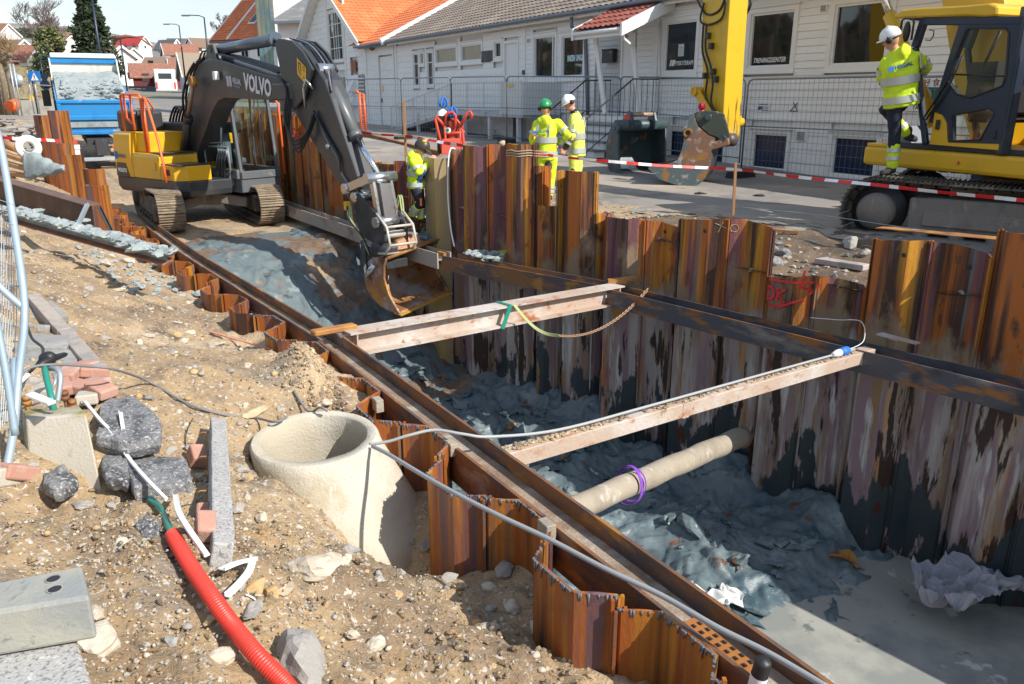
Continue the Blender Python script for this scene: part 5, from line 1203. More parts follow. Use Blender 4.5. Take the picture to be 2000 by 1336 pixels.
# ---- lamp posts
def lamp(label, u, v, y, h, arm, lean=0, arm_h=None):
    b = PY(u, v, y); t = thing('street_lamp', label, 'street lamp', b, 'street lamps in the distance'); g = MB(); top = b+UP*h
    g.tube([b, b+UP*h*.5, top], [.09, .07, .05], 8); g.tube([top, top+Vector((arm*.3, 0, .12)), top+Vector((arm, 0, .15))], .035, 6); g.build('pole', m_navy, t)
    g = MB(); g.box(top+Vector((arm*1.12, 0, .12)), (.55, .22, .1)); g.build('lamp_head', m_greytrim, t, bevel=.03)
zt = PY(406, 34, 60).z; b = PY(411, 178, 60); lamp('street lamp with long arm left of the orange roof', 414, 178, 60, zt-b.z, -1.15)
zt = PY(348, 50, 80).z; b = PY(365, 182, 80); lamp('street lamp with short arm above the bus', 365, 182, 80, zt-b.z, -1.05)
zt = PY(190, -4, 40).z; b = PY(209, 200, 40); lamp('tall street lamp in front of the dark conifer', 209, 200, 40, zt-b.z, -.9)
zt = PY(236, 72, 75).z; b = PY(249, 180, 75); t = thing('mast', 'thin mast with red jib rising beside the lorry', 'mast', b)
g = MB(); g.tube([b, b+UP*(zt-b.z)], .07, 6); g.build('pole', m_navy, t); g = MB(); q = [PY(224, 76, 75), PY(246, 71, 75), PY(272, 73, 75), PY(290, 86, 75), PY(300, 92, 75)]; g.tube(q, [.18, .16, .06, .10, .05], 5); g.build('jib', m_tile_far, t)
# ---- signs
def post(g, b, h, r_=.03): g.tube([b-UP*.2, b+UP*h], r_, 8)
b = PY(73, 215, 44); t = thing('crossing_sign', 'blue and white pedestrian crossing sign on a post left of the lorry', 'road sign', b)
zt = PY(70, 142, 44).z; g = MB(); post(g, b, zt-b.z, .04); g.build('post', m_navy, t)
g = MB(); cc = PY(67.5, 149.5, 43.9); g.box(cc, (.62, .03, .52)); g.build('sign_plate', M('sign_blue', (.01, .16, .50), .4), t, bevel=.01)
g = MB(); g.add([cc+Vector((-.2, -.02, -.19)), cc+Vector((.2, -.02, -.19)), cc+Vector((0, -.02, .2)), cc+Vector((-.2, -.024, -.19)), cc+Vector((.2, -.024, -.19)), cc+Vector((0, -.024, .2))], [(3, 4, 5), (0, 2, 1)]); g.build('white_triangle', m_trim, t)
g = MB(); y_ = cc.y-.03; P3 = lambda x, z: Vector((cc.x+x, y_, cc.z+z))
g.ellip(P3(.0, .09), .022, .008, .024, n=8)
for a, b_ in (((0, .07), (0, -.03)), ((0, -.03), (-.06, -.16)), ((0, -.03), (.05, -.16)), ((0, .05), (-.05, -.02)), ((0, .05), (.05, .0))): g.bar(P3(*a), P3(*b_), .02, .006, up=(0, 1, 0))
g.build('walking_figure', m_tile_r, t)
for k, (u, lb) in enumerate(((66, 'bare metal post left of the crossing sign post'), (77, 'bare metal post right of the crossing sign post'))):
    b = PY(u, 215, 44); g = MB(); post(g, b, 2.0, .035); tag(g.build('metal_post', m_galv), lb, 'post')
b = PY(91, 190, 62); t = thing('give_way_sign', 'dark back of a give way sign above a round sign', 'road sign', b); g = MB(); post(g, b, 3.0, .04); g.build('post', m_navy, t)
cc = PY(86.5, 152, 61.9); g = MB(); g.prism([(-.45, .3), (.45, .3), (0, -.4)], cc, (1, 0, 0), (0, 0, 1), .04); g.build('triangle_plate', m_navy, t); cc = PY(88, 166, 61.9); g = MB(); g.cyl(cc, cc+Vector((0, .03, 0)), .38, 20); g.build('round_plate', m_navy, t)
for k, (u, lb) in enumerate(((31, 'pale sign post standing between the pollarded trees'), (38, 'taller pale post right of the pollarded trees'))):
    b = PY(u+4, 218, 42); g = MB(); post(g, b, 2.3, .04); tag(g.build('metal_post', m_galv), lb, 'post')
cc = PY(33, 157, 43); g = MB(); g.lathe([(.001, 0), (.34, 0), (.36, .03), (.001, .05)], cc, (0, -1, 0), 20); tag(g.build('road_sign', m_galv), 'round pale sign board among the pollarded trees', 'road sign')
g = MB(); q = [PY(22+i*14, 163+i*.8, 50) for i in range(9)]; g.tube(q, .03, 5); tag(g.build('handrail', m_galv), 'pale handrail running behind the crossing sign', 'rail')
g = MB(); c = PY(26, 206, 44); g.ellip(c, .45, .3, .3, n=10, jit=.4); tag(g.build('plastic_sheet', m_orange), 'crumpled orange plastic beside the pollarded tree', 'plastic sheet')
g = MB(); c = PY(61, 189, 60); g.lathe([(.22, 0), (.03, .75)], c-UP*.4, n=12); tag(g.build('traffic_cone', m_yel), 'small yellow cone on the grassy slope edge', 'cone')
# barrier rails by the bus
for k, (v, lb) in enumerate(((170, 'upper'), (176, 'lower'))):
    g = MB(); a, b = PY(252, v, 98), PY(303, v+1, 98); g.bar(a, b, .12, .25); 
    for i in range(5): q = a.lerp(b, i/4); g.bar(q-UP*1.2, q, .1)
    tag(g.build('guard_rail', m_navy), lb+' dark guard rail in front of the red barn', 'guard rail')
# ---- bus
b = PY(327, 188.5, 104); bs = thing('bus', 'white bus seen from behind in the distance', 'bus', b)
ax, ay = frame_at(20)   # ay: driving direction away to the left
ay = Vector((-.36, .93, 0)).normalized(); ax = Vector((.93, .36, 0)).normalized()
B = lambda x, y, z: b+ax*x+ay*y+UP*z
def bx(name, x0, x1, y0, y1, z0, z1, mat, par, bev=0):
    g = MB(); g.hexa([B(x0, y0, z0), B(x1, y0, z0), B(x1, y1, z0), B(x0, y1, z0), B(x0, y0, z1), B(x1, y0, z1), B(x1, y1, z1), B(x0, y1, z1)]); return g.build(name, mat, par, bevel=bev, seg=3)
bx('body', -1.25, 1.25, 0, 11, .35, 3.25, m_white, bs, .15); bx('rear_window', -.75, .75, -.03, .0, 2.1, 2.75, m_panedk, bs); bx('side_panel', -1.27, -1.24, .3, 10.8, .5, 1.75, M('bus_grey', (.22, .24, .28), .4), bs); bx('side_windows', -1.28, -1.24, .4, 10.5, 1.8, 2.9, m_panedk, bs)
bx('bumper', -1.2, 1.2, -.06, .05, .35, .6, m_dark, bs)
for x in (-1.05, 1.05): bx('tail_lamp', x-.1, x+.1, -.04, .0, .9, 1.7, m_redp, bs)
for yy in (2.6, 8.5):
    for x in (-1.15, 1.15): g = MB(); g.cyl(B(x-.14, yy, .48), B(x+.14, yy, .48), .48, 16); g.build('wheel', m_black, bs)
# ---- rubble of broken paving beyond the bank
g = MB()
for k in range(170):
    u = rn.uniform(0, 128); v = rn.uniform(219, 252); y = 44-(v-219)*.42; p = PY(u, v, y); z = float(zbank(*[np.array([q]) for q in st_of(p)])[0])
    r_ = rn.uniform(.08, .32); g.box((p.x, p.y, z+rn.uniform(0, .3)), (r_*2.2, r_*1.6, .07), Matrix.Rotation(rn.uniform(0, 3), 3, 'Z') @ Matrix.Rotation(rn.uniform(-.6, .6), 3, 'X'))
o = g.build('rubble', M('broken_slabs', (.30, .28, .26), .9, 0, [((.18, .17, .17), 1.5, .5, .6, I3), ((.36, .26, .17), .8, .55, .65, I3)]), kind='stuff'); o['label'] = 'broken slabs and asphalt heaped beyond the sandy bank'
# ================================================================ machines
class LF:
    """local frame: x forward, y left, z absolute height"""
    def __init__(s, c, az):
        a = R(az); s.c = Vector((c[0], c[1], 0)); s.h = Vector((math.sin(a), -math.cos(a), 0)); s.l = Vector((math.cos(a), math.sin(a), 0))
    def __call__(s, x, y, z): return s.c+s.h*x+s.l*y+Vector((0, 0, z))
    def px(s, u, v, y=0.0):       # photo point -> (x, z) on the plane at lateral offset y
        d = ray(u, v); o = s.c+s.l*y; k = (o.dot(s.l))/(d.dot(s.l)); p = Vector((0, 0, CH))+d*k; return ((p-s.c).dot(s.h), p.z)
    def box(s, g, x0, x1, y0, y1, z0, z1, m=0):
        g.hexa([s(x0, y0, z0), s(x1, y0, z0), s(x1, y1, z0), s(x0, y1, z0), s(x0, y0, z1), s(x1, y0, z1), s(x1, y1, z1), s(x0, y1, z1)], m); return g
    def prism(s, g, poly, y0, y1, m=0):   # (x,z) polygon extruded across
        n = len(poly); vs = [s(x, y, z) for y in (y0, y1) for x, z in poly]; g.add(vs, [tuple(range(n)), tuple(range(n, 2*n))[::-1]], m); b = len(g.v)-2*n
        for i in range(n):
            j = (i+1) % n; g.f.append((b+j, b+i, b+n+i, b+n+j)); g.m.append(m); g.sm.append(False)
        return g
def fixn(o):
    bm = bmesh.new(); bm.from_mesh(o.data); bmesh.ops.recalc_face_normals(bm, faces=bm.faces); bm.to_mesh(o.data); bm.free(); return o
def make_track(parent, c, d, n, z0, L_, H_, W_, mat, matf, pitch=.17, nroll=6, dome=False):
    """c: centre of the track, d: direction, n: outward (towards the side one sees)"""
    d = Vector(d).normalized(); n = Vector(n).normalized(); r_ = H_/2; zc = z0+r_; c = Vector((c[0], c[1], 0)); q = L_/2-r_
    fr = MB(); fr.bar(c-d*q*.78+UP*zc, c+d*q*.78+UP*zc, W_*.8, H_*.50); fo = fr.build('track', matf, parent, bevel=.02)
    # loop
    per = 4*q+2*math.pi*r_; k = int(per/pitch); first = None
    def at_(s_):
        s_ %= per
        if s_ < 2*q: return c+d*(-q+s_)+UP*(zc+r_-.006*math.sin(math.pi*s_/(2*q))*5), 0.0
        s_ -= 2*q
        if s_ < math.pi*r_: a = s_/r_; return c+d*(q+r_*math.sin(a))+UP*(zc+r_*math.cos(a)), a
        s_ -= math.pi*r_
        if s_ < 2*q: return c+d*(q-s_)+UP*(zc-r_), math.pi
        s_ -= 2*q; a = math.pi+s_/r_; return c+d*(-q+r_*math.sin(a))+UP*(zc+r_*math.cos(a)), a
    M0 = Matrix((d, n, UP)).transposed()
    for i in range(k):
        p, a = at_(i*per/k)
        if first is None:
            g = MB(); pp = per/k*.93
            g.box((0, 0, 0), (pp, W_, .022)); 
            for x in (-pp*.36, 0, pp*.36): g.box((x, 0, .022), (.014, W_*.98, .026))
            g.box((0, 0, -.04), (pp*.8, W_*.28, .06)); first = g.build('track_shoe', mat, fo); o = first
        else: o = first.copy(); COL.objects.link(o)
        o.matrix_basis = Matrix.Translation(p) @ (M0 @ Matrix.Rotation(a, 3, 'Y')).to_4x4()
    for sg in (-1, 1):
        g = MB(); w0 = c+d*(sg*q)+UP*zc; rr = r_-.06
        rr = r_*.57; g.lathe([(.001, -.11), (rr*.9, -.11), (rr, -.07), (rr, .07), (rr*.86, .11), (rr*.8, .135), (.001, .14)], w0+n*W_*.30, n, 26); g.lathe([(.001, -.05), (r_-.07, -.05), (r_-.07, .03), (.001, .03)], w0+n*W_*.10, n, 26, m=1)
        g.build('idler_wheel' if sg > 0 else 'drive_sprocket', [matf, m_dark], fo)
    for i in range(nroll):
        p = c+d*(q*1.6*((i+.5)/nroll-.5))+UP*(z0+.13)+n*W_*.28; g = MB(); g.lathe([(.001, -.07), (.095, -.07), (.095, .05), (.06, .07), (.06, .10), (.001, .10)], p, n, 14); g.build('track_roller', matf, fo)
    g = MB(); g.hexa([c-d*q*.7+UP*(zc-.13)+n*W_*.36, c+d*q*.68+UP*(zc-.13)+n*W_*.36, c+d*q*.68+UP*(zc-.13)+n*W_*.47, c-d*q*.7+UP*(zc-.13)+n*W_*.47, c-d*q*.7+UP*(zc+.22)+n*W_*.30, c+d*q*.68+UP*(zc+.22)+n*W_*.30, c+d*q*.68+UP*(zc+.22)+n*W_*.34, c-d*q*.7+UP*(zc+.22)+n*W_*.34]); g.build('track_guard', matf, fo, bevel=.012)
    g = MB(); g.cyl(c+d*q*.05+UP*(zc+r_-.12)+n*W_*.2, c+d*q*.05+UP*(zc+r_-.12)+n*W_*.5, .075, 14); g.build('top_roller', matf, fo)
    return fo
def pins(g, pts, r_): 
    for a, b in pts: g.cyl(a, b, r_, 14)
# ---------------------------------------------------------------- excavator in the trench
E = LF((-7.06, 18.38), 50); Bm = LF((-7.06, 18.38), 41); GZ = -.95
e1 = thing('excavator', 'black and yellow excavator standing in the trench and reaching down with its rusty bucket', 'excavator', Vector((-7.06, 18.38, GZ)))
dA = (-A2).to_3d()
for t_, nn in ((-1.02, -1), (1.02, 1)):
    cc = Vector((-7.06, 18.38, 0))+N2.to_3d()*t_; make_track(e1, cc, dA, N2.to_3d()*nn, GZ+.02, 3.9, .76, .52, m_track, m_trackd, pitch=.165)
g = MB(); c0 = Vector((-7.06, 18.38, 0)); up_ = UP
for k in (-1, 1):
    for a in (-1, 1): g.bar(c0+dA*.35*a+UP*(GZ+.55), c0+dA*.9*a+N2.to_3d()*.8*k+UP*(GZ+.42), .42, .22)
g.box(c0+UP*(GZ+.52), (1.0, 1.0, .34)); g.cyl(c0+UP*(GZ+.55), c0+UP*(GZ+.80), .58, 28); g.build('undercarriage', m_frame, e1, bevel=.02)
zb = -.18
# counterweight and right hand body: profile seen from above, stacked
def lay(pts, z): return [E(x, y, z) for x, y in pts]
ring = [(1.25, -1.0), (1.05, -1.22), (-1.32, -1.30), (-1.62, -1.10), (-1.82, -.62), (-1.88, 0), (-1.78, .62), (-1.45, 1.12), (-.9, 1.28), (-.2, 1.28), (-.2, 0), (1.25, 0)]
def stack(name, mat, levels, parent, pts, bevel=.02):
    g = MB(); n = len(pts); vs = []
    for z, k in levels: vs += [E(x*k, y*k, z) for x, y in pts]
    fs = [tuple(range(n))[::-1], tuple((len(levels)-1)*n+i for i in range(n))]
    for l in range(len(levels)-1):
        for i in range(n): j = (i+1) % n; fs.append((l*n+i, l*n+j, (l+1)*n+j, (l+1)*n+i))
    g.add(vs, fs); return fixn(g.build(name, mat, parent, bevel=bevel, seg=2))
stack('lower_skirt', m_darkgrey, [(zb-.12, .96), (zb, 1.0), (zb+.20, 1.0)], e1, ring)
rear = [(-.55, -1.30), (-1.32, -1.30), (-1.62, -1.10), (-1.82, -.62), (-1.88, 0), (-1.78, .62), (-1.45, 1.12), (-.9, 1.28), (-.55, 1.28)]
stack('counterweight', m_yel, [(zb+.205, 1.0), (zb+.75, 1.005), (zb+1.12, .98), (zb+1.17, .93)], e1, rear)
side = [(.55, -1.24), (-.545, -1.29), (-.545, -.35), (.55, -.35)]
stack('side_cover', m_yel, [(zb+.205, 1.0), (zb+.66, 1.0), (zb+.74, .97)], e1, side, .03)
side2 = [(1.22, -1.0), (1.05, -1.20), (.56, -1.23), (.56, -.45), (1.22, -.45)]
stack('tool_box', m_yel, [(zb+.205, 1.0), (zb+.52, 1.0)], e1, side2, .015)
g = MB(); E.box(g, .1, .62, -1.2, -.4, zb+.75, zb+.77); E.box(g, .56, 1.22, -1.2, -.5, zb+.525, zb+.55); g.build('step_plate', m_darkgrey, e1)
stack('engine_hood', m_yel, [(zb+.74, 1.0), (zb+1.17, .98)], e1, [(-.55, -1.15), (-.05, -1.1), (-.05, -.3), (-.55, -.3)], .02)
g = MB(); E.box(g, -1.55, -.75, -1.05, -.35, zb+1.16, zb+1.62); o = g.build('engine_cover', m_darkgrey, e1, bevel=.08, seg=3)
g = MB(); E.box(g, -1.5, .1, -.3, 1.1, zb+1.1, zb+1.35); g.build('engine_deck', m_darkgrey, e1, bevel=.05, seg=2)
g = MB(); g.cyl(E(-.9, .4, zb+1.3), E(-.9, .4, zb+1.75), .05, 10); g.build('exhaust', m_dark, e1)
# badge and lettering on the flank
g = MB(); p = [E.px(268, 368-17, -1.31), E.px(273, 322, -1.31)]
def flank(x, z, o=.0): return E(x, -1.315-o, z)
g = MB(); g.add([flank(-.92, zb+.22), flank(-.55, zb+.22), flank(-.66, zb+.50), flank(-.92, zb+.50)], [(0, 1, 2, 3)]); 
# the rear corner panel leans with the counterweight, so the badge is laid along that face
c1 = E(-.56, -1.306, 0); c2 = E(-1.30, -1.306, 0); fd = (c1-c2).normalized(); fn = Vector((fd.y, -fd.x, 0)); 
if fn.dot(c1) > 0: fn = -fn
def corner(a, z, o=.008): return c2+fd*a+fn*o+UP*z
g = MB(); g.hexa([corner(.0, zb+.205, .0), corner(.60, zb+.205, .0), corner(.60, zb+.205, .012), corner(.0, zb+.205, .012), corner(.06, zb+.50, .0), corner(.46, zb+.50, .0), corner(.46, zb+.50, .012), corner(.06, zb+.50, .012)]); g.build('badge_panel', m_darkgrey, e1)
text('VOLVO', 'badge_lettering', m_trim, corner(.10, zb+.30, .016), fd, UP, .125, e1, bold=.004)
text('HELDAL', 'owner_lettering', M('faded_blue_print', (.16, .14, .28), .6), corner(.18, zb+.62, .016), fd, UP, .10, e1, bold=.002)
g = MB(); g.hexa([corner(.02, zb+.58, .0), corner(.14, zb+.58, .0), corner(.14, zb+.58, .012), corner(.02, zb+.58, .012), corner(.02, zb+.74, .0), corner(.14, zb+.74, .0), corner(.14, zb+.74, .012), corner(.02, zb+.74, .012)]); g.build('owner_logo', m_harn, e1)
g = MB(); E.box(g, .18, .42, -1.262, -1.25, zb+.40, zb+.56); g.build('latch_panel', m_yel, e1, bevel=.01); g = MB(); E.box(g, .78, .90, -1.225, -1.21, zb+.32, zb+.44); g.build('fuse_sticker', m_dark, e1)
# orange handrails
g = MB(); r_ = .027; T = lambda *p: [E(*q) for q in p]
z1 = zb+1.95
g.tube(T((-.15, -1.12, zb+.72), (-.15, -1.12, z1-.05), (-.2, -1.12, z1), (-1.0, -1.12, z1), (-1.05, -1.12, z1-.05), (-1.05, -1.12, zb+1.15)), r_, 8)
g.tube(T((-.05, -1.12, zb+.72), (-.05, -1.12, z1-.1)), r_, 8); g.tube(T((-.9, -1.12, z1), (-.88, -1.12, zb+1.45), (-.7, -1.12, zb+1.35)), r_, 8); g.tube(T((-.6, -1.12, z1), (-.58, -1.12, zb+1.2)), r_, 8)
g.tube(T((-1.05, -1.12, z1-.05), (-1.1, -.5, z1-.1), (-1.2, -.2, zb+1.4)), r_*.8, 6); g.build('handrail', m_orange, e1)
g = MB(); g.tube(T((-.15, -1.12, z1-.1), (.05, -1.12, z1-.08), (.2, -1.14, z1-.3), (.55, -1.2, zb+1.05), (.78, -1.26, zb+.55), (.82, -1.27, zb+.18)), r_, 8); g.build('handrail', m_orange, e1)
g = MB(); E.box(g, -.62, -.4, -.95, -.75, zb+1.2, zb+1.62); g.tube(T((-.5, -.9, zb+1.2), (-.35, -1.0, zb+1.6), (-.45, -.9, zb+1.85)), .02, 6); g.build('mirror', m_dark, e1, bevel=.02)
# cab
cz0, cz1 = -.20, 1.82; cx0, cx1, cy0, cy1 = -.25, 1.32, .12, 1.10
cab = MB(); E.box(cab, cx0, cx1+.12, cy0, cy1, cz0-.10, cz0+.22)
m_cabg = M('cab_grey', (.11, .12, .13), .4, 0, [((.2, .19, .17), 5, .6, .75, I3)])
cab_o = cab.build('cab', m_cabg, e1, bevel=.02)
g = MB()
def pil(a, b, w_=.07): g.bar(E(*a), E(*b), w_)
for y in (cy0+.03, cy1-.03):
    pil((cx1+.08, y, cz0+.2), (cx1-.12, y, cz1-.02)); pil((cx0+.05, y, cz0+.2), (cx0+.05, y, cz1-.02), .12); pil((cx1-.12, y, cz1-.03), (cx0, y, cz1-.03), .07); pil((cx1*.42, y, cz0+.2), (cx1*.40, y, cz1), .05)
    pil((cx1+.06, y, cz0+.3), (cx0, y, cz0+.3), .20)
pil((cx1+.07, cy0, cz0+.28), (cx1+.07, cy1, cz0+.28), .16); pil((cx1-.12, cy0, cz1-.03), (cx1-.12, cy1, cz1-.03)); g.build('cab_frame', m_cabg, cab_o, bevel=.01)
g = MB(); E.prism(g, [(cx1-.02, cz1), (cx1-.1, cz1+.09), (cx0+.1, cz1+.12), (cx0-.02, cz1)], cy0-.02, cy1+.02); fixn(g.build('cab_roof', M('roof_greenish', (.16, .28, .30), .3), cab_o, bevel=.02))
g = MB(); g.hexa([E(cx1+.10, cy0+.06, cz0+.38), E(cx1+.10, cy1-.06, cz0+.38), E(cx1+.09, cy1-.06, cz0+.38), E(cx1+.09, cy0+.06, cz0+.38), E(cx1-.10, cy0+.06, cz1-.08), E(cx1-.10, cy1-.06, cz1-.08), E(cx1-.11, cy1-.06, cz1-.08), E(cx1-.11, cy0+.06, cz1-.08)]); g.build('windscreen', m_cabglass, cab_o)
for y in (cy0+.03, cy1-.03): g = MB(); E.box(g, cx0+.1, cx1-.02, y-.004, y+.004, cz0+.42, cz1-.06); g.build('side_glass', m_cabglass, cab_o)
g = MB(); E.box(g, .05, .55, .35, .85, cz0+.45, cz0+.58); g.bar(E(.02, .6, cz0+.5), E(-.10, .6, cz0+1.25), .45, .1, up=E.h); g.bar(E(-.11, .6, cz0+1.25), E(-.14, .6, cz0+1.48), .22, .08, up=E.h); g.build('operator_seat', m_greytrim, cab_o, bevel=.03)
g = MB(); g.tube([E(.7, .25, cz0+.3), E(.66, .25, cz0+.85)], .03, 6); g.tube([E(.7, .95, cz0+.3), E(.66, .95, cz0+.85)], .03, 6); E.box(g, 1.0, 1.15, .2, .35, cz0+.3, cz0+.95); g.build('control_lever', m_black, cab_o)
g = MB(); g.tube([E(cx1-.08, .75, cz1-.05), E(cx1-.0, .62, cz1-.55), E(cx1+.03, .45, cz1-.95)], .014, 5); g.tube([E(cx1-.06, .8, cz1-.05), E(cx1+.03, .78, cz0+.6)], .012, 5); g.build('wiper', m_black, cab_o)
g = MB(); g.tube([E(cx1, cy1+.03, cz1-.1), E(cx1+.12, cy1+.1, cz1-.25), E(cx1+.16, cy1+.1, cz0+.25)], .025, 6); g.build('handrail', m_orange, e1)
g = MB(); g.tube([E(cx1-.1, cy1, cz1-.08), E(cx1+.05, cy1+.25, cz1-.08)], .015, 5); g.box(E(cx1+.06, cy1+.3, cz1-.25), (.18, .05, .34)); g.build('mirror', m_darkgrey, e1, bevel=.02)
# boom
bp = [(-.62, .35), (-.72, .72), (.15, 1.6), (.85, 2.23), (1.17, 2.37), (1.47, 2.44), (1.85, 2.46), (2.5, 2.38), (3.84, 2.17), (4.93, 2.02), (5.2, 1.95), (5.34, 1.82), (5.30, 1.70), (4.99, 1.68), (4.2, 1.67), (3.27, 1.68), (2.32, 1.70), (1.92, 1.64), (1.62, 1.48), (1.27, 1.20), (.51, .60), (.15, .30)]
g = MB(); Bm.prism(g, bp, -.21, .21); boom = fixn(g.build('boom', m_darkgrey, e1, bevel=.025, seg=2))
g = MB(); Bm.box(g, 4.55, 5.32, -.27, .27, 1.66, 1.95); fixn(g.build('boom_tip', m_darkgrey, boom, bevel=.03))
fc = lambda x, z, o=0: Bm(x, -.215-o, z)
a_, b_ = Bm.px(476, 163, -.22), Bm.px(547, 183, -.22); dx, dz = b_[0]-a_[0], b_[1]-a_[1]; ax3 = (Bm.h*dx+UP*dz); L_ = ax3.length
text('VOLVO', 'boom_lettering', M('boom_print', (.62, .62, .66), .5), fc(a_[0], a_[1]-.10, .004), ax3, UP*1.0-(ax3/L_)*UP.dot(ax3/L_), L_/2.72*.74, boom, bold=.014, sx=.84)
a2, b2 = Bm.px(443, 162, -.22), Bm.px(474, 168, -.22)
text('HELDAL', 'owner_lettering', M('boom_print_dim', (.42, .43, .46), .5), fc(a2[0]+.28, a2[1]+.0, .004), ax3, UP, .145, boom, bold=.004, sx=.75)
text('ENTREPRENØR', 'owner_lettering', M('boom_print_dim2', (.32, .33, .36), .5), fc(a2[0]+.28, a2[1]-.07, .004), ax3, UP, .055, boom, sx=.9)
g = MB(); 
for k in range(2): q = a2[0]+.13*k; g.hexa([fc(q, a2[1]-.06+.0, 0), fc(q+.10, a2[1]-.07, 0), fc(q+.10, a2[1]-.07, .006), fc(q, a2[1]-.06, .006), fc(q, a2[1]+.13, 0), fc(q+.10, a2[1]+.12, 0), fc(q+.10, a2[1]+.12, .006), fc(q, a2[1]+.13, .006)])
g.build('owner_logo', M('boom_print_dim3', (.42, .43, .46), .5), boom)
# stick
sp = [(4.80, 2.58), (4.95, 2.66), (5.43, 2.60), (5.77, 2.43), (6.33, 1.99), (6.52, 1.70), (7.20, .52), (7.12, .22), (6.91, .09), (6.71, .26), (5.49, 1.22), (5.02, 1.60), (4.96, 2.01), (4.90, 2.31)]
g = MB(); Bm.prism(g, sp, -.17, .17); stick = fixn(g.build('stick', m_darkgrey, e1, bevel=.025, seg=2))
for y in (-.22, .22): g = MB(); Bm.prism(g, [(4.80, 2.60), (4.95, 2.68), (5.43, 2.62), (5.8, 2.43), (6.1, 2.15), (5.75, 1.72), (5.3, 1.50), (5.0, 1.62), (4.92, 2.2)], y-.025, y+.025); fixn(g.build('side_plate', m_darkgrey, stick, bevel=.01))
p0 = Bm.px(580, 112, -.25); g = MB(); w_ = [(0, 0), (.30, -.17), (.26, -.44), (-.03, -.26)]; g.add([Bm(p0[0]+x, -.253, p0[1]+z) for x, z in w_], [(3, 2, 1, 0)]); g.build('warning_sticker', m_yel, stick)
g = MB()
for (x, z), (x2, z2) in (((.05, -.08), (.12, -.11)), ((.05, -.08), (.04, -.2)), ((.12, -.11), (.11, -.22)), ((.04, -.2), (.1, -.28)), ((.19, -.15), (.25, -.18)), ((.20, -.20), (.24, -.22)), ((.2, -.3), (.2, -.34))): g.bar(Bm(p0[0]+x, -.256, p0[1]+z), Bm(p0[0]+x2, -.256, p0[1]+z2), .014, .004, up=Bm.l)
g.build('sticker_symbol', m_black, stick)
# cylinders
g = MB(); g.cyl(Bm(1.75, 0, 2.62), Bm(4.25, 0, 2.70), .105, 18); g.cyl(Bm(4.25, 0, 2.70), Bm(4.36, 0, 2.70), .125, 18); g.build('stick_cylinder', M('cylinder_blue_grey', (.09, .12, .16), .3, .2), boom)
g = MB(); g.cyl(Bm(4.36, 0, 2.70), Bm(4.86, 0, 2.60), .06, 14); g.build('cylinder_rod', m_chrome, boom)
g = MB(); 
for y in (-.16, .16): Bm.prism(g, [(1.35, 2.35), (2.1, 2.35), (1.9, 2.72), (1.65, 2.72)], y-.025, y+.025)
g.cyl(Bm(1.75, -.2, 2.62), Bm(1.75, .2, 2.62), .06, 12); g.build('cylinder_bracket', m_darkgrey, boom)
for y in (-.36, .36):
    g = MB(); g.cyl(Bm(-.1, y, .35), Bm(.55, y, 1.25), .085, 16); g.cyl(Bm(.52, y, 1.2), Bm(.60, y, 1.32), .10, 16); o = g.build('boom_cylinder', M('cylinder_dark', (.05, .045, .04), .4, .3), e1)
    g = MB(); g.cyl(Bm(.58, y, 1.3), Bm(1.08, y, 2.02), .045, 12); g.build('cylinder_rod', M('dusty_rod', (.32, .26, .20), .4, .5), o)
    g = MB(); g.cyl(Bm(1.08, y-.06, 2.02), Bm(1.08, y+.06, 2.02), .11, 16); g.build('pin_boss', m_rust, o)
g = MB(); g.cyl(Bm(6.07, 0, 2.14), Bm(6.93, 0, 1.14), .085, 18); g.cyl(Bm(6.9, 0, 1.17), Bm(6.97, 0, 1.09), .105, 18); g.build('bucket_cylinder', M('cylinder_grey', (.12, .13, .135), .4, .1), stick)
g = MB(); g.cyl(Bm(6.95, 0, 1.1), Bm(7.58, 0, .56), .05, 14); g.build('cylinder_rod', m_chrome, stick)
g = MB(); g.cyl(Bm(6.05, -.14, 2.14), Bm(6.05, .14, 2.14), .11, 14); g.build('pin_boss', m_steelbright, stick)
# work lamp, hoses
p0 = Bm.px(425, 148, -.25); g = MB(); Bm.box(g, p0[0]-.07, p0[0]+.07, -.33, -.24, p0[1]-.08, p0[1]+.08); g.build('work_lamp', m_white, boom, bevel=.01)
def hose(parent, pts, r_=.022, mat=m_black, name='hose', n=6, fr=Bm):
    q = [fr(*p) for p in pts]; out = []
    for i in range(len(q)-1):        # catmull-rom
        p_1 = q[max(0, i-1)]; p0_ = q[i]; p1_ = q[i+1]; p2_ = q[min(len(q)-1, i+2)]
        for k in range(5):
            t = k/5; out.append(.5*((2*p0_)+(p1_-p_1)*t+(2*p_1-5*p0_+4*p1_-p2_)*t*t+(3*p0_-p_1-3*p1_+p2_)*t**3))
    out.append(q[-1]); g = MB(); g.tube(out, r_, n); return g.build(name, mat, parent)
for k in range(5):
    y = -.30+.08*k; j = .04*k
    hose(boom, [(1.15, y, 2.40+j), (.65, y, 2.15+j), (.25-j, y, 1.75), (.12, y, 1.45), (-.35-j, y, 1.50), (-.80-j, y, 1.15), (-.78-j, y, .72)], .027)
for k in range(5):
    y = -.16+.08*k; hose(boom, [(1.0, y, 2.42), (1.25, y, 2.6+.03*k), (1.6, y, 2.58), (2.6, y, 2.46), (3.9, y, 2.26), (4.7, y, 2.12)], .02)
for k in range(4):
    y = -.24+.02*k; j = .07*k; hose(stick, [(4.75, y, 2.08), (5.2, y-.05, 1.85-j), (5.15, y-.1, 1.35-j), (5.45, y-.1, 1.02-j), (5.85, y-.06, 1.15), (6.0, y, 1.45)], .022)
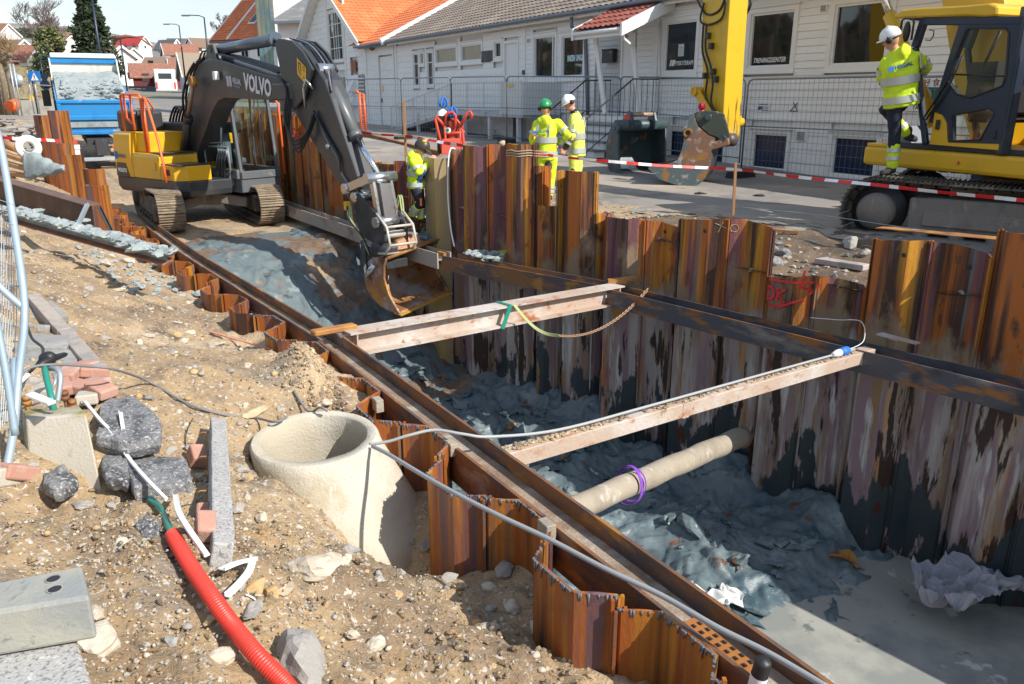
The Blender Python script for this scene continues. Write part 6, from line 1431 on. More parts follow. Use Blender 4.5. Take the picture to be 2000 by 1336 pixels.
for k in range(3): hose(stick, [(6.0, -.19-.02*k, 1.5), (6.3+.04*k, -.2, 1.1), (6.65+.03*k, -.2, .8), (6.75, -.2, .55), (7.0, -.2, .35)], .016, m_black if k else m_galv_d)
for k in range(3): hose(stick, [(5.0, -.05+.06*k, 2.68), (5.6, -.05+.06*k, 2.55), (6.1, -.05+.06*k, 2.2), (6.5, -.14, 1.8)], .014, m_galv_d if k == 1 else m_black)
g = MB(); g.tube([Bm(6.0, -.2, 1.85), Bm(5.92, -.28, 2.0), Bm(5.85, -.3, 1.85), Bm(5.8, -.26, 1.55)], .022, 6); g.ellip(Bm(6.42, -.22, .95), .05, .05, .05, n=8); g.build('pipe_fitting', m_steelbright, stick)
for k in range(4): hose(e1, [(.75+.1*k, .05, .60), (.74+.1*k, -.02, .35), (.74+.1*k, -.04, .0), (.62+.1*k, .0, -.12)], .022, m_black if k % 2 else m_dark, fr=E)
g = MB(); 
for k in range(4): g.cyl(E(.75+.1*k, .05, .45), E(.75+.1*k, .06, .62), .04, 8)
E.box(g, .55, 1.15, .0, .1, -.15, .1); g.tube([E(.5, -.1, -.1), E(.45, -.12, .5), E(.5, -.12, .75), E(1.1, -.08, .78), E(1.15, -.05, 1.3), E(1.18, 0, 1.5)], .022, 6); g.tube([E(.5, -.1, .6), E(.48, -.1, .68), E(1.25, -.02, .68), E(1.22, 0, .2), E(1.1, .0, 0)], .022, 6); g.build('valve_block', m_galv_d, e1)
# linkage, quick hitch, tilt rotator
g = MB()
for y in (-.20, .20):
    g.bar(Bm(6.88, y, .30), Bm(7.62, y, .52), .04, .13, up=UP)
    g.bar(Bm(7.62, y*.8, .52), Bm(7.78, y*.8, -.12), .045, .10, up=Bm.h)
pins(g, [(Bm(7.62, -.27, .52), Bm(7.62, .27, .52)), (Bm(7.80, -.26, -.14), Bm(7.80, .26, -.14)), (Bm(6.88, -.25, .30), Bm(6.88, .25, .30)), (Bm(7.15, -.24, .18), Bm(7.15, .24, .18))], .085)
Bm.prism(g, [(7.62, .44), (7.76, .44), (7.86, -.08), (7.70, -.08)], -.10, .10); g.build('bucket_link', m_steelbright, stick)
g = MB(); Bm.prism(g, [(7.05, .25), (7.25, .25), (7.85, -.02), (8.0, -.16), (8.02, -.42), (7.75, -.5), (7.3, -.42), (7.1, -.1)], -.22, -.17); Bm.prism(g, [(7.05, .25), (7.25, .25), (7.85, -.02), (8.0, -.16), (8.02, -.42), (7.75, -.5), (7.3, -.42), (7.1, -.1)], .17, .22)
Bm.box(g, 7.3, 7.8, -.16, .16, -.45, -.25); fixn(g.build('quick_hitch', m_dark, e1, bevel=.01))
g = MB(); fl = [(7.85, .0), (8.12, -.18), (8.2, -.45), (8.05, -.60), (7.85, -.62)]
for y in (-.24, .24): g.tube([Bm(x, y, z) for x, z in fl], .022, 6)
for x, z in fl[1:]: g.tube([Bm(x, -.24, z), Bm(x, .24, z)], .022, 6)
g.cyl(Bm(7.95, -.2, -.33), Bm(7.95, .2, -.33), .06, 10); g.build('hitch_guard', M('pale_guard', (.50, .46, .40), .6, .2), e1)
g = MB(); g.lathe([(.001, .16), (.22, .16), (.27, .10), (.27, -.02), (.21, -.12), (.001, -.12)], Bm(7.75, 0, -.62), (0, 0, 1), 20); g.cyl(Bm(7.5, -.30, -.45), Bm(7.55, -.32, -.95), .05, 10); Bm.box(g, 7.45, 8.0, -.2, .2, -.86, -.72); g.build('tilt_rotator', m_dark, e1, bevel=.01)
g = MB(); g.cyl(Bm(7.45, -.3, -.52), Bm(7.62, -.34, -1.02), .03, 8); g.build('cylinder_rod', m_chrome, e1)
g = MB(); g.cyl(Bm(7.78, -.28, -.80), Bm(7.62, -.34, -1.0), .05, 8); g.build('grease_pipe', m_steelbright, e1)
for k in range(3): hose(e1, [(7.10, -.26-.03*k, .05), (7.2, -.3-.03*k, -.15), (7.45+.04*k, -.32, -.4), (7.65, -.26, -.7)], .016, m_strapg if k < 2 else m_black)
for k in range(2): hose(e1, [(7.62, .24+.04*k, .0), (7.66, .3+.04*k, .22), (7.74, .28+.04*k, .05), (7.85, .26, -.3)], .016, m_strapg)
g = MB(); Bm.box(g, 7.02, 7.1, -.34, -.26, -.02, .12); g.build('yellow_tag', m_yel, e1)
# bucket
def bucket_mesh(parent, name, prof, front, org, D, Wv, width, mat, th=.03, mlip=None, rim=.05, bulge=None):
    """prof: shell outline (x along D, z up) back top -> lip; front: side plate front edge lip -> top"""
    D = Vector(D).normalized(); Wv = Vector(Wv).normalized(); PT = lambda x, z, w_: org+D*x+UP*z+Wv*w_
    g = MB(); n = len(prof)
    import itertools
    cen = (sum(p[0] for p in prof)/n, sum(p[1] for p in prof)/n+.2)
    inn = [(x+(cen[0]-x)*th*1.3, z+(cen[1]-z)*th*1.3) for x, z in prof]
    vs = [PT(x, z, w_) for w_ in (0, width) for x, z in prof]+[PT(x, z, w_) for w_ in (0, width) for x, z in inn]
    fs = []
    for i in range(n-1): fs += [(i, i+1, n+i+1, n+i), (2*n+i, 3*n+i, 3*n+i+1, 2*n+i+1)]
    fs += [(n-1, 3*n-1, 4*n-1, 2*n-1), (0, n, 3*n, 2*n)]
    g.add(vs, fs, 0, True); shell = fixn(g.build(name, mat, parent, bevel=0))
    poly = prof+front
    for w0 in (0, width-.03):
        g = MB(); k = len(poly); v2 = [PT(x, z, w_) for w_ in (w0, w0+.03) for x, z in poly]; g.add(v2, [tuple(range(k)), tuple(range(k, 2*k))[::-1]]); b = 0
        for i in range(k): j = (i+1) % k; g.f.append((j, i, k+i, k+j)); g.m.append(0); g.sm.append(False)
        fixn(g.build('side_plate', mat, shell))
        g = MB(); pts = [PT(x, z, w0+.015) for x, z in [prof[-1]]+front+[prof[0]]]; g.tube(pts, rim/2, 6); g.build('edge_bar', mat, shell)
    lp = prof[-1]; pv = prof[-2]; dd = Vector((lp[0]-pv[0], lp[1]-pv[1])); dd.normalize()
    g = MB(); a = PT(lp[0]-dd.x*.12, lp[1]-dd.y*.12-.012, -.01); b = PT(lp[0]+dd.x*.06, lp[1]+dd.y*.06-.012, -.01); nn_ = UP*.035; W2 = Wv*(width+.02)
    g.hexa([a, b, b+W2, a+W2, a+nn_, b+nn_*.3, b+W2+nn_*.3, a+W2+nn_]); fixn(g.build('cutting_edge', mlip or mat, shell)); return shell, PT
lipL = PY(776, 612, 12.0); D_ = Vector((.72, -.66, -.20)); W_ = Vector((.74, .62, .20)).normalized()
prof = [(-.22, .80), (-.55, .70), (-.80, .44), (-.76, .12), (-.42, -.04), (.05, .0)]
sub = []
for i in range(len(prof)-1):
    p_1 = prof[max(0, i-1)]; a = prof[i]; b = prof[i+1]; c_ = prof[min(len(prof)-1, i+2)]
    for k in range(4):
        t = k/4; sub.append(tuple(.5*((2*a[j])+(b[j]-p_1[j])*t+(2*p_1[j]-5*a[j]+4*b[j]-c_[j])*t*t+(3*a[j]-p_1[j]-3*b[j]+c_[j])*t**3) for j in (0, 1)))
sub.append(prof[-1])
sh_, PT = bucket_mesh(e1, 'bucket', sub, [(-.04, .06), (-.22, .22), (-.32, .44), (-.30, .66)], lipL, D_, W_, 1.0, m_rustb, mlip=M('lip_ochre', (.50, .28, .04), .5, .2))
g = MB(); g.hexa([PT(-.60, .62, .22), PT(-.22, .78, .22), PT(-.22, .78, .72), PT(-.60, .62, .72), PT(-.60, .90, .26), PT(-.3, .98, .26), PT(-.3, .98, .68), PT(-.60, .90, .68)]); g.build('bucket_ears', m_rustb, sh_, bevel=.02)
g = MB(); g.tube([PT(-.22, .79, 0.02), PT(-.22, .79, .98)], .03, 10); g.build('top_tube', m_rust, sh_)
# ---------------------------------------------------------------- loose green grey bucket
pg_ = P(1236, 347, 0.0)
bk = thing('digger_bucket', 'large green grey digger bucket standing open on the street left of the yellow arm', 'digger bucket', pg_)
Dg = Vector((.30, -.95, 0)).normalized(); Wg = Vector((.95, .30, 0)).normalized()
pr = [(-.35, 1.18), (-.62, 1.0), (-.80, .70), (-.80, .38), (-.62, .12), (-.3, .02), (.12, .0)]
shg, PTg = bucket_mesh(bk, 'bucket_shell', pr, [(-.02, .12), (-.10, .35), (-.14, .7), (-.18, 1.08)], pg_+Vector((-.28, .1, .01)), Dg, Wg, 1.18, m_bktg)
g = MB(); g.tube([PTg(-.25, 1.10, -.03), PTg(-.25, 1.10, 1.21)], .12, 16); g.build('top_tube', m_bktg, bk)
for w_ in (.28, .85):
    g = MB(); pl = [(-.45, 1.05), (-.02, 1.02), (-.02, 1.2), (-.12, 1.38), (-.24, 1.42), (-.45, 1.2)]; v2 = [PTg(x, z, ww) for ww in (w_-.03, w_+.03) for x, z in pl]; k = len(pl)
    g.add(v2, [tuple(range(k)), tuple(range(k, 2*k))[::-1]]+[((i+1) % k, i, k+i, k+(i+1) % k) for i in range(k)]); fixn(g.build('lug', m_bktg, bk, bevel=.01))
g = MB(); g.tube([PTg(-.16, 1.33, .28), PTg(-.16, 1.33, .85)], .045, 12); g.build('lug_pin', M('pin_rust', (.36, .25, .17), .6, .3), bk)
g = MB(); g.ring(PTg(-.20, 1.03, -.01), Wg, .10, .055, .06, 18); g.build('lifting_eye', m_bktg, bk)
g = MB(); g.box(PTg(-.0, 1.28, .12), (.12, .06, .11)); g.build('red_tag', m_redp, bk, bevel=.01)
g = MB(); 
for (x0, z0, x1, z1) in ((.12, .0, -.35, .03),): g.hexa([PTg(.10, .0, .0), PTg(.24, .0, .06), PTg(.24, .0, 1.12), PTg(.10, .0, 1.18), PTg(.10, .035, .0), PTg(.24, .015, .06), PTg(.24, .015, 1.12), PTg(.10, .035, 1.18)])
g.build('cutting_edge', m_bktg, bk)
# ---------------------------------------------------------------- yellow excavator on the street
C2 = Vector((6.95, 10.62)); E2 = LF(C2, 180+23); 
# LF heading for az: (sin, -cos): for 203 deg -> (-.39, .92)
e2 = thing('excavator', 'big yellow excavator with dark cab door on the street at the right edge', 'excavator', Vector((C2.x, C2.y, -.1)))
d2 = Vector((-.77, .64, 0)).normalized(); n2 = Vector((-.64, -.77, 0)).normalized()
for sg in (1, -1):
    cc = Vector((C2.x, C2.y, 0))+n2*(1.16*sg)-d2*.22; make_track(e2, cc, d2, n2*sg, -.14, 4.5, .84, .60, m_trackd, m_frame, pitch=.17, nroll=7)
g = MB(); c0 = Vector((C2.x, C2.y, 0))
for k in (-1, 1):
    for a in (-1, 1): g.bar(c0+d2*.4*a+UP*.38, c0+d2*1.0*a+n2*.9*k+UP*.28, .45, .24)
g.cyl(c0+UP*.35, c0+UP*.72, .68, 28); g.build('undercarriage', m_frame, e2, bevel=.02)
zf = .80
g = MB(); E2.box(g, -2.7, 1.75, -1.35, 1.32, zf, zf+.26); g.build('main_frame', m_yel2, e2, bevel=.05, seg=2)
g = MB(); E2.box(g, -3.0, -.75, -1.35, 1.28, zf+.27, zf+1.35); g.build('engine_housing', m_yel2, e2, bevel=.06, seg=2)
g = MB(); E2.box(g, -3.5, -3.02, -1.35, 1.3, zf+.0, zf+1.3); g.build('counterweight', m_yel2, e2, bevel=.12, seg=3)
g = MB(); E2.box(g, -.7, 1.3, -1.3, -.45, zf+.27, zf+.9); g.build('right_deck', m_yel2, e2, bevel=.05, seg=2)
yl = 1.33
def q2(u, v, y=yl): return E2.px(u, v, y)
def poly2(name, pts, y0, y1, mat, par, bevel=0, lab=None):
    g = MB(); E2.prism(g, [q2(u, v, (y0+y1)/2) for u, v in pts], y0, y1); o = fixn(g.build(name, mat, par, bevel=bevel)); return o
zr0 = 2.72; zc0 = zf+.27
cabp = MB(); E2.box(cabp, -.65, 1.35, .30, yl-.05, zc0, zc0+.06); cab2 = cabp.build('cab', m_navy, e2)
rf_ = [(1804, 39), (1806, 32), (1822, 22), (1850, 19), (1950, 14), (1996, 10), (2012, 16), (2012, 34), (1990, 36), (1950, 34), (1890, 36)]
poly2('cab_roof', rf_, .22, yl+.03, m_yel2, cab2, .02)
# door: frame around two windows, built as a ring of strips
door_out = [(1877, 37), (1999, 36), (1992, 120), (1961, 281), (1853, 278), (1851, 240), (1842, 224), (1828, 219), (1835, 168), (1856, 110)]
win1 = [(1889, 58), (1895, 55), (1966, 55), (1973, 64), (1967, 150), (1960, 168), (1898, 191), (1871, 184), (1854, 160), (1862, 128)]
win2 = [(1862, 226), (1933, 211), (1944, 221), (1917, 273), (1862, 275)]
def framed(name, out, holes, y0, y1, mat, par):
    """polygon with holes via triangulation"""
    from mathutils.geometry import tessellate_polygon
    ls = [[Vector((*q2(u, v, y1), 0)) for u, v in out]]+[[Vector((*q2(u, v, y1), 0)) for u, v in h] for h in holes]
    tri = tessellate_polygon(ls); flat = [p for l in ls for p in l]; n = len(flat)
    g = MB(); vs = [E2(p.x, y0, p.y) for p in flat]+[E2(p.x, y1, p.y) for p in flat]; fs = [tuple(t) for t in tri]+[tuple(i+n for i in t)[::-1] for t in tri]
    b = 0
    for l in ls:
        for i in range(len(l)): j = (i+1) % len(l); fs.append((b+i, b+j, b+n+j, b+n+i))
        b += len(l)
    g.add(vs, fs); return fixn(g.build(name, mat, par))
dr2 = framed('cab_door', door_out, [win1, win2], yl-.03, yl+.02, m_navy, cab2)
poly2('window_glass', win1, yl-.012, yl-.006, m_cabglass, dr2); poly2('window_glass', win2, yl-.012, yl-.006, m_cabglass, dr2)
for wn_, rr in ((win1, .014), (win2, .012)):
    g = MB(); g.tube([E2(q2(u, v)[0], yl+.02, q2(u, v)[1]) for u, v in wn_], rr, 6, closed=True); g.build('window_seal', m_black, dr2)
poly2('fender', [(1828, 219), (1842, 224), (1851, 240), (1853, 278), (1961, 281), (1958, 294), (1818, 282)], yl-.04, yl+.015, m_yel2, cab2, .006)
g = MB(); a = q2(1830, 253); b = q2(1840, 234); E2.box(g, a[0]-.0, b[0], yl+.015, yl+.05, a[1], b[1]); g.build('door_handle', m_black, dr2, bevel=.01)
g = MB(); a = q2(1941, 272); b = q2(1949, 254); E2.box(g, min(a[0], b[0]), max(a[0], b[0]), yl+.02, yl+.04, a[1], b[1]); g.build('door_lock', m_black, dr2, bevel=.01)
g = MB(); a = q2(1856, 145); b = q2(1964, 149); g.tube([E2(a[0], yl+.0, a[1]), E2(b[0], yl+.0, b[1])], .012, 6); a = q2(1943, 60); b = q2(1909, 130); g.tube([E2(a[0], yl-.1, a[1]), E2(b[0], yl-.1, b[1])], .018, 6); g.build('inner_rail', m_black, dr2)
g = MB()   # pillars
for y in (yl-.02, .34):
    for (u, v), (u2, v2), w_ in (((1803, 40), (1786, 92), .09), ((1786, 92), (1806, 282), .07), ((1806, 42), (1998, 40), .09)):
        a = q2(u, v, yl); b = q2(u2, v2, yl); g.bar(E2(a[0], y, a[1]), E2(b[0], y, b[1]), w_)
a = q2(1880, 40); b = q2(1817, 240); g.bar(E2(a[0], yl-.04, a[1]), E2(b[0], yl-.04, b[1]), .07, .09)
a = q2(2000, 40); g.bar(E2(a[0], yl-.04, zc0), E2(a[0], yl-.04, zr0), .12); g.bar(E2(a[0], .34, zc0), E2(a[0], .34, zr0), .10)
a = q2(1803, 40); b = q2(1786, 92)
g.bar(E2(a[0], .34, a[1]), E2(a[0], yl, a[1]), .08); g.build('cab_pillar', m_navy, cab2, bevel=.01)
g = MB(); E2.box(g, -.1, .42, .5, 1.05, zc0+.35, zc0+.5); g.bar(E2(-.1, .78, zc0+.45), E2(-.25, .78, zc0+1.25), .45, .12, up=E2.h); g.build('operator_seat', m_dark, cab2, bevel=.04)
g = MB(); g.tube([E2(.65, .5, zc0+.1), E2(.7, .5, zc0+.75)], .03, 6); g.tube([E2(.95, .7, zc0+.05), E2(1.0, .7, zc0+.6), E2(.9, .7, zc0+.8)], .022, 6); E2.box(g, .5, .9, .36, .5, zc0+.5, zc0+1.1); g.build('controls', m_black, cab2)
g = MB(); a = q2(1807, 215); b = q2(1835, 246); g.hexa([E2(1.05, .9, zc0+.06), E2(1.32, .9, zc0+.06), E2(1.32, 1.2, zc0+.06), E2(1.05, 1.2, zc0+.06), E2(1.2, .9, zc0+.28), E2(1.36, .9, zc0+.22), E2(1.36, 1.2, zc0+.22), E2(1.2, 1.2, zc0+.28)]); g.build('pedal_plate', m_greytrim, cab2)
def tub2(pts, r_, mat, name, par, y=yl): g = MB(); g.tube([E2(q2(u, v, y)[0], y, q2(u, v, y)[1]) for u, v in pts], r_, 6); return g.build(name, mat, par)
tub2([(1876, 110), (1855, 150), (1830, 190), (1803, 232)], .012, m_black, 'grab_bar', cab2, yl+.03); tub2([(1880, 110), (1860, 155), (1836, 195), (1808, 234)], .012, m_black, 'grab_bar', cab2, yl+.05)
tub2([(1758, 62), (1762, 40), (1768, 36), (1783, 37), (1785, 44), (1780, 78)], .014, m_black, 'mirror_bracket', cab2, yl+.1)
g = MB(); a = q2(1771, 62, yl+.12); g.ellip(E2(a[0], yl+.12, a[1]), .05, .03, .13, n=10); g.build('mirror', m_black, cab2)
g = MB(); a = q2(1797, 28, yl-.2); E2.box(g, a[0]-.04, a[0]+.1, yl-.3, yl-.12, a[1]-.07, a[1]+.07); g.build('work_lamp', m_black, cab2, bevel=.01)
tub2([(1815, 58), (1824, 60), (1823, 70), (1817, 79), (1808, 78)], .008, m_black, 'inner_mirror', cab2, .6)
g = MB(); a = q2(1905, 2, .8); E2.box(g, -.4, -.2, .5, .7, 2.9, 3.0); g.build('beacon', m_orange, cab2, bevel=.02)
g = MB(); E2.box(g, 1.35, 1.72, .55, 1.30, zf+.255, zf+.30); g.build('step', m_yel2, e2, bevel=.01)
for k in range(8):
    g = MB(); E2.box(g, -.9-.05, -.9+.02, -.1, .7, zc0+.1+.1*k, zc0+.14+.1*k); g.build('vent_slat', m_yel2, e2)
g = MB(); a = q2(1872, 313); g.prism([(0, .03), (.01, .01), (.03, 0), (.01, -.01), (0, -.03), (-.01, -.01), (-.03, 0), (-.01, .01)], E2(a[0], 1.325, zf+.13), E2.h, UP, .006); g.build('red_star', m_redp, e2)
# boom (rises beside the cab) and vertical stick
def B2(x, y, z): return E2(x, y, z)
bp2 = [(.45, 1.1), (.9, 1.05), (1.35, 1.9), (1.75, 3.0), (2.3, 3.9), (3.9, 4.75), (5.8, 5.2), (7.15, 5.45), (7.15, 5.95), (5.6, 6.0), (3.4, 5.6), (2.0, 5.0), (1.1, 3.8), (.6, 2.4), (.3, 1.5)]
g = MB(); E2.prism(g, bp2, -.30, .20); boom2 = fixn(g.build('boom', m_yel2, e2, bevel=.03, seg=2))
g = MB(); g.cyl(E2(1.5, .30, 1.35), E2(2.55, .30, 2.9), .10, 16); o = g.build('boom_cylinder', m_yel2, e2); g = MB(); g.cyl(E2(2.5, .30, 2.85), E2(3.2, .30, 3.9), .06, 14); g.build('cylinder_rod', m_chrome, o)
ys = .22
def s2p(u, v, y=ys): return E2.px(u, v, y)
SP = [s2p(*q) for q in [(1368, -2), (1371, 60), (1372, 150), (1378, 232), (1392, 262), (1410, 272), (1412, 230), (1419, 100), (1420, -2)]]
xs_back = s2p(1420, 50)[0]
top_z = 5.7
sp2 = [(SP[0][0], top_z)]+SP[:-1]+[(SP[-1][0], top_z)]
# the sunlit rear face is as wide as the stick: 0.44 m
g = MB(); E2.prism(g, [(SP[0][0]+.10, top_z), SP[1], SP[2], SP[3], SP[4], SP[5], SP[6], SP[7], (SP[8][0]-.05, top_z)], -.22, .22); stick2 = fixn(g.build('stick', m_yelstick, e2, bevel=.02, seg=2))
a = s2p(1366, 178); b = s2p(1405, 240)
g = MB(); 
for y in (.30, -.30): g.bar(E2(a[0], y, a[1]), E2(b[0], y, b[1]), .06, .17, up=UP)
pins(g, [(E2(a[0], -.36, a[1]), E2(a[0], .36, a[1])), (E2(b[0], -.36, b[1]), E2(b[0], .36, b[1]))], .09); g.build('bucket_link', m_yel2, stick2, bevel=.01)
g = MB(); g.ring(E2(a[0], .35, a[1]), E2.l, .10, .06, .05, 20); g.build('pin_ring', m_yel2, stick2)
g = MB(); c = s2p(1372, 210); 
for k in range(2): g.bar(E2(a[0]-.02, .2-.4*k, a[1]-.1), E2(b[0]+.15, .2-.4*k, b[1]-.2), .05, .12, up=UP)
g.build('link_rod', m_yel2, stick2)
g = MB(); c = s2p(1427, 278); g.cyl(E2(c[0]+.16, .02, c[1]+.04), E2(c[0]+.16, .24, c[1]+.04), .13, 18); g.cyl(E2(c[0]+.16, .0, c[1]+.04), E2(c[0]+.16, .26, c[1]+.04), .07, 12); g.build('stick_boss', M('greasy_steel', (.10, .08, .07), .5, .3), stick2)
for k in range(4):
    y = .24+.02*k; xx = lambda u, v: s2p(u, v, y)
    pts = [(1362, 0), (1380, 28), (1405, 20), (1418, -10)] if k == 0 else ([(1375, 5), (1368, 40), (1385, 48), (1410, 35), (1418, 0)] if k == 1 else ([(1374, 45), (1372, 100), (1382, 140), (1378, 190), (1392, 215), (1404, 240)] if k == 2 else [(1380, 50), (1378, 95), (1388, 130), (1392, 165), (1389, 200), (1402, 228)]))
    q = [(xx(u, v)[0], y, xx(u, v)[1]) for u, v in pts]; hose(stick2, q, .022, m_black, fr=E2)
hose(stick2, [(s2p(u, v, -.2)[0], -.2-.1, s2p(u, v, -.2)[1]) for u, v in ((1440, 35), (1452, 22), (1458, 5), (1454, -15))], .03, m_black, fr=E2)
g = MB()
for u, v in ((1384, 70), (1390, 90), (1394, 140), (1378, 148), (1399, 155)): c = s2p(u, v, .26); E2.box(g, c[0]-.04, c[0]+.04, .22, .32, c[1]-.06, c[1]+.06)
g.build('pipe_clamp', m_dark, stick2, bevel=.008)
g = MB()
for u0 in (1426, 1431): 
    g.tube([E2(s2p(1419, 60)[0]-.01, -.1+.1*(u0-1426)/5, z) for z in (.95, 1.6, 2.0)], .018, 5)
g.build('wear_strip', m_steelbright, stick2)
# bucket of the yellow excavator, side towards the camera
K = .00152; b0 = P(1347, 365.5, 0.0)
def bk2(x, y): return ((x-1240)*K, (1225-y)*K)
D2 = Vector((1, -.10, 0)).normalized(); W2_ = Vector((.34, .94, 0)).normalized()
outer = [(1180, 310), (1215, 300), (1290, 455), (1420, 560), (1520, 600), (1510, 700), (1480, 760), (1500, 840), (1480, 990), (1430, 1110), (1340, 1200), (1240, 1225), (1050, 1195), (850, 1130), (690, 990), (690, 980), (950, 925), (1060, 880), (1105, 760), (1130, 620), (1105, 500), (1125, 450), (1165, 430), (1170, 350)]
shellp = [(1510, 700), (1480, 760), (1500, 840), (1480, 990), (1430, 1110), (1340, 1200), (1240, 1225), (1050, 1195), (850, 1130), (690, 990)]
bt = e2
g = MB(); P2 = [bk2(*q) for q in outer]; WID = 1.15
PT2 = lambda x, z, w_: b0+D2*x+UP*z+W2_*w_
for w_ in (0, WID-.04):
    g = MB(); k = len(P2); v2 = [PT2(x, z, ww) for ww in (w_, w_+.04) for x, z in P2]
    g.add(v2, [tuple(range(k)), tuple(range(k, 2*k))[::-1]]+[((i+1) % k, i, k+i, k+(i+1) % k) for i in range(k)]); o = fixn(g.build('bucket' if w_ == 0 else 'side_plate', m_bktr, bt if w_ == 0 else bside))
    if w_ == 0: bside = o
g = MB(); S_ = [bk2(*q) for q in shellp]; k = len(S_); inn = [(x*.965-.01, z*.95+.035) for x, z in S_]
vs = [PT2(x, z, ww) for ww in (.0, WID) for x, z in S_]+[PT2(x, z, ww) for ww in (.0, WID) for x, z in inn]
fs = []
for i in range(k-1): fs += [(i, i+1, k+i+1, k+i), (2*k+i, 3*k+i, 3*k+i+1, 2*k+i+1)]
fs += [(k-1, 3*k-1, 4*k-1, 2*k-1), (0, k, 3*k, 2*k)]
g.add(vs, fs, 0, True); fixn(g.build('bucket_shell', m_bktg, bside))
g = MB(); c = bk2(1174, 535); g.ring(PT2(c[0], c[1], -.015), W2_, .085, .05, .05, 20); g.build('eye_ring', m_rust, bside); g = MB(); g.cyl(PT2(c[0], c[1], -.012), PT2(c[0], c[1], -.006), .052, 16); g.build('eye_hole', m_black, bside)
# hitch on top
hp = [(1210, 300), (1260, 275), (1380, 262), (1500, 270), (1600, 300), (1640, 420), (1690, 560), (1680, 660), (1600, 690), (1530, 600), (1420, 560), (1290, 455)]
for w_ in (.18, .85):
    g = MB(); H2 = [bk2(*q) for q in hp]; k = len(H2); v2 = [PT2(x, z, ww) for ww in (w_, w_+.06) for x, z in H2]
    g.add(v2, [tuple(range(k)), tuple(range(k, 2*k))[::-1]]+[((i+1) % k, i, k+i, k+(i+1) % k) for i in range(k)]); fixn(g.build('quick_hitch', M('hitch_dark', (.05, .06, .05), .4, .3, [((.16, .15, .13), 5, .58, .7, I3)]), e2, bevel=.015))
g = MB()
for q in ((1405, 345), (1605, 610)): c = bk2(*q); g.cyl(PT2(c[0], c[1], .10), PT2(c[0], c[1], .98), .065, 16)
g.build('hitch_pin', m_bktg, e2)
g = MB(); c = bk2(1500, 660); g.hexa([PT2(c[0]-.1, c[1]-.18, .1), PT2(c[0]+.3, c[1]-.05, .1), PT2(c[0]+.3, c[1]-.05, 1.1), PT2(c[0]-.1, c[1]-.18, 1.1), PT2(c[0]-.05, c[1], .1), PT2(c[0]+.28, c[1]+.1, .1), PT2(c[0]+.28, c[1]+.1, 1.1), PT2(c[0]-.05, c[1], 1.1)]); g.build('bucket_back', m_bktr, bside, bevel=.02)
g = MB(); c = bk2(1300, 215); g.ring(PT2(c[0], c[1], .35), D2, .075, .045, .05, 16); g.ring(PT2(c[0], c[1], .35), W2_, .075, .04, .05, 16); g.cyl(PT2(c[0], c[1]-.14, .35), PT2(c[0], c[1]-.06, .35), .05, 10); g.build('red_lifting_eye', M('eye_red', (.42, .02, .04), .45), e2)
# ---------------------------------------------------------------- lorry
lb = PY(203, 322, 31.0); TL = LF((lb.x, lb.y), 180+29)
tk = thing('tipper_lorry', 'blue tipper lorry with raised clay-smeared body seen from behind', 'lorry', lb)
# heading away: LF x = forward (away)
z0 = lb.z
g = MB(); TL.box(g, 0, 6.5, -.45, .45, z0+.75, z0+1.0); g.build('chassis', m_dark, tk)
def tb(name, x0, x1, y0, y1, a0, a1, mat, par=tk, bev=0, seg=1): g = MB(); TL.box(g, x0, x1, y0, y1, z0+a0, z0+a1); return g.build(name, mat, par, bevel=bev, seg=seg)
tilt = R(9)
def TB(x, y, z):  # body frame: tilted up around the rear hinge
    xx = x*math.cos(tilt)-z*math.sin(tilt); zz = x*math.sin(tilt)+z*math.cos(tilt); return TL(.1+xx, y, z0+1.12+zz)
def tbx(name, x0, x1, y0, y1, a0, a1, mat, par=tk, bev=0):
    g = MB(); g.hexa([TB(x0, y0, a0), TB(x1, y0, a0), TB(x1, y1, a0), TB(x0, y1, a0), TB(x0, y0, a1), TB(x1, y0, a1), TB(x1, y1, a1), TB(x0, y1, a1)]); return g.build(name, mat, par, bevel=bev)
bed = tbx('tipper_body', 0, 5.2, -1.27, 1.27, 0, .12, m_blue)
tbx('side_wall', 0, 5.2, 1.22, 1.27, .12, 1.30, m_blue, bed); tbx('side_wall', 0, 5.2, -1.27, -1.22, .12, 1.30, m_blue, bed)
for y in (1.27, -1.33):
    for k in range(6): tbx('side_rib', .3+.9*k, .42+.9*k, y, y+.06, .05, 1.25, m_navy if y > 0 else m_blue, bed)
tbx('front_wall', 5.14, 5.2, -1.22, 1.22, .12, 2.1, m_bedmud, bed)
hd = tbx('head_guard', 5.06, 5.26, -1.30, 1.30, 1.90, 2.14, m_blue, bed, .04); tbx('guard_edge', 5.0, 5.9, -1.25, 1.2, 2.14, 2.24, m_white, bed, .03)
for y in (-1.27, 1.22): 
    g = MB(); g.hexa([TB(4.2, y, 1.3), TB(5.2, y, 1.3), TB(5.2, y+.05, 1.3), TB(4.2, y+.05, 1.3), TB(4.9, y, 2.1), TB(5.2, y, 2.1), TB(5.2, y+.05, 2.1), TB(4.9, y+.05, 2.1)]); g.build('corner_plate', m_bedmud, bed)
tg = tbx('tailgate', -.06, .02, -1.27, 1.27, .02, 1.28, m_blue, bed, .01)
tbx('tailgate_rib', -.12, -.06, -1.15, 1.15, .55, .72, m_blue, tg, .02); tbx('tailgate_rib', -.12, -.06, -1.27, 1.27, 1.16, 1.28, m_blue, tg, .02); tbx('tailgate_rib', -.12, -.06, -1.27, 1.27, .02, .16, m_blue, tg, .02)
for y in (-1.2, 1.2): tbx('tailgate_rib', -.12, -.06, y-.07, y+.07, .16, 1.16, m_blue, tg, .02)
tbx('mud_smear', -.125, -.120, -1.1, 1.15, .30, .50, m_claydry, tg)
cl = MB()
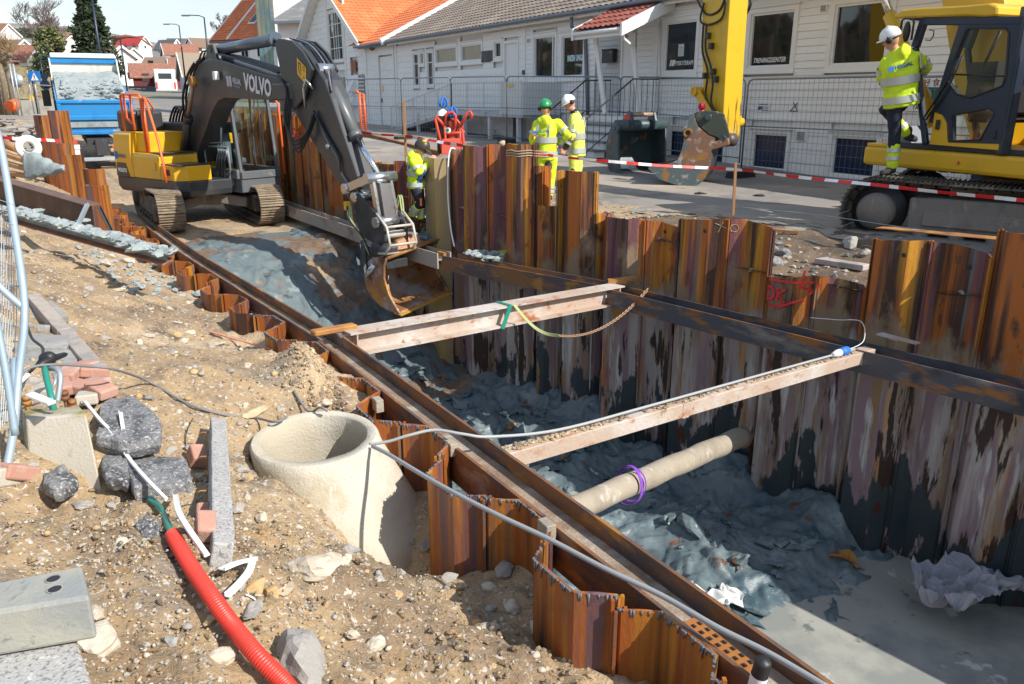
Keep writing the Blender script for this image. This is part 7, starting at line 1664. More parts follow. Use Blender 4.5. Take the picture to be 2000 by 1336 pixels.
def ld(a, b): return TB(.1+5.0*a, -1.2+2.4*b, 1.22+.35*a+.12*mnoise.noise(Vector((a*6, b*4, 0)))-.05*math.sin(b*3.14)*0)
cl.grid(ld, 26, 18); ldo = cl.build('clay_load', m_claydry); tag(ldo, 'load of grey clay filling the blue lorry body', 'clay load'); 
for k in range(30):
    pass
cl = MB(); rn = random.Random(3)
for k in range(70): q = TB(rn.uniform(.0, 4.8), rn.uniform(-1.1, 1.1), 1.28+rn.uniform(0, .35)*.6); r_ = rn.uniform(.05, .17); cl.rock(q, (r_*1.3, r_, r_*.7), seed=k+60, ang=k, sub=1, rough=.6)
o = cl.build('clay_clods', m_claydry, kind='stuff'); o['label'] = 'lumps of grey clay on the lorry load'
tb('rear_light_bar', -.15, .05, -1.2, 1.2, .62, .70, m_dark)
for y in (-1.0, 1.0):
    tb('tail_lamp', -.18, -.10, y-.22 if y > 0 else y-.2, y+.18, .80, .98, m_redp, bev=.02); tb('number_plate', -.18, -.12, y-.28, y+.24, .62, .78, m_white); tb('mud_flap', -.16, -.12, y-.26, y+.26, .18, .60, m_white)
tb('bumper_bar', -.22, -.10, -1.2, 1.2, .16, .30, m_galv, bev=.02)
tb('coupling', -.2, .1, -.25, .2, .35, .95, m_dark, bev=.03); tb('air_couplings', -.22, -.12, -.75, -.35, .62, .72, m_redp, bev=.02)
for x in (.9, 2.2, 5.9):
    for y in (-1.0, 1.0):
        g = MB(); g.lathe([(.2, -.15), (.40, -.16), (.5, -.10), (.5, .10), (.40, .16), (.2, .15), (.2, -.15)], TL(x, y, z0+.5), TL.l, 22); wo = g.build('wheel', m_black, tk); g = MB(); g.lathe([(.001, -.05), (.2, -.12), (.21, .12), (.001, .05)], TL(x, y, z0+.5), TL.l, 16); g.build('rim', m_galv_d, wo)
tb('cab', 5.4, 7.2, -1.22, 1.22, 1.0, 3.05, m_blue, bev=.12, seg=3)
tb('side_tank', 3.2, 4.6, .95, 1.25, .5, 1.05, m_navy, bev=.03); tb('side_guard', .2, 3.0, 1.15, 1.2, .7, 1.05, m_navy)
g = MB(); TL.box(g, 5.5, 5.62, 1.42, 1.72, z0+2.1, z0+2.75); g.tube([TL(6.2, 1.2, z0+2.9), TL(5.6, 1.6, z0+2.85)], .03, 6); g.build('wing_mirror', m_black, tk, bevel=.03)
# ---------------------------------------------------------------- rusty buckets lying about
pb = P(52, 346, -.05)
def lying_bucket(label, org, D, Wv, width, scale, mats, prof=None):
    t = thing('digger_bucket', label, 'digger bucket', org); pr = [(x*scale, z*scale) for x, z in (prof or [(-.35, 1.1), (-.62, .9), (-.75, .55), (-.66, .2), (-.35, .02), (.2, .0)])]
    fr = [(x*scale, z*scale) for x, z in [(.02, .15), (-.12, .5), (-.2, 1.0)]]
    sh, PTx = bucket_mesh(t, 'bucket_shell', pr, fr, org, D, Wv, width, mats[0], mlip=mats[1]); return t, sh, PTx
t_, sh, PTx = lying_bucket('orange rusty bucket beside the barrier behind the yellow counterweight', P(352, 243, .05), Vector((-.2, -1, 0)), Vector((1, -.1, 0)), 1.1, .95, (M('orange_rust', (.42, .20, .07), .7, 0, [((.28, .13, .06), 3, .5, .65, I3)]), m_rust))
g = MB(); g.tube([PTx(-.3, 1.1, .1), PTx(-.3, 1.1, 1.0)], .07, 10); g.build('top_tube', m_rust, t_)
# ================================================================ people
def lerp(a, b, t): return a+(b-a)*t
def limb(g, pts, n=10):
    ps = [Vector(p) for p, r in pts]; rs = [r for p, r in pts]; g.tube(ps, rs, n)
    for p, r in zip(ps, rs): g.ellip(p, r*.99, r*.99, r*.99, n=8)
def torso_sections(hem, chest, neck, side, k, w_=1.0):
    """list of (centre, half width, half depth)"""
    return [(hem, .195*w_, .150*w_), (lerp(hem, chest, .35), .185*w_, .145*w_), (lerp(hem, chest, .75), .205*w_, .145*w_), (chest, .215*w_, .135*w_), (lerp(chest, neck, .55), .165*w_, .105*w_), (lerp(chest, neck, .95), .075*w_, .075*w_)]
def sect_mesh(g, secs, side, n=18, cap=True, up=None):
    vs = []; m_ = len(secs)
    for i, (c, rx, ry) in enumerate(secs):
        ax = (secs[min(i+1, m_-1)][0]-secs[max(i-1, 0)][0]).normalized(); sx = (side-ax*side.dot(ax)).normalized(); fy = ax.cross(sx)
        for j in range(n): a = 6.28318*j/n; vs.append(c+sx*math.cos(a)*rx+fy*math.sin(a)*ry)
    fs = [(i*n+j, i*n+(j+1) % n, (i+1)*n+(j+1) % n, (i+1)*n+j) for i in range(m_-1) for j in range(n)]
    if cap: fs += [tuple(range(n))[::-1], tuple((m_-1)*n+j for j in range(n))]
    g.add(vs, fs, 0, True)
def sec_at(secs, t):
    f = t*(len(secs)-1); i = min(int(f), len(secs)-2); f -= i; a, b = secs[i], secs[i+1]; return (lerp(a[0], b[0], f), a[1]+(b[1]-a[1])*f, a[2]+(b[2]-a[2])*f)
def organic(o, vox, it=6):
    r = o.modifiers.new('remesh', 'REMESH'); r.mode = 'VOXEL'; r.voxel_size = vox; r.use_smooth_shade = True
    s_ = o.modifiers.new('smooth', 'SMOOTH'); s_.iterations = it; s_.factor = .5; return o
def hand(g, w, fwd, side, s=1.0, curl=.6):
    """palm with five bent fingers; w: wrist, fwd: along the hand, side: thumb side"""
    fwd = fwd.normalized(); side = (side-fwd*side.dot(fwd)).normalized(); dn = fwd.cross(side)
    pc = w+fwd*.05*s
    for k in range(4): limb(g, [(w+side*(.018-.012*k)*s, .016*s), (w+fwd*.09*s+side*(.034-.022*k)*s, .013*s)], 8)
    for k, l in enumerate((.070, .078, .072, .058)):
        b = w+fwd*.09*s+side*(.034-.022*k)*s; d1 = (fwd*math.cos(curl)+dn*math.sin(curl)); d2 = (fwd*math.cos(curl*2.2)+dn*math.sin(curl*2.2))
        limb(g, [(b, .0105*s), (b+d1*l*.55*s, .0095*s), (b+(d1*.55+d2*.5)*l*s, .008*s)], 6)
    b = w+fwd*.03*s+side*.032*s; limb(g, [(b, .013*s), (b+(fwd*.6+side*.7+dn*.3)*.035*s, .011*s), (b+(fwd*1.0+side*.7+dn*.7)*.055*s, .0095*s)], 6)
def person(label, J, face, jacket, trouser, helmet=None, boot=None, scale=1.0, lower=None, hw=1.0, sleeve2=None, group=None):
    """J: joints as world points"""
    boot = boot or m_boot; k = scale
    pel, chest, neck, head = J['pelvis'], J['chest'], J['neck'], J['head']
    side = (J['shR']-J['shL']).normalized(); face = Vector(face).normalized()
    t = thing('person', label, 'person', Vector((pel.x, pel.y, min(J['anL'].z, J['anR'].z)-.08)), group)
    # continuous body
    g = MB(); up = (head-neck).normalized(); fx = (face-up*face.dot(up)).normalized(); sx = fx.cross(up)
    R3 = Matrix((sx, fx, up)).transposed()
    g.ellip(head+up*.02*k, .076*k, .095*k, .115*k, R3, n=16); g.ellip(head-up*.05*k+fx*.025*k, .058*k, .070*k, .065*k, R3, n=12)
    g.ellip(head+fx*.10*k-up*.012*k, .014*k, .024*k, .024*k, R3, n=8); g.ellip(head+fx*.085*k+up*.028*k, .05*k, .018*k, .012*k, R3, n=8); g.ellip(head+fx*.087*k-up*.055*k, .026*k, .014*k, .009*k, R3, n=8)
    for sg in (-1, 1): g.ellip(head+sx*.078*k*sg-fx*.005, .012*k, .022*k, .032*k, R3, n=8)
    limb(g, [(head-up*.05*k, .055*k), (neck, .058*k), (lerp(neck, chest, .5), .07*k)])
    secs = torso_sections(pel, chest, neck, side, k, .82*k); sect_mesh(g, secs, side)
    for s_ in 'LR':
        limb(g, [(J['sh'+s_], .055*k), (J['el'+s_], .040*k), (J['wr'+s_], .027*k)])
        hd = J.get('hd'+s_); 
        if hd is None: hd = J['wr'+s_]+(J['wr'+s_]-J['el'+s_]).normalized()*.1
        hand(g, J['wr'+s_], hd-J['wr'+s_], fx+up*.3 if s_ == 'L' else fx+up*.3, k*1.05)
        limb(g, [(J['hip'+s_], .080*k), (J['kn'+s_], .055*k), (J['an'+s_], .038*k)])
    body = organic(g.build('body', m_skin, t), .009, 4)
    for sg in (-1, 1): q = MB(); q.ellip(head+fx*.088*k+sx*.03*k*sg+up*.008*k, .010*k, .008*k, .007*k, R3, n=8); q.build('eye', m_hair, body)
    q = MB(); q.ellip(head+up*.045*k-fx*.012*k, .082*k, .098*k, .10*k, R3, n=14, zc=-.35); q.build('hair', m_hair, body)
    # jacket
    g = MB(); secs = torso_sections(J.get('hem', pel), chest, neck, side, k, 1.0*k*hw); sect_mesh(g, secs, side)
    for s_ in 'LR': limb(g, [(J['sh'+s_], .082*k), (lerp(J['sh'+s_], J['el'+s_], .5), .075*k), (J['el'+s_], .068*k), (lerp(J['el'+s_], J['wr'+s_], .95), .048*k)])
    if J.get('hood', True): g.ellip(lerp(neck, chest, .38)-fx*.10*k, .13*k, .07*k, .10*k, R3, n=12, jit=.3)
    limb(g, [(neck-up*.02, .075*k), (lerp(neck, chest, .4), .10*k)])
    jk = organic(g.build('jacket', jacket, t), .016, 5)
    dsp = jk.modifiers.new('folds', 'DISPLACE'); tx = bpy.data.textures.new('folds', 'CLOUDS'); tx.noise_scale = .11; dsp.texture = tx; dsp.strength = .028; dsp.mid_level = .5; dsp.texture_coords = 'LOCAL'
    # reflective bands
    def band(secs, t0, w_=.05, grow=.014):
        c = []; 
        for tt in (t0-w_*.9, t0, t0+w_*.9): a = sec_at(secs, tt); c.append((a[0], a[1]+grow, a[2]+grow))
        q = MB(); sect_mesh(q, c, side, 22, cap=False); return q.build('reflective_band', m_refl, jk)
    if jacket is not m_cloth:
        band(secs, .10); band(secs, .33)
        for s_ in 'LR':
            for f in (.45,):
                p = lerp(J['sh'+s_], J['el'+s_], f*1.4); d = (J['el'+s_]-J['sh'+s_]).normalized(); q = MB(); q.tube([p-d*.025, p+d*.025], .086*k, 14, caps=False); q.build('reflective_band', m_refl, jk)
            p = lerp(J['el'+s_], J['wr'+s_], .5); d = (J['wr'+s_]-J['el'+s_]).normalized(); q = MB(); q.tube([p-d*.022, p+d*.022], .068*k, 14, caps=False); q.build('reflective_band', m_refl, jk)
            # shoulder strap of tape on the back
            q = MB(); bk = -fx*.150*k; a = lerp(J['sh'+s_], chest, .45); pts = [a+bk*1.0+up*.02, lerp(a, secs[2][0], .5)+bk*1.08+side*(.05 if s_ == 'R' else -.05), secs[2][0]+bk*1.08+side*(.10 if s_ == 'R' else -.10)*k]
            for p0, p1 in zip(pts, pts[1:]): q.bar(p0, p1+(p1-p0)*.05, .045, .012, up=fx)
            q.build('reflective_band', m_refl, jk)
    if sleeve2:
        for s_ in 'LR': q = MB(); limb(q, [(lerp(J['el'+s_], J['wr'+s_], .0), .072*k), (lerp(J['el'+s_], J['wr'+s_], .9), .052*k)]); q.build('sleeve', sleeve2, jk)
    # trousers
    g = MB(); sect_mesh(g, [(pel-up*.05, .165*k, .125*k), (pel+up*.08, .17*k, .13*k)], side)
    for s_ in 'LR': limb(g, [(J['hip'+s_], .105*k), (lerp(J['hip'+s_], J['kn'+s_], .5), .092*k), (J['kn'+s_], .078*k), (lerp(J['kn'+s_], J['an'+s_], .5), .072*k), (lerp(J['kn'+s_], J['an'+s_], .93), .062*k)])
    tr = organic(g.build('trousers', trouser, t), .016, 5)
    dsp = tr.modifiers.new('folds', 'DISPLACE'); dsp.texture = tx; dsp.strength = .022; dsp.texture_coords = 'LOCAL'
    for s_ in 'LR':
        a, b = J['kn'+s_], J['an'+s_]; d = (b-a).normalized()
        if lower:
            q = MB(); limb(q, [(lerp(a, b, .35), .080*k), (lerp(a, b, .94), .074*k)]); organic(q.build('gaiter', lower, tr), .016, 3)
        for f in (.48, .72): p = lerp(a, b, f); q = MB(); q.tube([p-d*.025, p+d*.025], (.088 if lower else .082)*k, 14, caps=False); q.build('reflective_band', m_refl, tr)
        q = MB(); ft = J.get('toe'+s_, b+fx*.16-UP*.07); limb(q, [(b+UP*.06, .055*k), (b-UP*.03, .058*k), (ft, .045*k)]); q.ellip(lerp(b, ft, .5)-UP*.035, .055, .055, .03, n=8)
        organic(q.build('boot', boot, t), .014, 2)
    return t, body, jk, tr, (R3, head, fx, sx, up, k, secs, side)
def helmet(t, fr, mat, muffs=True, brim=.035, visor=None):
    R3, head, fx, sx, up, k = fr[:6]; c = head+up*.045*k
    g = MB(); g.ellip(c, .112*k, .132*k, .125*k, R3, n=20, zc=-.12); 
    g.ellip(c-up*.012*k+fx*.03*k, .112*k, .150*k, .010*k, R3, n=20)
    for q in (-.03, 0, .03): g.tube([c+sx*q+fx*.10*k+up*.07*k, c+sx*q+up*.128*k, c+sx*q-fx*.10*k+up*.07*k], .008, 5)
    h = g.build('helmet', mat, t)
    if muffs:
        for sg in (-1, 1):
            g = MB(); q = head+sx*.105*k*sg+up*.015*k-fx*.01; g.lathe([(.001, -.03), (.036, -.025), (.042, 0), (.036, .026), (.001, .03)], q, sx, 14); g.bar(q, c+sx*.11*k*sg+up*.02, .02, .012); g.build('ear_muff', m_black, h)
    return h
Y = PY
# A: green helmet, back to the camera
ya = 14.05
A = dict(head=Y(1066, 213, ya), neck=Y(1067, 229, ya), chest=Y(1067, 248, ya), pelvis=Y(1067, 303, ya), hem=Y(1067, 312, ya), shL=Y(1049, 243, ya), shR=Y(1088, 240, ya), elL=Y(1040, 270, ya-.02), wrL=Y(1044, 296, ya+.06),
         elR=Y(1110, 264, ya-.1), wrR=Y(1092, 278, ya+.12), hipL=Y(1057, 312, ya), hipR=Y(1078, 312, ya), knL=Y(1059, 350, ya+.02), knR=Y(1076, 350, ya+.02), anL=Y(1062, 382, ya+.02), anR=Y(1073, 383, ya-.02))
A['toeL'] = A['anL']+Vector((-.04, .12, -.06)); A['toeR'] = A['anR']+Vector((-.10, -.04, -.07))
tA = person('man in yellow hi-vis suit and green helmet, his back to us', A, (.45, .9, 0), m_hivis, m_hivis, hw=.96)
helmet(tA[0], tA[4], m_helmG)
def back_print(tp, txt, s_=.055):
    R3, head, fx, sx, up, k, secs, side = tp[4]; c = secs[3][0]-fx*.20*k-up*.08+side*.03
    text(txt, 'back_print', m_logo, c-side*.10, side, up, s_, tp[2], bold=.002); g = MB(); g.bar(c-side*.17, c-side*.115, .05, .012, up=fx)
    q = c-side*.145; g = MB(); g.box(q+up*.015, (.055, .012, .045), Matrix((side, fx, up)).transposed()); g.build('back_logo', m_harn, tp[2])
back_print(tA, 'HELDAL')
R3, head, fx, sx, up, k, secs, side = tA[4]
g = MB(); p = secs[1][0]-fx*.12-side*.13; g.ellip(p, .06, .05, .11, n=10, jit=.3); g.build('dark_side_panel', m_cloth, tA[2])
g = MB(); p = tA[4][6][2][0]-fx*.10-side*.19; g.ellip(p, .02, .04, .06, n=8); g.build('orange_panel', m_ora, tA[2])
g = MB(); q = lerp(A['hipL'], A['hipR'], .9)-fx*.085-UP*.10; g.ellip(q, .07, .04, .09, n=10, jit=.3); g.build('dark_patch', m_cloth, tA[3])
# B: white helmet, turned left
yb = 14.75
B_ = dict(head=Y(1113, 203, yb), neck=Y(1121, 219, yb), chest=Y(1126, 240, yb), pelvis=Y(1124, 300, yb), hem=Y(1127, 305, yb), shL=Y(1121, 238, yb-.17), shR=Y(1129, 237, yb+.2), elL=Y(1116, 268, yb-.24), wrL=Y(1103, 290, yb-.25),
          elR=Y(1124, 266, yb+.25), wrR=Y(1106, 284, yb+.1), hipL=Y(1121, 306, yb-.09), hipR=Y(1128, 306, yb+.1), knL=Y(1120, 340, yb-.1), knR=Y(1129, 340, yb+.1), anL=Y(1121, 371, yb-.1), anR=Y(1130, 371, yb+.12))
B_['toeL'] = B_['anL']+Vector((-.15, -.03, -.06)); B_['toeR'] = B_['anR']+Vector((-.15, .02, -.06)); B_['hood'] = False; B_['hdL'] = B_['wrL']+Vector((-.04, -.02, -.09))
tB = person('man in white helmet and faded yellow hi-vis facing the green helmeted man', B_, (-.93, -.28, -.10), m_hivis2, m_hivis2, sleeve2=m_camo)
helmet(tB[0], tB[4], m_helmW)
g = MB(); R3, head, fx, sx, up, k, secs, side = tB[4]; limb(g, [(lerp(B_['neck'], B_['chest'], .0), .074), (lerp(B_['neck'], B_['chest'], .45), .095)]); g.build('dark_collar', m_cloth, tB[2])
g = MB(); q = lerp(B_['shL'], B_['elL'], .35)+Vector((-.02, -.085, 0)); g.box(q, (.07, .012, .11)); g.build('arm_patch', m_strapg, tB[2])
g = MB(); q = lerp(B_['hipL'], B_['knL'], .95)-Vector((.02, .06, .0)); g.ellip(q, .055, .05, .10, n=10); g.build('knee_pad', m_cloth, tB[3])
# C: at the wall with a harness
yc = 13.05
C_ = dict(head=Y(823, 289, yc), neck=Y(816, 303, yc), chest=Y(812, 318, yc), pelvis=Y(813, 363, yc), hem=Y(813, 368, yc), shL=Y(812, 315, yc+.2), shR=Y(808, 315, yc-.15), elL=Y(828, 335, yc+.2), wrL=Y(839, 318, yc+.15),
          elR=Y(818, 337, yc-.22), wrR=Y(835, 322, yc-.1), hipL=Y(816, 368, yc+.09), hipR=Y(813, 370, yc-.09), knL=Y(823, 396, yc+.1), knR=Y(821, 397, yc-.12), anL=Y(822, 425, yc+.1), anR=Y(804, 419, yc-.05))
C_['toeL'] = C_['anL']+Vector((.13, 0, -.06)); C_['toeR'] = C_['anR']+Vector((.02, .0, -.12))
tC = person('crouching worker in brown hood and blue safety harness working at the pale pile', C_, (.94, -.2, -.12), m_hivis, m_cloth, lower=m_hivis, scale=.96)
R3, head, fx, sx, up, k, secs, side = tC[4]
g = MB(); c = head+up*.03; g.ellip(c, .105, .13, .125, R3, n=18, zc=-.55); g.ellip(c+fx*.10-up*.005, .085, .12, .012, Matrix((sx, (fx-up*.35).normalized(), (up+fx*.35).normalized())).transposed(), n=14); hh = g.build('brown_hood', m_hat, tC[0])
g = MB(); g.ellip(c+up*.09+fx*.0-Vector((0, .06, 0)), .045, .04, .03, n=10); g.build('yellow_emblem', m_yel, hh)
g = MB(); f0 = Vector((.3, -.95, 0)).normalized()
chc = C_['chest']+f0*.16; bl = C_['pelvis']+f0*.17+UP*.06
for a, b in ((C_['shR']+f0*.05+UP*.05, lerp(chc, bl, .45)-Vector((.06, 0, 0))), (lerp(chc, bl, .45)-Vector((.06, 0, 0)), bl+UP*.05), (bl+UP*.05, lerp(C_['shL'], bl, .5)+f0*.25+Vector((.08, 0, .02))), (bl+UP*.05, bl-UP*.12), (C_['shR']+UP*.05+f0*.04, C_['shR']-Vector((.1, .02, .12)))): g.bar(a, b, .035, .012, up=f0)
g.build('harness', m_harn, tC[0]); g = MB(); g.ellip(lerp(C_['chest'], C_['pelvis'], .62)+f0*.10, .13, .085, .10, n=12, jit=.2); g.build('dark_tool_vest', m_cloth, tC[2])
g = MB(); q = C_['knR']+Vector((.02, -.09, .03)); g.box(q, (.03, .03, .12)); g.build('orange_screwdriver', m_ora, tC[0])
# D: climbing on the yellow excavator
yd = 10.85
Dj = dict(head=Y(1741, 78, yd), neck=Y(1747, 98, yd), chest=Y(1757, 122, yd), pelvis=Y(1757, 196, yd+.05), hem=Y(1760, 208, yd), shL=Y(1731, 122, yd+.02), shR=Y(1788, 112, yd), elL=Y(1722, 150, yd+.12), wrL=Y(1733, 172, yd+.22),
          elR=Y(1811, 130, yd+.12), wrR=Y(1797, 147, yd+.25), hipL=Y(1747, 200, yd+.0), hipR=Y(1758, 204, yd+.12), knL=Y(1747, 262, yd-.02), knR=Y(1728, 214, yd+.38), anL=Y(1743, 327, yd-.05), anR=Y(1773, 262, yd+.28))
Dj['toeL'] = Dj['anL']+Vector((-.13, -.02, -.075)); Dj['toeR'] = Dj['anR']+Vector((.13, .05, -.07))
tD = person('worker in white helmet and yellow jacket climbing on to the yellow excavator, back to us', Dj, (-.65, .62, -.18), m_hivis, m_cloth, lower=m_hivis, hw=1.12, scale=1.02)
tD[4][2].__class__
_fx = Vector((.25, .95, 0)).normalized()
helmet(tD[0], tD[4], m_helmW)
R3, head, fx, sx, up, k, secs, side = tD[4]
def back_print2(tp, txt, fwd, s_):
    R3, head, fx, sx, up, k, secs, side = tp[4]; c = lerp(secs[2][0], secs[3][0], .5)-fwd*.21; sd_ = (side+UP*.10).normalized()
    text(txt, 'back_print', m_logo, c-sd_*.10, sd_, (UP-sd_*sd_.z).normalized(), s_, tp[2], bold=.003); g = MB(); g.box(c-sd_*.15+UP*.02, (.07, .015, .055), Matrix((sd_, fwd, UP)).transposed()); g.build('back_logo', m_harn, tp[2])
back_print2(tD, 'HELDAL', _fx, .062)
# ================================================================ foreground and small things
def G(u, v, dz=0.0):        # point of the bank seen at u, v
    z = -.3
    for _ in range(25):
        p = P(u, v, z); z = .5*z+.5*HB(p.x, p.y)
    return Vector((p.x, p.y, z+dz))
def Gs(u, v): return onG(u, v)
# manhole cone
mc = P(614, 852, -.43)
t = thing('manhole_cone', 'big pale concrete manhole cone half buried beside the rusty zigzag piles', 'manhole cone', Vector((mc.x, mc.y, -1.1)))
tiltv = Vector((.0, -.05, 1)).normalized()
offb = Vector((.17, -.08, 0))
pr = [(.405, -.002), (.42, -.015), (.425, -.08), (.44, -.14), (.50, -.36), (.565, -.55), (.605, -.66), (.605, -1.0)]; of = [offb*max(0, min(1, -z/.7)) for r_, z in pr]
inner = [(.605, -1.0), (.50, -1.0), (.50, -.7), (.42, -.35), (.352, -.15), (.345, -.015), (.352, .0), (.405, -.002)]; ofi = [offb*max(0, min(1, -z/.7)) for r_, z in inner]
g = MB(); g.lathe(pr+inner[1:], mc, tiltv, 64, off=of+ofi[1:]); co = g.build('cone_wall', M('cone_concrete', (.44, .39, .30), .88, 0, [((.52, .48, .40), 1.6, .46, .62, I3), ((.42, .35, .24), 2.4, .56, .68, I3), ((.33, .28, .2), 26, .66, .74, I3), ((.56, .54, .50), 7, .64, .7, (1, 1, .35)), ((.30, .25, .17), 1.1, .58, .72, (1, 1, .5))], (.5, 55)), t)
dsp = co.modifiers.new('pits', 'DISPLACE'); tx = bpy.data.textures.new('pits', 'CLOUDS'); tx.noise_scale = .12; dsp.texture = tx; dsp.strength = .012
g = MB(); rn = random.Random(2)
for k in range(22): a = 1.1+.5*rn.random(); q = mc+Vector((math.cos(a)*.40, math.sin(a)*.40, 0)); g.rock(q, (.02, .02, .012), seed=k, sub=1, rough=.8)
g.build('mortar_lump', m_claydry, t)
# footing block
g = MB(); y1, y0 = 4.12, 3.98
a = [PY(56, 948, y0), PY(199, 949, y0-.03), PY(175, 930, y0+.36), PY(30, 925, y0+.40)]; b = [PY(50, 818, y1), PY(168, 807, y1), PY(155, 792, y1+.24), PY(46, 800, y1+.26)]
for q in a: q.z -= .12
g.hexa(a+b); ft = g.build('concrete_footing', m_conc_moss, bevel=.012, seg=2); tag(ft, 'squat tapering concrete footing with mossy top at the left', 'concrete footing')
for k, (u, v) in enumerate(((50, 775), (64, 806), (125, 765), (140, 782))):
    p = PY(u, v, 4.35); q = p-Vector((0, 0, .14)); g = MB(); g.cyl(q, p, .012, 8); g.cyl(p-UP*.05, p-UP*.025, .025, 6); g.cyl(p-UP*.02, p+UP*.005, .022, 6); g.build('anchor_bolt', m_rust, ft)
# asphalt lumps
def lump(label, uvs, th, mat, name='asphalt_lump', cat='asphalt lump', seed=1, lift=.02, z=None):
    base = [G(u, v) for u, v in uvs]; zz = max(p.z for p in base)+lift if z is None else z; g = MB(); n = len(base)
    top = []
    for k, (u, v) in enumerate(uvs): p = P(u, v, zz+.02*math.sin(k*2.3+seed)); top.append(p)
    c = sum(top, Vector((0, 0, 0)))/n; r_ = random.Random(seed); ring1 = []; 
    sub = []
    for i in range(n):
        p, q = top[i], top[(i+1) % n]
        for f in (0, .33, .66): sub.append(lerp(p, q, f)+Vector((r_.gauss(0, .007), r_.gauss(0, .007), r_.gauss(0, .006))))
    m_ = len(sub); vs = [lerp(c, p, .55)+UP*(.012+r_.gauss(0, .004)) for p in sub]+sub+[lerp(c, p, 1.03)-UP*th*.5 for p in sub]+[lerp(c, p, .92)-UP*th for p in sub]+[c+UP*.015]
    fs = [(len(vs)-1, i, (i+1) % m_) for i in range(m_)]
    for l in range(3):
        for i in range(m_): j = (i+1) % m_; fs.append((l*m_+i, (l+1)*m_+i, (l+1)*m_+j, l*m_+j))
    g.add(vs, fs, 0, False); o = fixn(g.build(name, mat, bevel=.008)); 
    dd = o.modifiers.new('rough', 'DISPLACE'); tt = bpy.data.textures.new('rough', 'CLOUDS'); tt.noise_scale = .03; dd.texture = tt; dd.strength = .012
    return tag(o, label, cat)
lump('speckled asphalt lump right of the mossy footing', [(190, 800), (215, 775), (265, 778), (312, 815), (310, 850), (250, 862), (190, 850)], .12, m_asph, seed=1)
lump('lighter asphalt lump in front of the brick, left of the granite bar', [(245, 900), (300, 888), (365, 895), (374, 935), (330, 950), (262, 948)], .13, m_asph, seed=2)
lump('small asphalt lump above the red corrugated pipe end', [(262, 1020), (285, 1000), (312, 1012), (310, 1045), (275, 1045)], .09, m_asph, seed=3)
lump('low asphalt lump between the two bigger ones', [(200, 880), (232, 870), (262, 900), (250, 940), (205, 930)], .08, m_asph, seed=4, lift=-.02)
lump('dark asphalt crumb block at the foot of the footing', [(85, 925), (125, 905), (150, 935), (120, 955), (90, 950)], .08, m_asph, seed=5, lift=.0)
# granite bar and kerb stones
def block(name, label, cat, p0, p1, w_, h, mat, bev=.008, up=UP, group=None, roll=0):
    p0, p1 = Vector(p0), Vector(p1); d = (p1-p0).normalized(); u = Vector(up)
    if roll: u = Matrix.Rotation(roll, 3, d) @ u
    g = MB(); n = max(2, int((p1-p0).length/.12)); 
    s_ = d.cross(u).normalized(); u = s_.cross(d); vs = []; rr = random.Random(int(p0.x*100)+7)
    for i in range(n+1):
        c = lerp(p0, p1, i/n)
        for x, z in ((-1, -1), (1, -1), (1, 1), (-1, 1)): vs.append(c+s_*(x*w_/2+rr.gauss(0, .002))+u*(z*h/2+rr.gauss(0, .002)))
    fs = [(0, 1, 2, 3), tuple(n*4+k for k in (3, 2, 1, 0))]+[(i*4+k, i*4+(k+1) % 4, (i+1)*4+(k+1) % 4, (i+1)*4+k) for i in range(n) for k in range(4)]
    g.add(vs, fs); o = fixn(g.build(name, mat, bevel=bev, seg=2)); return tag(o, label, cat, group)
a = G(436, 1118, .07); b = G(428, 868, .12); gb_ = block('granite_bar', 'long pale granite bar with speckled side lying next to the manhole cone', 'granite bar', a, b, .095, .14, m_granite, roll=R(14))
for f in (.08, .38, .66, .9): g = MB(); q = lerp(a, b, f)+Vector((-.055, 0, .03)); g.tube([q, q+Vector((-.035, -.01, .005)), q+Vector((-.05, -.02, -.0))], .004, 5); g.build('tie_wire', m_rust, gb_)
for k, (p0, p1, lb) in enumerate((((66, 590), (128, 660), 'grey kerb stone furthest along the paved strip'), ((130, 662), (196, 738), 'grey kerb stone nearer the cables, end of the paved strip'))):
    block('kerb_stone', lb, 'kerb stone', G(*p0, .01), G(*p1, .01), .11, .14, M('kerb_grey', (.36, .31, .27), .85, 0, [((.26, .24, .22), 4, .5, .62, I3), ((.46, .42, .38), 30, .62, .7, I3)], (.4, 50)))
slabs = [((60, 596), (95, 628)), ((38, 640), (118, 640)), ((40, 668), (140, 672)), ((45, 700), (160, 705))]
m_slab = M('old_slab', (.25, .245, .235), .85, 0, [((.34, .33, .31), 3, .5, .62, I3), ((.15, .15, .15), 20, .62, .7, I3)], (.4, 40))
for k, ((u0, v0), (u1, v1)) in enumerate(slabs):
    lb = ['small grey paving slab at the far end of the strip', 'weathered paving slab second from the far end', 'cracked paving slab third along the strip', 'nearest worn paving slab before the plug'][k]
    a = G(u0, v0, -.01); b = G(u1, v1, -.01); block('paving_slab', lb, 'paving slab', a, b, .34, .07, m_slab)
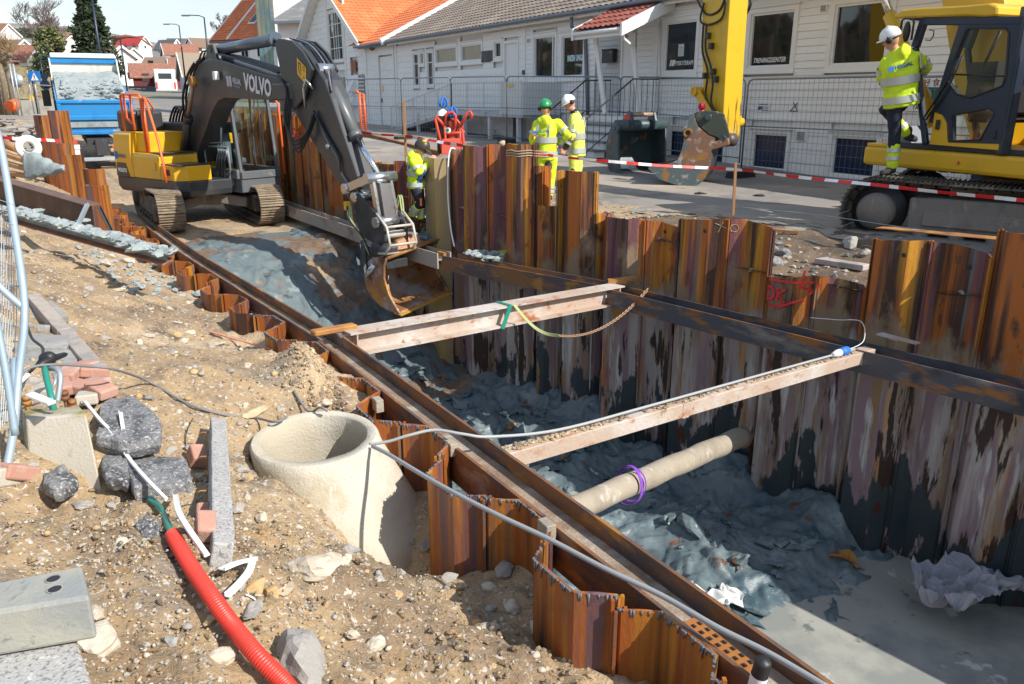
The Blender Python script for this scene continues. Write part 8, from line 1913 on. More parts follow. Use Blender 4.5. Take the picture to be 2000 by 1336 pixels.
# plastic foot block with holes, and granite slab under it
zt = .33; cs = [P(-60, 1145, zt), P(168, 1100, zt), P(178, 1160, zt-.0), P(-60, 1205, zt)]
cs = [P(-80, 1150, zt), P(160, 1103, zt), P(176, 1165, zt), P(-80, 1206, zt)]
lowr = [q-UP*.15 for q in cs]; g = MB(); g.hexa([lowr[3], lowr[2], lowr[1], lowr[0], cs[3], cs[2], cs[1], cs[0]]); fb_ = fixn(g.build('plastic_block', m_greypl, bevel=.012, seg=2)); tag(fb_, 'grey recycled plastic fence foot with two round holes at the left edge', 'plastic block')
for k, (u, v) in enumerate(((104, 1131), (107, 1151))):
    c = P(u, v, zt+.0015); g = MB(); g.ring(c, UP, .023, .019, .004, 20); g.build('hole_rim', m_slab, fb_); g = MB(); g.add([c+Vector((math.cos(a)*.019, math.sin(a)*.019, .0008)) for a in [6.283*i/18 for i in range(18)]], [tuple(range(18))]); g.build('hole', m_black, fb_)
zt = .17; q = [P(-20, 1250, zt), P(140, 1222, zt), P(182, 1345, zt), P(190, 1400, zt), P(-40, 1400, zt)]
g = MB(); n = 5; g.add(q+[p-UP*.18 for p in q], [(0, 1, 2, 3, 4), (9, 8, 7, 6, 5)]+[(i, (i+1) % n, n+(i+1) % n, n+i) for i in range(n)]); tag(fixn(g.build('granite_slab', m_granite, bevel=.01)), 'thick speckled granite slab in the bottom left corner under the plastic foot', 'granite slab')
# bricks
def brick(label, u, v, ang, s_=(.10, .17, .08), tilt=0.0, dz=.03, roll=0.0, name='paving_brick', mat=None):
    p = G(u, v, dz); Rm = Matrix.Rotation(R(ang), 3, 'Z') @ Matrix.Rotation(R(tilt), 3, 'X') @ Matrix.Rotation(R(roll), 3, 'Y'); g = MB(); g.box(p, s_, Rm); return tag(g.build(name, mat or m_brick, bevel=.012, seg=2), label, 'brick')
brick('red brick wedged above the middle asphalt lump', 281, 880, 88, tilt=10, dz=.05)
brick('tilted red brick left of the granite bar', 388, 905, 30, (.10, .13, .09), 25, .05, 20)
brick('pale red brick standing under the granite bar', 402, 1025, 10, (.07, .13, .09), 50, .05)
brick('lowest rounded red brick by the granite bar', 405, 1058, 20, (.085, .13, .09), 20, .08, 15)
brick('red brick leaning at the left edge by the fence pole', 38, 935, -20, (.10, .2, .08), -30, .04)
brick('dirty brick behind the leaning one at the left edge', 8, 935, -10, (.12, .2, .1), -20, .02, mat=m_conc)
for k, (u, v, a) in enumerate(((185, 755, 40), (163, 768, 75), (135, 745, 10), (160, 725, 60), (185, 735, 120), (120, 770, 35), (95, 770, 95), (175, 790, 20), (200, 775, 60))):
    lb = ['large pinkish slab piece on the brick heap', 'brick heap piece nearest the footing corner', 'brick with sunlit end on the heap left of the plug hose', 'half brick at the top of the heap', 'rear brick at the right of the heap', 'brick under the green hose', 'pale brick under the white conduit', 'grey mottled brick beside the asphalt lump', 'broken brick at the right end of the heap'][k]
    brick(lb, u, v, a, (.13, .18, .07) if k % 3 else (.19, .17, .06), tilt=(k*17) % 23-10, dz=.03+.01*(k % 3), mat=m_brick if k not in (6, 7) else m_conc)
# cables, hoses and pipes
def spline(pts, n=6):
    q = [Vector(p) for p in pts]; out = []
    for i in range(len(q)-1):
        a, b, c, d = q[max(0, i-1)], q[i], q[i+1], q[min(len(q)-1, i+2)]
        for k in range(n): t = k/n; out.append(.5*((2*b)+(c-a)*t+(2*a-5*b+4*c-d)*t*t+(3*b-a-3*c+d)*t**3))
    out.append(q[-1]); return out
def cable(name, label, cat, pts, r_, mat, n=8, k=7): g = MB(); g.tube(spline(pts, k), r_, n); return tag(g.build(name, mat), label, cat)
zc = -.41
cable('cable', 'dark grey cable arching from the left plug over the sand to the manhole cone', 'cable', [P(30, 740, .20), P(60, 718, .24), P(110, 712, .22), P(180, 716, .14), P(225, 722, .08), G(290, 752, .03), G(360, 790, .02), G(430, 812, .015), G(500, 820, .015), P(536, 824, zc+.03), P(560, 815, zc+.035)], .0085, m_cable)
cable('cable', 'grey cable end coming down the sand to the far rim of the cone', 'cable', [G(574, 763, .015), G(600, 780, .02), P(625, 796, zc+.05), P(640, 803, zc+.035)], .009, m_cable)
wt = lambda s, off=-.0, dz=0: ST(s, near_t(s)+off, -.44+dz)
e2d = ST(-2.60, 4.40, -.585)
cable('hose', 'long grey cable from the cone along the slim box strut to a plug', 'cable', [P(722, 868, -.44), P(760, 862, -.42), P(800, 850, -.38), P(850, 840, -.36), P(905, 848, -.38), P(960, 853, -.42), ST(-2.84, .55, -.50), ST(-2.80, 1.4, -.515), ST(-2.72, 2.6, -.535), ST(-2.66, 3.6, -.55), ST(-2.64, 4.1, -.555)], .011, M('light_cable', (.33, .34, .34), .5))
cable('hose', 'thick grey hose with red marks running along the wale to the bottom right', 'hose', [P(728, 872, -.43), P(760, 888, -.40), P(850, 942, -.36), P(960, 1000, -.35), P(1070, 1052, -.36), P(1180, 1110, -.37), P(1290, 1162, -.38), P(1400, 1225, -.38), P(1500, 1275, -.38), P(1620, 1345, -.38)], .0135, M('hose_grey', (.27, .28, .29), .45, 0, [((.45, .06, .05), 2.3, .74, .75, I3)]), 10)
pg0 = ST(-2.66, 3.75, -.545); pg1 = ST(-2.63, 4.0, -.55)
g = MB(); g.tube([pg0, lerp(pg0, pg1, .3), lerp(pg0, pg1, .55)], [.02, .035, .035], 12); o = g.build('plug', m_white); g = MB(); g.tube([lerp(pg0, pg1, .5), pg1], [.04, .04], 12); g.build('plug_collar', m_harn, o); tag(o, 'white and blue cable plug lying on the far end of the slim box strut', 'cable plug')
cable('wire', 'thin pale wire loop from the plug up over the wale', 'wire', [pg1, ST(-2.62, 4.25, -.50), ST(-2.4, 4.5, -.40), ST(-2.1, 4.55, -.46), ST(-1.8, 4.5, -.5)], .004, m_white, 6)
cable('conduit', 'green pipe elbow feeding the red corrugated hose', 'pipe', [G(295, 985, .03), G(316, 1012, .06), G(332, 1048, .06), G(345, 1075, .06)], .016, m_green, 10)
cable('conduit', 'green pipe rising from the plug box by the footing', 'pipe', [P(86, 712, .22), P(90, 735, .20), P(100, 775, .12), P(105, 800, .05)], .017, m_green, 10)
cable('conduit', 'thick grey conduit bending down beside the green pipe', 'pipe', [P(96, 720, .2), P(112, 722, .22), P(118, 740, .18), P(112, 785, .06)], .016, m_galv, 10)
cable('conduit', 'thin grey conduit next to the thick one', 'pipe', [P(105, 730, .2), P(108, 745, .18), P(96, 775, .1), P(95, 800, .05)], .009, m_galv, 8)
g = MB(); g.ellip(P(95, 700, .24), .055, .045, .045, n=12, jit=.3); g.tube([P(70, 718, .22), P(95, 702, .25), P(135, 690, .22)], .022, 8); tag(g.build('plug_box', m_black, sub=1), 'black plug connector at the left where the cables meet', 'plug connector')
cable('cable', 'black cable dropping from the fence to the plug connector', 'cable', [P(50, 625, .25), P(62, 660, .2), P(84, 682, .2), P(70, 715, .2), P(40, 740, .12)], .009, m_black)
g = MB(); a = P(58, 770, .17); b = P(102, 788, .15); g.bar(a, b, .05, .02); tag(g.build('white_conduit', m_white, bevel=.004), 'short flat white conduit piece on top of the footing', 'conduit')
g = MB(); a = P(30, 755, .2); b = P(56, 730, .24); g.bar(a, b, .02, .02); tag(g.build('white_conduit', m_white, bevel=.004), 'small white conduit stub left of the footing', 'conduit')
# white cut conduits
def strip(label, uv, w_, lift=.05, name='white_conduit'):
    g = MB(); pts = [G(u, v, lift+l) for u, v, l in uv]; pts = spline(pts, 4)
    for p, q in zip(pts, pts[1:]): g.bar(p, q+(q-p)*.12, w_, .004)
    for p, q in zip(pts, pts[1:]): 
        d = (q-p).normalized(); s_ = d.cross(UP).normalized()*w_/2; g.bar(p+s_+UP*.008, q+s_+UP*.008, .004, .016)
    return tag(g.build(name, m_white), label, 'conduit')
strip('long white split conduit running from the footing down to the green pipe', [(170, 812, .05), (200, 848, .04), (228, 880, .05), (258, 930, .06), (295, 975, .06), (330, 1003, .04)], .022)
strip('white split conduit curving down between red hose and granite bar', [(348, 1000, .05), (355, 1040, .06), (375, 1078, .06), (408, 1112, .04)], .026)
strip('short upright white conduit end beside the red brick', [(243, 850, .10), (246, 870, .07), (250, 888, .02)], .018)
strip('torn white band below the granite bar', [(436, 1140, .02), (470, 1132, .03), (500, 1122, .03)], .04)
strip('curled white band end by the ochre stones', [(500, 1122, .04), (492, 1150, .04), (470, 1172, .02), (447, 1190, .01)], .025)
cable('wire', 'thin blue wire beside the red corrugated hose', 'wire', [G(446, 1195, .01), G(460, 1222, .015), G(478, 1240, .01), G(488, 1258, .01)], .004, M('light_blue', (.15, .42, .6), .5), 6)
cable('wire', 'thin white wire under the ochre stone', 'wire', [G(480, 1165, .01), G(498, 1178, .02), G(505, 1192, .01)], .004, m_white, 6)
cable('wire', 'bent black wire standing in the sand', 'wire', [G(362, 872, .0), G(365, 850, .02), G(378, 828, .04)], .003, m_black, 6)
# red corrugated hose
base = spline([G(340, 1066, .05), G(358, 1100, .06), G(385, 1150, .075), G(420, 1205, .085), G(460, 1260, .085), G(505, 1310, .07), G(560, 1362, .05), G(600, 1420, .04)], 30)
L_ = 0; cum = [0]
for p, q in zip(base, base[1:]): L_ += (q-p).length; cum.append(L_)
pitch = .012; nrib = int(L_/pitch); pts = []; rr = []
def at_len(x):
    for i in range(len(cum)-1):
        if cum[i+1] >= x: f = (x-cum[i])/(cum[i+1]-cum[i]+1e-9); return lerp(base[i], base[i+1], f)
    return base[-1]
for i in range(nrib):
    for f, r_ in ((0, .0305), (.2, .0345), (.55, .0345), (.75, .0305)): pts.append(at_len((i+f)*pitch)); rr.append(r_)
g = MB(); g.tube(pts, rr, 20, caps=True); tag(g.build('corrugated_hose', m_red), 'bright red corrugated hose running out of the bottom of the picture', 'corrugated hose')
# rocks that can be told apart
STONES = [(615, 1112, .115, 'p', 'large flat cream rock below the manhole cone', 1.25, .75), (672, 1096, .04, 'p', 'small pale rock right of the flat cream rock', 1.2, .7), (1000, 1190, .055, 'p', 'pale rounded cobble with a chipped corner near the pile corner', 1, .8), (955, 1150, .045, 'p', 'cream cobble just above the chipped one', 1, .8),
 (880, 1130, .045, 'g', 'grey angular stone on the brow by the zigzag piles', 1.2, .7), (985, 1115, .06, 'g', 'grey broken cobble wedged against the zigzag piles', 1.3, .7), (1052, 1228, .05, 'p', 'oval pale pebble lying right of the chipped cobble', 1.4, .7), (1090, 1240, .018, 'p', 'tiny white pebble beside the oval pale pebble', 1, .8),
 (735, 1262, .045, 'p', 'smooth cream stone alone on the bottom sand', 1.2, .8), (1045, 1282, .03, 'p', 'egg shaped white stone near the bottom right of the bank', .8, .9), (1058, 1310, .018, 'p', 'little white stone under the egg shaped one', 1, .8), (430, 1292, .05, 'p', 'white oblong stone beside the red hose', 1.3, .8),
 (190, 1258, .09, 'p', 'big slanting cream rock next to the plastic foot', 1.2, .8), (238, 1070, .04, 'p', 'upright oval tan stone above the left rocks', .7, 1.2), (160, 988, .05, 'g', 'flat grey shard below the footing', 1.5, .5), (500, 1155, .055, 'o', 'ochre faceted rock by the curled white band', 1.1, .9), (410, 1140, .06, 'o', 'ochre rock directly under the granite bar', 1.2, .7),
 (530, 1160, .04, 'o', 'yellow brown split stone right of the ochre rock', 1.3, .8), (557, 1155, .035, 'p', 'pale split stone leaning on the yellow brown one', 1.3, .7), (490, 1195, .05, 'g', 'dull brown rock half sunk beside the blue wire', 1.3, .6), (585, 1300, .14, 'g', 'large grey boulder at the bottom by the red hose', 1.2, .8), (470, 1150, .03, 'g', 'dark grey stone between ochre rocks', 1, .8),
 (500, 805, .07, 'o', 'flat orange tan rock behind the manhole cone', 1.7, .5), (480, 795, .03, 'p', 'small white point of rock behind the flat tan rock', .8, 1.2), (634, 787, .05, 'p', 'oval white stone at the far rim of the cone', 1.4, .7), (420, 675, .06, 'p', 'flat cream stone in the middle of the sandy bank', 1.4, .5), (358, 668, .05, 'p', 'rounded white stone of the middle group', 1, .8),
 (345, 655, .05, 'o', 'tan stone touching the rounded white one', 1.1, .7), (372, 650, .05, 'p', 'broad pale stone right of the middle group', 1.3, .6), (340, 690, .03, 'p', 'small cream stone below the middle group', 1.2, .7), (272, 672, .045, 'p', 'leaning white stone left of the middle group', .9, 1.0), (290, 655, .045, 'p', 'long flat stone above the leaning white one', 1.7, .4),
 (232, 567, .05, 'p', 'pale rock on the upper sandy slope', 1.4, .6), (295, 602, .03, 'p', 'small tan stone in the upper middle of the slope', 1, .7), (205, 515, .11, 'p', 'great pale boulder sunk in the upper slope', 1.5, .5), (248, 512, .10, 'p', 'second great pale boulder right of the first', 1.3, .6), (358, 578, .05, 'g', 'grey stone near the low piles', 1.2, .7), (372, 590, .05, 'g', 'round grey stone right of the other one near the low piles', 1, .8),
 (1175, 1085, .05, 'g', 'x', 1, 1), (835, 1065, .05, 'g', 'pale grey stone at the right foot of the cone', 1.2, .8), (803, 1060, .035, 'g', 'upright grey stone against the cone', .7, 1.2), (860, 1072, .03, 'g', 'small round stone in the hollow by the piles', 1, .8), (815, 950, .03, 'p', 'white stone deep between cone and piles', 1, .8),
 (170, 1110, .02, 'g', 'x', 1, 1), (560, 1215, .03, 'g', 'x', 1, 1), (260, 620, .03, 'p', 'x', 1, 1), (410, 1215, .03, 'o', 'brown rounded stone touching the red hose shadow', 1, .8), (545, 462, .09, 'p', 'x', 1, 1)]
MT = dict(p=m_stone_p, g=m_stone_g, o=m_stone_o)
for k, (u, v, r_, c, lb, ex, hz) in enumerate(STONES):
    if lb == 'x': continue
    p = G(u, v); g = MB(); rnd_ = c == 'p' and k in (2, 3, 6, 7, 8, 9, 10, 11, 13, 24, 26, 40); g.rock(p+UP*r_*.25*hz, (r_*ex, r_*.8, r_*.75*hz), seed=k*3+11, ang=k*.9, sub=3 if rnd_ else 2, rough=.28 if rnd_ else .45, smooth=rnd_, tilt=.2*math.sin(k)); tag(g.build('stone', MT[c]), lb, 'stone')
# more stones that nothing tells apart
rn = random.Random(21); g = MB()
for k in range(230):
    s = rn.uniform(-7.3, -1.6) if k % 3 else rn.uniform(-2, 8); d = rn.uniform(.03, 3.6)*rn.random()**.4; p = ST(s, WN(s)-.55-d)
    if p.y < 1.6 or p.length < 2: continue
    r_ = rn.uniform(.012, .034)*(1+.05*p.length); g.rock((p.x, p.y, HB(p.x, p.y)+r_*.1), (r_*rn.uniform(.9, 1.6), r_, r_*.7), seed=k+700, ang=k, sub=1, rough=.6, m=rn.choice([0, 0, 1, 1, 1, 2]), tilt=rn.uniform(-.4, .4))
o = g.build('stones', [m_stone_p, m_stone_g, m_stone_o], kind='stuff'); o['label'] = 'many fist-sized stones sunk in the sandy bank'
# crumbly soil clods near the piles and the cone
g = MB()
for k in range(1500):
    w_ = rn.random()
    if w_ < .4: s = rn.gauss(-1.15, .28); t_ = WN(s)-.55-abs(rn.gauss(.08, .2))+.05; p = ST(s, t_)
    elif w_ < .75: p = Vector((rn.gauss(.05, .35), rn.gauss(2.75, .4), 0))
    else: p = Vector((rn.gauss(-1.4, .5), rn.gauss(3.1, .6), 0))
    s, t_ = st_of(p)
    if t_ > WN(s)-.5 or p.y < 1.7: continue
    r_ = rn.uniform(.006, .022); g.rock((p.x, p.y, HB(p.x, p.y)+r_*.3), (r_*1.2, r_, r_*.8), seed=k+1700, ang=k, sub=0 if r_ < .015 else 1, rough=1.0)
o = g.build('soil_clods', m_dirt, kind='stuff'); o['label'] = 'crumbly clods of soil on the bank by the piles and the cone'
# bent fence panel at the left edge
fp = thing('mobile_fence', 'bent pale blue steel fence panel standing at the left edge of the picture', 'fence', PY(10, 1100, 3.4))
m_fb = M('fence_blue_grey', (.34, .44, .52), .4, .3)
g = MB(); g.tube(spline([PY(-22, 205, 4.9), PY(2, 290, 4.8), PY(24, 420, 4.6), PY(48, 598, 4.3), PY(36, 735, 4.15), PY(28, 830, 4.0), PY(10, 935, 3.85), PY(-6, 1040, 3.7)], 5), .021, 12); g.tube(spline([PY(-20, 540, 4.3), PY(15, 575, 4.3), PY(47, 602, 4.3)], 4), .019, 10)
g.tube(spline([PY(-25, 520, 3.6), PY(-4, 640, 3.55), PY(14, 740, 3.5), PY(30, 850, 3.45)], 5), .017, 10); g.tube([PY(30, 700, 4.2), PY(31, 775, 4.1)], .024, 12); g.build('frame', m_fb, fp)
g = MB()
for k in range(14):
    f = k/13; g.tube([PY(-30+f*62, 330+f*130, 4.7), PY(-34+f*66, 590+f*40, 4.35), PY(-40+f*58, 880-f*60, 4.0)], .0022, 4, caps=False)
for k in range(12): v = 400+k*40; g.tube([PY(-30, v-20, 4.45), PY(38-abs(v-600)*.06, v, 4.4)], .0022, 4, caps=False)
g.build('wire_mesh', m_fb, fp)
g = MB(); g.tube(spline([PY(-4, 1195, 2.35), PY(4, 1260, 2.3), PY(14, 1345, 2.25)], 4), .02, 10); tag(g.build('steel_tube', m_fb), 'pale blue tube crossing the plastic foot in the bottom left corner', 'tube')
# ---------------------------------------------------------------- left middle: steel lying on the bank
def lay_ibeam(name, label, p0, p1, h, w_, mat, mat2=None, roll=0):
    p0, p1 = Vector(p0), Vector(p1); d = (p1-p0).normalized(); u = (UP-d*UP.dot(d)).normalized(); u = Matrix.Rotation(roll, 3, d) @ u
    t = thing(name, label, 'steel beam', p0)
    for sg in (1, -1): g = MB(); g.bar(p0+u*sg*(h/2-.01), p1+u*sg*(h/2-.01), w_, .02, up=u); g.build('flange', mat if sg > 0 or mat2 is None else mat2, t)
    g = MB(); g.bar(p0, p1, .015, h-.04, up=u); g.build('web', mat, t); return t, u, d
m_bm = M('beam_brown', (.13, .075, .055), .6, .2, [((.20, .12, .09), 2, .5, .65, I3), ((.28, .13, .05), 4, .6, .7, I3)])
a = PY(-30, 342, 11.2); b = PY(190, 418, 8.7)
a.z = HB(a.x, a.y)+.30; b.z = HB(b.x, b.y)+.28
a = P(-30, 352, .32); b = P(186, 422, .02)
lay_ibeam('steel_beam', 'long dark brown steel beam lying at the left edge above the sand', PY(-30, 362, 12.0), PY(184, 426, 10.3), .36, .2, m_bm)
lay_ibeam('steel_beam', 'steel beam caked in blue clay with a red underside, lying towards the low piles', PY(20, 418, 10.4), PY(325, 502, 8.9), .15, .16, m_claydry, m_tile_far, roll=.3)
g = MB(); rn = random.Random(6)
for k in range(90):
    f = rn.random(); q = lerp(PY(20, 414, 10.4), PY(325, 498, 8.9), f); r_ = rn.uniform(.03, .09); g.rock(q+Vector((rn.gauss(0, .05), rn.gauss(0, .06), .04)), (r_*1.5, r_, r_*.6), seed=k, ang=k, sub=1, rough=1.0)
o = g.build('clay_clods', m_claydry, kind='stuff'); o['label'] = 'pale blue clay stuck along the lying beam'
for (p0, p1, lb) in (((170, 398), (150, 442), 'pale steel angle leaning on the clay-caked beam'), ((193, 404), (228, 474), 'dark steel angle leaning the other way over the clay-caked beam')):
    a = PY(*p0, 10.0); b = PY(*p1, 9.7); g = MB(); g.bar(a, b, .05, .008); g.bar(a+Vector((.02, 0, -.0)), b+Vector((.02, 0, 0)), .008, .05); tag(g.build('steel_angle', m_galv if p0[0] == 170 else m_dark), lb, 'steel angle')
block('painted_lath', 'thin salmon painted lath lying on the bank by the low piles', 'lath', G(412, 652, .02), G(556, 694, .02), .03, .012, M('salmon_paint', (.60, .25, .14), .7), .002)
block('wood_piece', 'small pale wood piece on the sand above the lath', 'wood piece', G(340, 630, .01), G(366, 636, .01), .02, .015, m_stone_p, .002)
# rusty bucket with clay tongue
bt_ = thing('digger_bucket', 'rusty digger bucket lying at the left edge with grey clay in its mouth', 'digger bucket', PY(35, 345, 13.6))
pr = [(-.1, .85), (-.5, .75), (-.72, .45), (-.65, .12), (-.3, .0), (.45, .02)]
m_orust = M('orange_rust', (.40, .21, .09), .7, 0, [((.26, .13, .06), 3, .5, .65, I3), ((.50, .36, .2), 5, .6, .7, I3)], (.3, 30))
sh3, PT3 = bucket_mesh(bt_, 'bucket_shell', pr, [(.2, .15), (.0, .45), (-.02, .8)], PY(64, 345, 13.4)-Vector((.55, 0, 0)), Vector((.85, -.5, -.05)), Vector((-.5, .5, .06)), 1.3, m_orust)
for k in (0, 1, 2): g = MB(); q = PY(8, 300+18*k, 13.2); r_ = PY(58, 317+14*k, 12.9); g.bar(q, r_, .09, .07); g.build('rib', m_orust, sh3, bevel=.01)
g = MB(); a = PY(8, 281, 13.3); b = PY(40, 292, 13.1); g.cyl(a, b, .07, 12); g.build('top_tube', m_orust, bt_)
cl = MB()
def tng(a, b): 
    p = lerp(PY(52, 300, 13.0), PY(128, 335, 12.4), a); q = lerp(PY(58, 350, 12.8), PY(128, 338, 12.3), a); r_ = lerp(p, q, b); return r_+UP*(.10*math.sin(b*3.14)*(1-a)+.04*mnoise.noise(r_*6))
cl.grid(tng, 26, 14); o = cl.build('clay_tongue', m_claydry); so_ = o.modifiers.new('thick', 'SOLIDIFY'); so_.thickness = .08; tag(o, 'tongue of grey clay spilling out of the rusty bucket at the left edge', 'clay')
g = MB(); q = PY(55, 288, 13.2); g.ring(q, Vector((.7, -.7, .2)), .19, .085, .14, 20); tag(g.build('concrete_ring', m_white, bevel=.02), 'pale ring shaped concrete piece behind the rusty bucket', 'concrete ring')
# ---------------------------------------------------------------- barrier tape
def tape(label, pts, w_=.055, seg=.28, n=8, tw=0):
    q = spline(pts, n); t = thing('barrier_tape', label, 'barrier tape', q[0]); cum = 0; cur = 0; g = MB()
    for i, (p, r_) in enumerate(zip(q, q[1:])):
        l = (r_-p).length; m_ = max(1, int(l/.07))
        for j in range(m_):
            a, b = lerp(p, r_, j/m_), lerp(p, r_, (j+1)/m_); k = int(cum/seg)
            if k != cur and g.v: g.build('red_stripe' if cur % 2 == 0 else 'white_stripe', m_taper if cur % 2 == 0 else m_tapew, t); g = MB(); cur = k
            cum += (b-a).length; ang = tw*math.sin(cum*2.2); d = (b-a).normalized(); s_ = d.cross(UP).normalized(); u = UP*math.cos(ang)+s_*math.sin(ang); g.bar(a, b, .0015, w_, up=u)
    if g.v: g.build('white_stripe' if cur % 2 else 'red_stripe', m_tapew if cur % 2 else m_taper, t)
stk = onG(1432, 432); stt = PY(1437, 318, stk.y)
tpR = ST(2.55, 3.62, 1.02)
tape('red and white barrier tape from the tall pile to the right edge', [PY(1043, 299, 11.6), PY(1110, 308, 11.7), PY(1200, 316, 11.8), PY(1300, 324, 11.9), PY(1434, 331, 12.0), PY(1560, 346, 11.0), PY(1700, 360, 10.0), PY(1850, 377, 9.2), PY(2010, 393, 8.5), PY(2300, 430, 7.5)], w_=.042, seg=.22, tw=.6)
tape('barrier tape between the rusty post and the cylinder trolley', [PY(700, 258, 15.5), PY(745, 263, 15.3), PY(792, 266, 15.2), PY(830, 272, 14.5), PY(880, 281, 13.8), PY(945, 289, 12.8)], w_=.055, seg=.24, tw=.8)
tape('barrier tape at the far left by the standing piles', [PY(-5, 268, 18), PY(35, 271, 18), PY(80, 273, 19), PY(117, 275, 20)], w_=.07, seg=.35, tw=.4)
g = MB(); g.bar(stk-UP*.2, stt, .035, .035); tag(g.build('stake', m_woodstake), 'rusty stake carrying the barrier tape in front of the yellow arm bucket', 'stake')
q = PY(793, 322, 15.2); g = MB(); g.bar(q-UP*.6, PY(789, 196, 15.2), .045, .045); tag(g.build('stake', m_woodstake), 'tall thin rusty stake left of the cylinder trolley', 'stake')
cable('wire', 'thin pale cord stretched from the stake to the far right pile', 'wire', [PY(1434, 404, 12.0), PY(1600, 420, 11), PY(1750, 442, 10.2), PY(1950, 468, 9.4)], .006, m_galv, 5)
# rope round the tall pile
g = MB()
for k in range(3):
    z = 1.0-.035*k; pts = [ST(s, surfF(s)-.02 if s < 2.99 else surfF(s)-.02, z+.01*math.sin(s*30)) for s in [2.42+.07*i for i in range(9)]]; g.tube(pts, .009, 6)
q = ST(2.88, 3.5, 1.10); g.ellip(q, .05, .04, .04, n=8, jit=.4); tag(g.build('rope', m_rope), 'pale rope wound round the top of the tallest pile', 'rope')
# worker's hose over the pale pile
cable('hose', 'thin white hose looping over the pale pile and down to the wale', 'hose', [ST(4.45, 3.9, .55), ST(4.38, 3.55, .92), ST(4.30, 3.38, .88), ST(4.22, 3.30, .3), ST(4.0, 3.22, -.2), ST(3.75, 3.15, -.48)], .012, m_white)
cable('wire', 'thin pale line hanging beside the harnessed worker', 'wire', [ST(5.0, 3.25, .6), ST(5.02, 3.22, .1), ST(5.05, 3.2, -.35)], .006, m_white, 5)
# gas cylinder trolley
tb_ = Vector((-1.55, 15.55, .02)); tb_ = PY(882, 302, 15.4); zt0 = tb_.z
tr_ = thing('cylinder_trolley', 'red welding trolley frame with hooked handles behind the pale pile', 'trolley', tb_)
def tp(u, v, dy=0): return PY(u, v, 15.4+dy)
g = MB()
for dy, us in ((0, ((868, 300), (862, 262), (866, 238), (884, 218), (878, 222))),): pass
g.tube([tp(866, 300), tp(857, 262), tp(850, 232), tp(852, 228), tp(868, 246)], .028, 7); g.tube([tp(868, 246), tp(872, 222), tp(884, 205+14), tp(890, 226), tp(888, 250)], .028, 7)
g.tube([tp(898, 250), tp(912, 222), tp(918, 217), tp(922, 224), tp(919, 233)], .028, 7); g.tube([tp(898, 250), tp(903, 255), tp(906, 285), tp(910, 304)], .028, 7); g.tube([tp(866, 262), tp(908, 258)], .025, 7); g.tube([tp(868, 246), tp(872, 300)], .025, 7); g.tube([tp(898, 250), tp(900, 300)], .025, 7); g.tube([tp(886, 226, .2), tp(905, 252, .2)], .025, 7)
g.build('frame', m_redp, tr_); g = MB(); a = tp(868, 275); b = tp(898, 274); g.hexa([tp(862, 302, -.15), tp(900, 302, -.15), tp(898, 300, .25), tp(866, 300, .25), tp(862, 272, -.15), tp(898, 271, -.15), tp(896, 269, .25), tp(866, 270, .25)]); g.build('tool_box', M('red_box', (.72, .12, .08), .5), tr_, bevel=.01)
for (u, vt, vb, r_, mat, cap, lb) in ((866, 214, 300, .115, m_black, m_white, 'black gas cylinder with white shoulder and blue valve guard on the red trolley'), (884, 232, 298, .105, M('cyl_red', (.30, .055, .03), .5), m_blue, 'brown red gas cylinder beside the black one on the trolley')):
    bt3 = tp(u, vb, .12); tt = tp(u, vt, .12); ct = thing('gas_cylinder', lb, 'gas cylinder', bt3); g = MB(); h = (tt-bt3).length; g.lathe([(r_, 0), (r_, h*.80), (r_*.98, h*.86)], bt3, UP, 20); g.build('cylinder', mat, ct); g = MB(); g.lathe([(r_*.98, h*.86), (r_*.8, h*.95), (r_*.35, h*1.0), (.03, h*1.02)], bt3, UP, 20); g.build('shoulder', cap if cap is m_white else mat, ct)
    g = MB(); c = tt+UP*.12
    for k in range(3): g.ring(c, (math.cos(k*1.05), math.sin(k*1.05), 0), .10, .075, .03, 16)
    g.build('valve_guard', m_harn, ct)
g = MB(); g.lathe([(.001, -.03), (.05, -.03), (.055, .0), (.05, .03), (.001, .03)], tp(875, 255, -.2), (0, -1, .1), 16); o = g.build('ear_muffs', m_white); g2 = MB(); g2.lathe([(.001, 0), (.03, 0), (.03, .02), (.001, .02)], tp(875, 253, -.24), (0, -1, .1), 14); g2.build('muff_cup', m_green, o); tag(o, 'white and green ear muffs hanging on the trolley', 'ear muffs')
# orange netting on two posts
g = MB(); nb = onG(706, 256); on = thing('barrier_net', 'strip of orange barrier net rolled on a post by the louvred door', 'barrier net', nb)
hN = PY(706, 176, nb.y).z-nb.z; g.tube([nb, nb+UP*hN*.95], .05, 8); g.tube([nb+Vector((.2, 0, 0)), nb+Vector((.17, 0, hN*.9))], .05, 8)
for k in range(16): z = hN*(.08+.055*k); g.bar(nb+UP*z, nb+Vector((.2, 0, z)), .012, .03)
g.tube([nb+UP*hN*.9, nb+Vector((-.15, 0, hN*1.0))], .05, 6); g.build('net', m_orange, on)
# long rusty rail on the street
lay_ibeam('steel_beam', 'long rusty beam lying on the street behind the digger arm', onG(700, 264)+UP*.08, onG(860, 306)+UP*.08, .14, .12, m_rust)
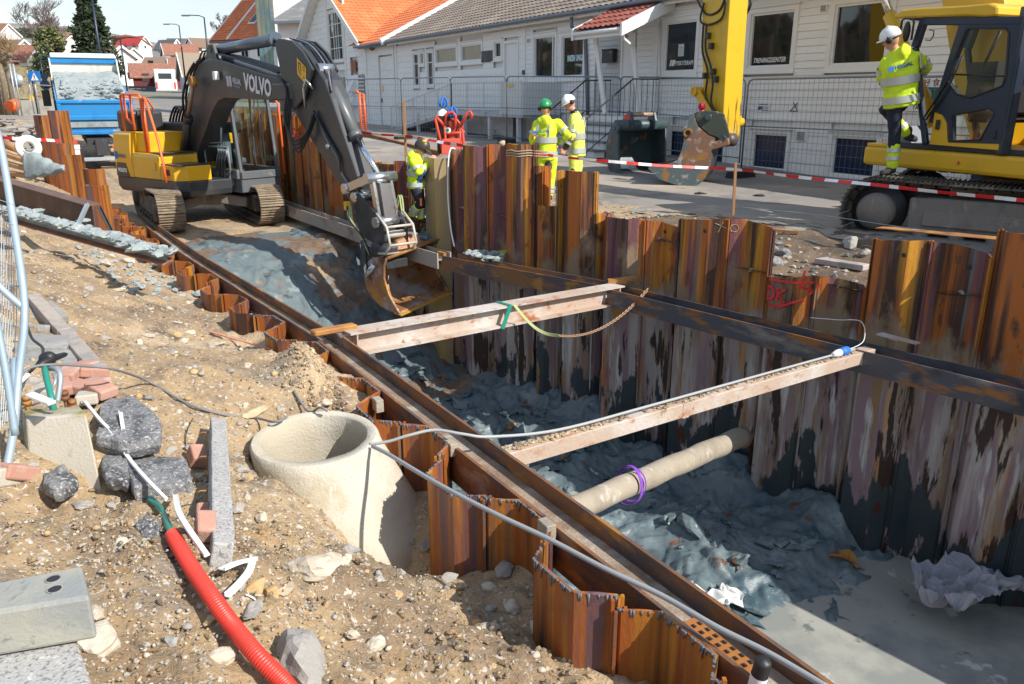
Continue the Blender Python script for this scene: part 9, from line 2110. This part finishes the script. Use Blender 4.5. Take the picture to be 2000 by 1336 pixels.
# slab, plate, rubble and rods behind the tall wall
def HSp(u, v, dz=0):
    z = 0.0
    for _ in range(20): p = P(u, v, z); z = .5*z+.5*HS(p.x, p.y)
    return Vector((p.x, p.y, z+dz))
block('stone_slab', 'long pale broken slab lying on soil behind the low pile with the red OK', 'stone slab', HSp(1598, 513, .03), HSp(1692, 527, .03), .16, .07, M('slab_pale', (.42, .36, .34), .85, 0, [((.3, .27, .25), 3, .5, .6, I3)], (.3, 40)), .012)
block('rusty_plate', 'thin rusty plate lying across the high piles before the yellow excavator', 'steel plate', ST(-2.15, 4.95, .47), ST(-3.35, 5.15, .50), .16, .012, m_rust, .002)
block('rusty_rod', 'rusty rod lying on the soil by the excavator track', 'rod', HSp(1490, 452, .03), HSp(1560, 458, .03), .03, .03, m_rust, .003)
rn = random.Random(31)
for k, (u, v, lb) in enumerate(((1508, 488, 'dark broken stone highest of the rubble by the cut piles'), (1500, 505, 'dark flat stone lying by the cut pile edge'), (1528, 498, 'blue grey stone in the rubble by the cut piles'), (1512, 518, 'large grey stone lowest in the rubble by the cut piles'), (1522, 482, 'small dark stone at the far edge of the rubble by the cut piles'), (1497, 530, 'pale grey stone leaning on the OK pile'), (1688, 500, 'lone pale stone left of the rusty high piles'), (1660, 480, 'small blue grey stone on the dug soil'))):
    p = HSp(u, v); g = MB(); r_ = rn.uniform(.06, .13); g.rock(p+UP*r_*.4, (r_*1.2, r_, r_*.8), seed=k+300, ang=k, sub=1, rough=.5); tag(g.build('stone', m_stone_g if k > 4 else m_asph), lb, 'stone')
for k, (u, v, lb) in enumerate(((1486, 384, 'black scrap lying on the street right of the stake'), (1366, 380, 'small dark crumb on the street below the rusty bucket'))):
    p = HSp(u, v); g = MB(); g.rock(p+UP*.02, (.12, .06, .03), seed=k, sub=1, rough=.9); tag(g.build('scrap', m_black), lb, 'scrap')
# plate with slots, can, bag in the near corner of the trench edge
a = P(1420, 1270, -.50); b = P(1500, 1330, -.50); block('slotted_plate', 'bright rusty slotted steel strip at the bottom right end of the wale', 'steel strip', ST(-4.86, -.13, -.535), ST(-5.25, -.13, -.535), .07, .012, M('orange_steel', (.34, .13, .03), .6), .003)
g = MB()
for k in range(7):
    for w_ in (-.018, .018): q = ST(-4.9-.05*k, -.13+w_, -.5245); g.bar(q, q-A2.to_3d()*.022, .012, .003)
g.build('slot', m_black, bpy.data.objects['slotted_plate'])
c = P(1487, 1306, -.40); g = MB(); g.lathe([(.001, -.12), (.03, -.12), (.033, -.10), (.033, .03), (.028, .045), (.001, .05)], c, (.1, -.1, 1), 18); o = g.build('spray_can', m_black); g = MB(); g.lathe([(.0345, -.11), (.0345, -.03)], c, (.1, -.1, 1), 18); g.build('can_label', m_white, o); tag(o, 'black and white spray can standing in the wale trough at the bottom', 'spray can')
for k, (u, v, sz, lb) in enumerate(((973, 848, .03, 'x'), (1436, 0, 0, 'x'), (1068, 1035, .05, 'pale timber wedge between pile and wale near the bottom'), (882, 875, .045, 'pale timber wedge behind the zigzag pile under the grey cable'), (738, 790, .05, 'pale timber wedge by the heaped soil behind the wale'), (1290, 1190, .02, 'x'))):
    if lb == 'x': continue
    p = P(u, v, -.47); g = MB(); g.box(p, (sz*1.2, sz*2, sz*2), Matrix.Rotation(.5, 3, 'Z')); tag(g.build('timber_wedge', m_timber, bevel=.004), lb, 'timber wedge')
# crumpled grey sheet in the trench corner
def sheet(name, label, c, ax, ay, w_, h, amp, mat, seed, thick=.006, drape=None, n=44):
    g = MB(); ax, ay = Vector(ax), Vector(ay)
    def f(a, b):
        x = (a-.5); y = (b-.5); q = Vector((a*2.3+seed, b*2.3, seed*.7)); k1 = mnoise.noise(q); k2 = abs(mnoise.noise(Vector((q.x*2.6+q.y, q.y*1.2-q.x*.7, q.z)))); k3 = abs(mnoise.noise(q*4.3+Vector((3, 1, 0))))
        p = c+ax*(x*w_*(1-.35*k1)+.12*mnoise.noise(q*1.3))+ay*(y*h*(1+.4*k1)+.12*mnoise.noise(q*1.7+Vector((9, 0, 0))))
        return p+UP*(amp*(.5+.6*k1)+amp*1.1*(.35-k2)+amp*.5*(.3-k3))
    g.grid(f, n, n, smooth=False); o = g.build(name, mat); s_ = o.modifiers.new('thick', 'SOLIDIFY'); s_.thickness = thick; ss = o.modifiers.new('sub', 'SUBSURF'); ss.levels = 1; ss.render_levels = 1; return tag(o, label, 'sheet')
c = P(1880, 1165, -2.80); sheet('crumpled_sheet', 'crumpled grey geotextile sheet lying in the right corner of the trench', c+UP*.02, (.95, .3, 0), (-.25, .97, 0), .95, .62, .24, m_tarp, 3, n=60)
c = P(1985, 1150, -2.75); sheet('crumpled_sheet', 'end of grey sheet trailing to the right edge of the trench', c+UP*.0, (.9, -.35, 0), (.35, .9, 0), .7, .28, .12, m_tarp, 8, n=26)
c = P(1405, 1175, -2.86); sheet('plastic_bag', 'crumpled white plastic bag in the clay near the wale', c, (1, 0, 0), (0, 1, 0), .34, .26, .09, M('bag', (.62, .63, .62), .4), 5, n=22)
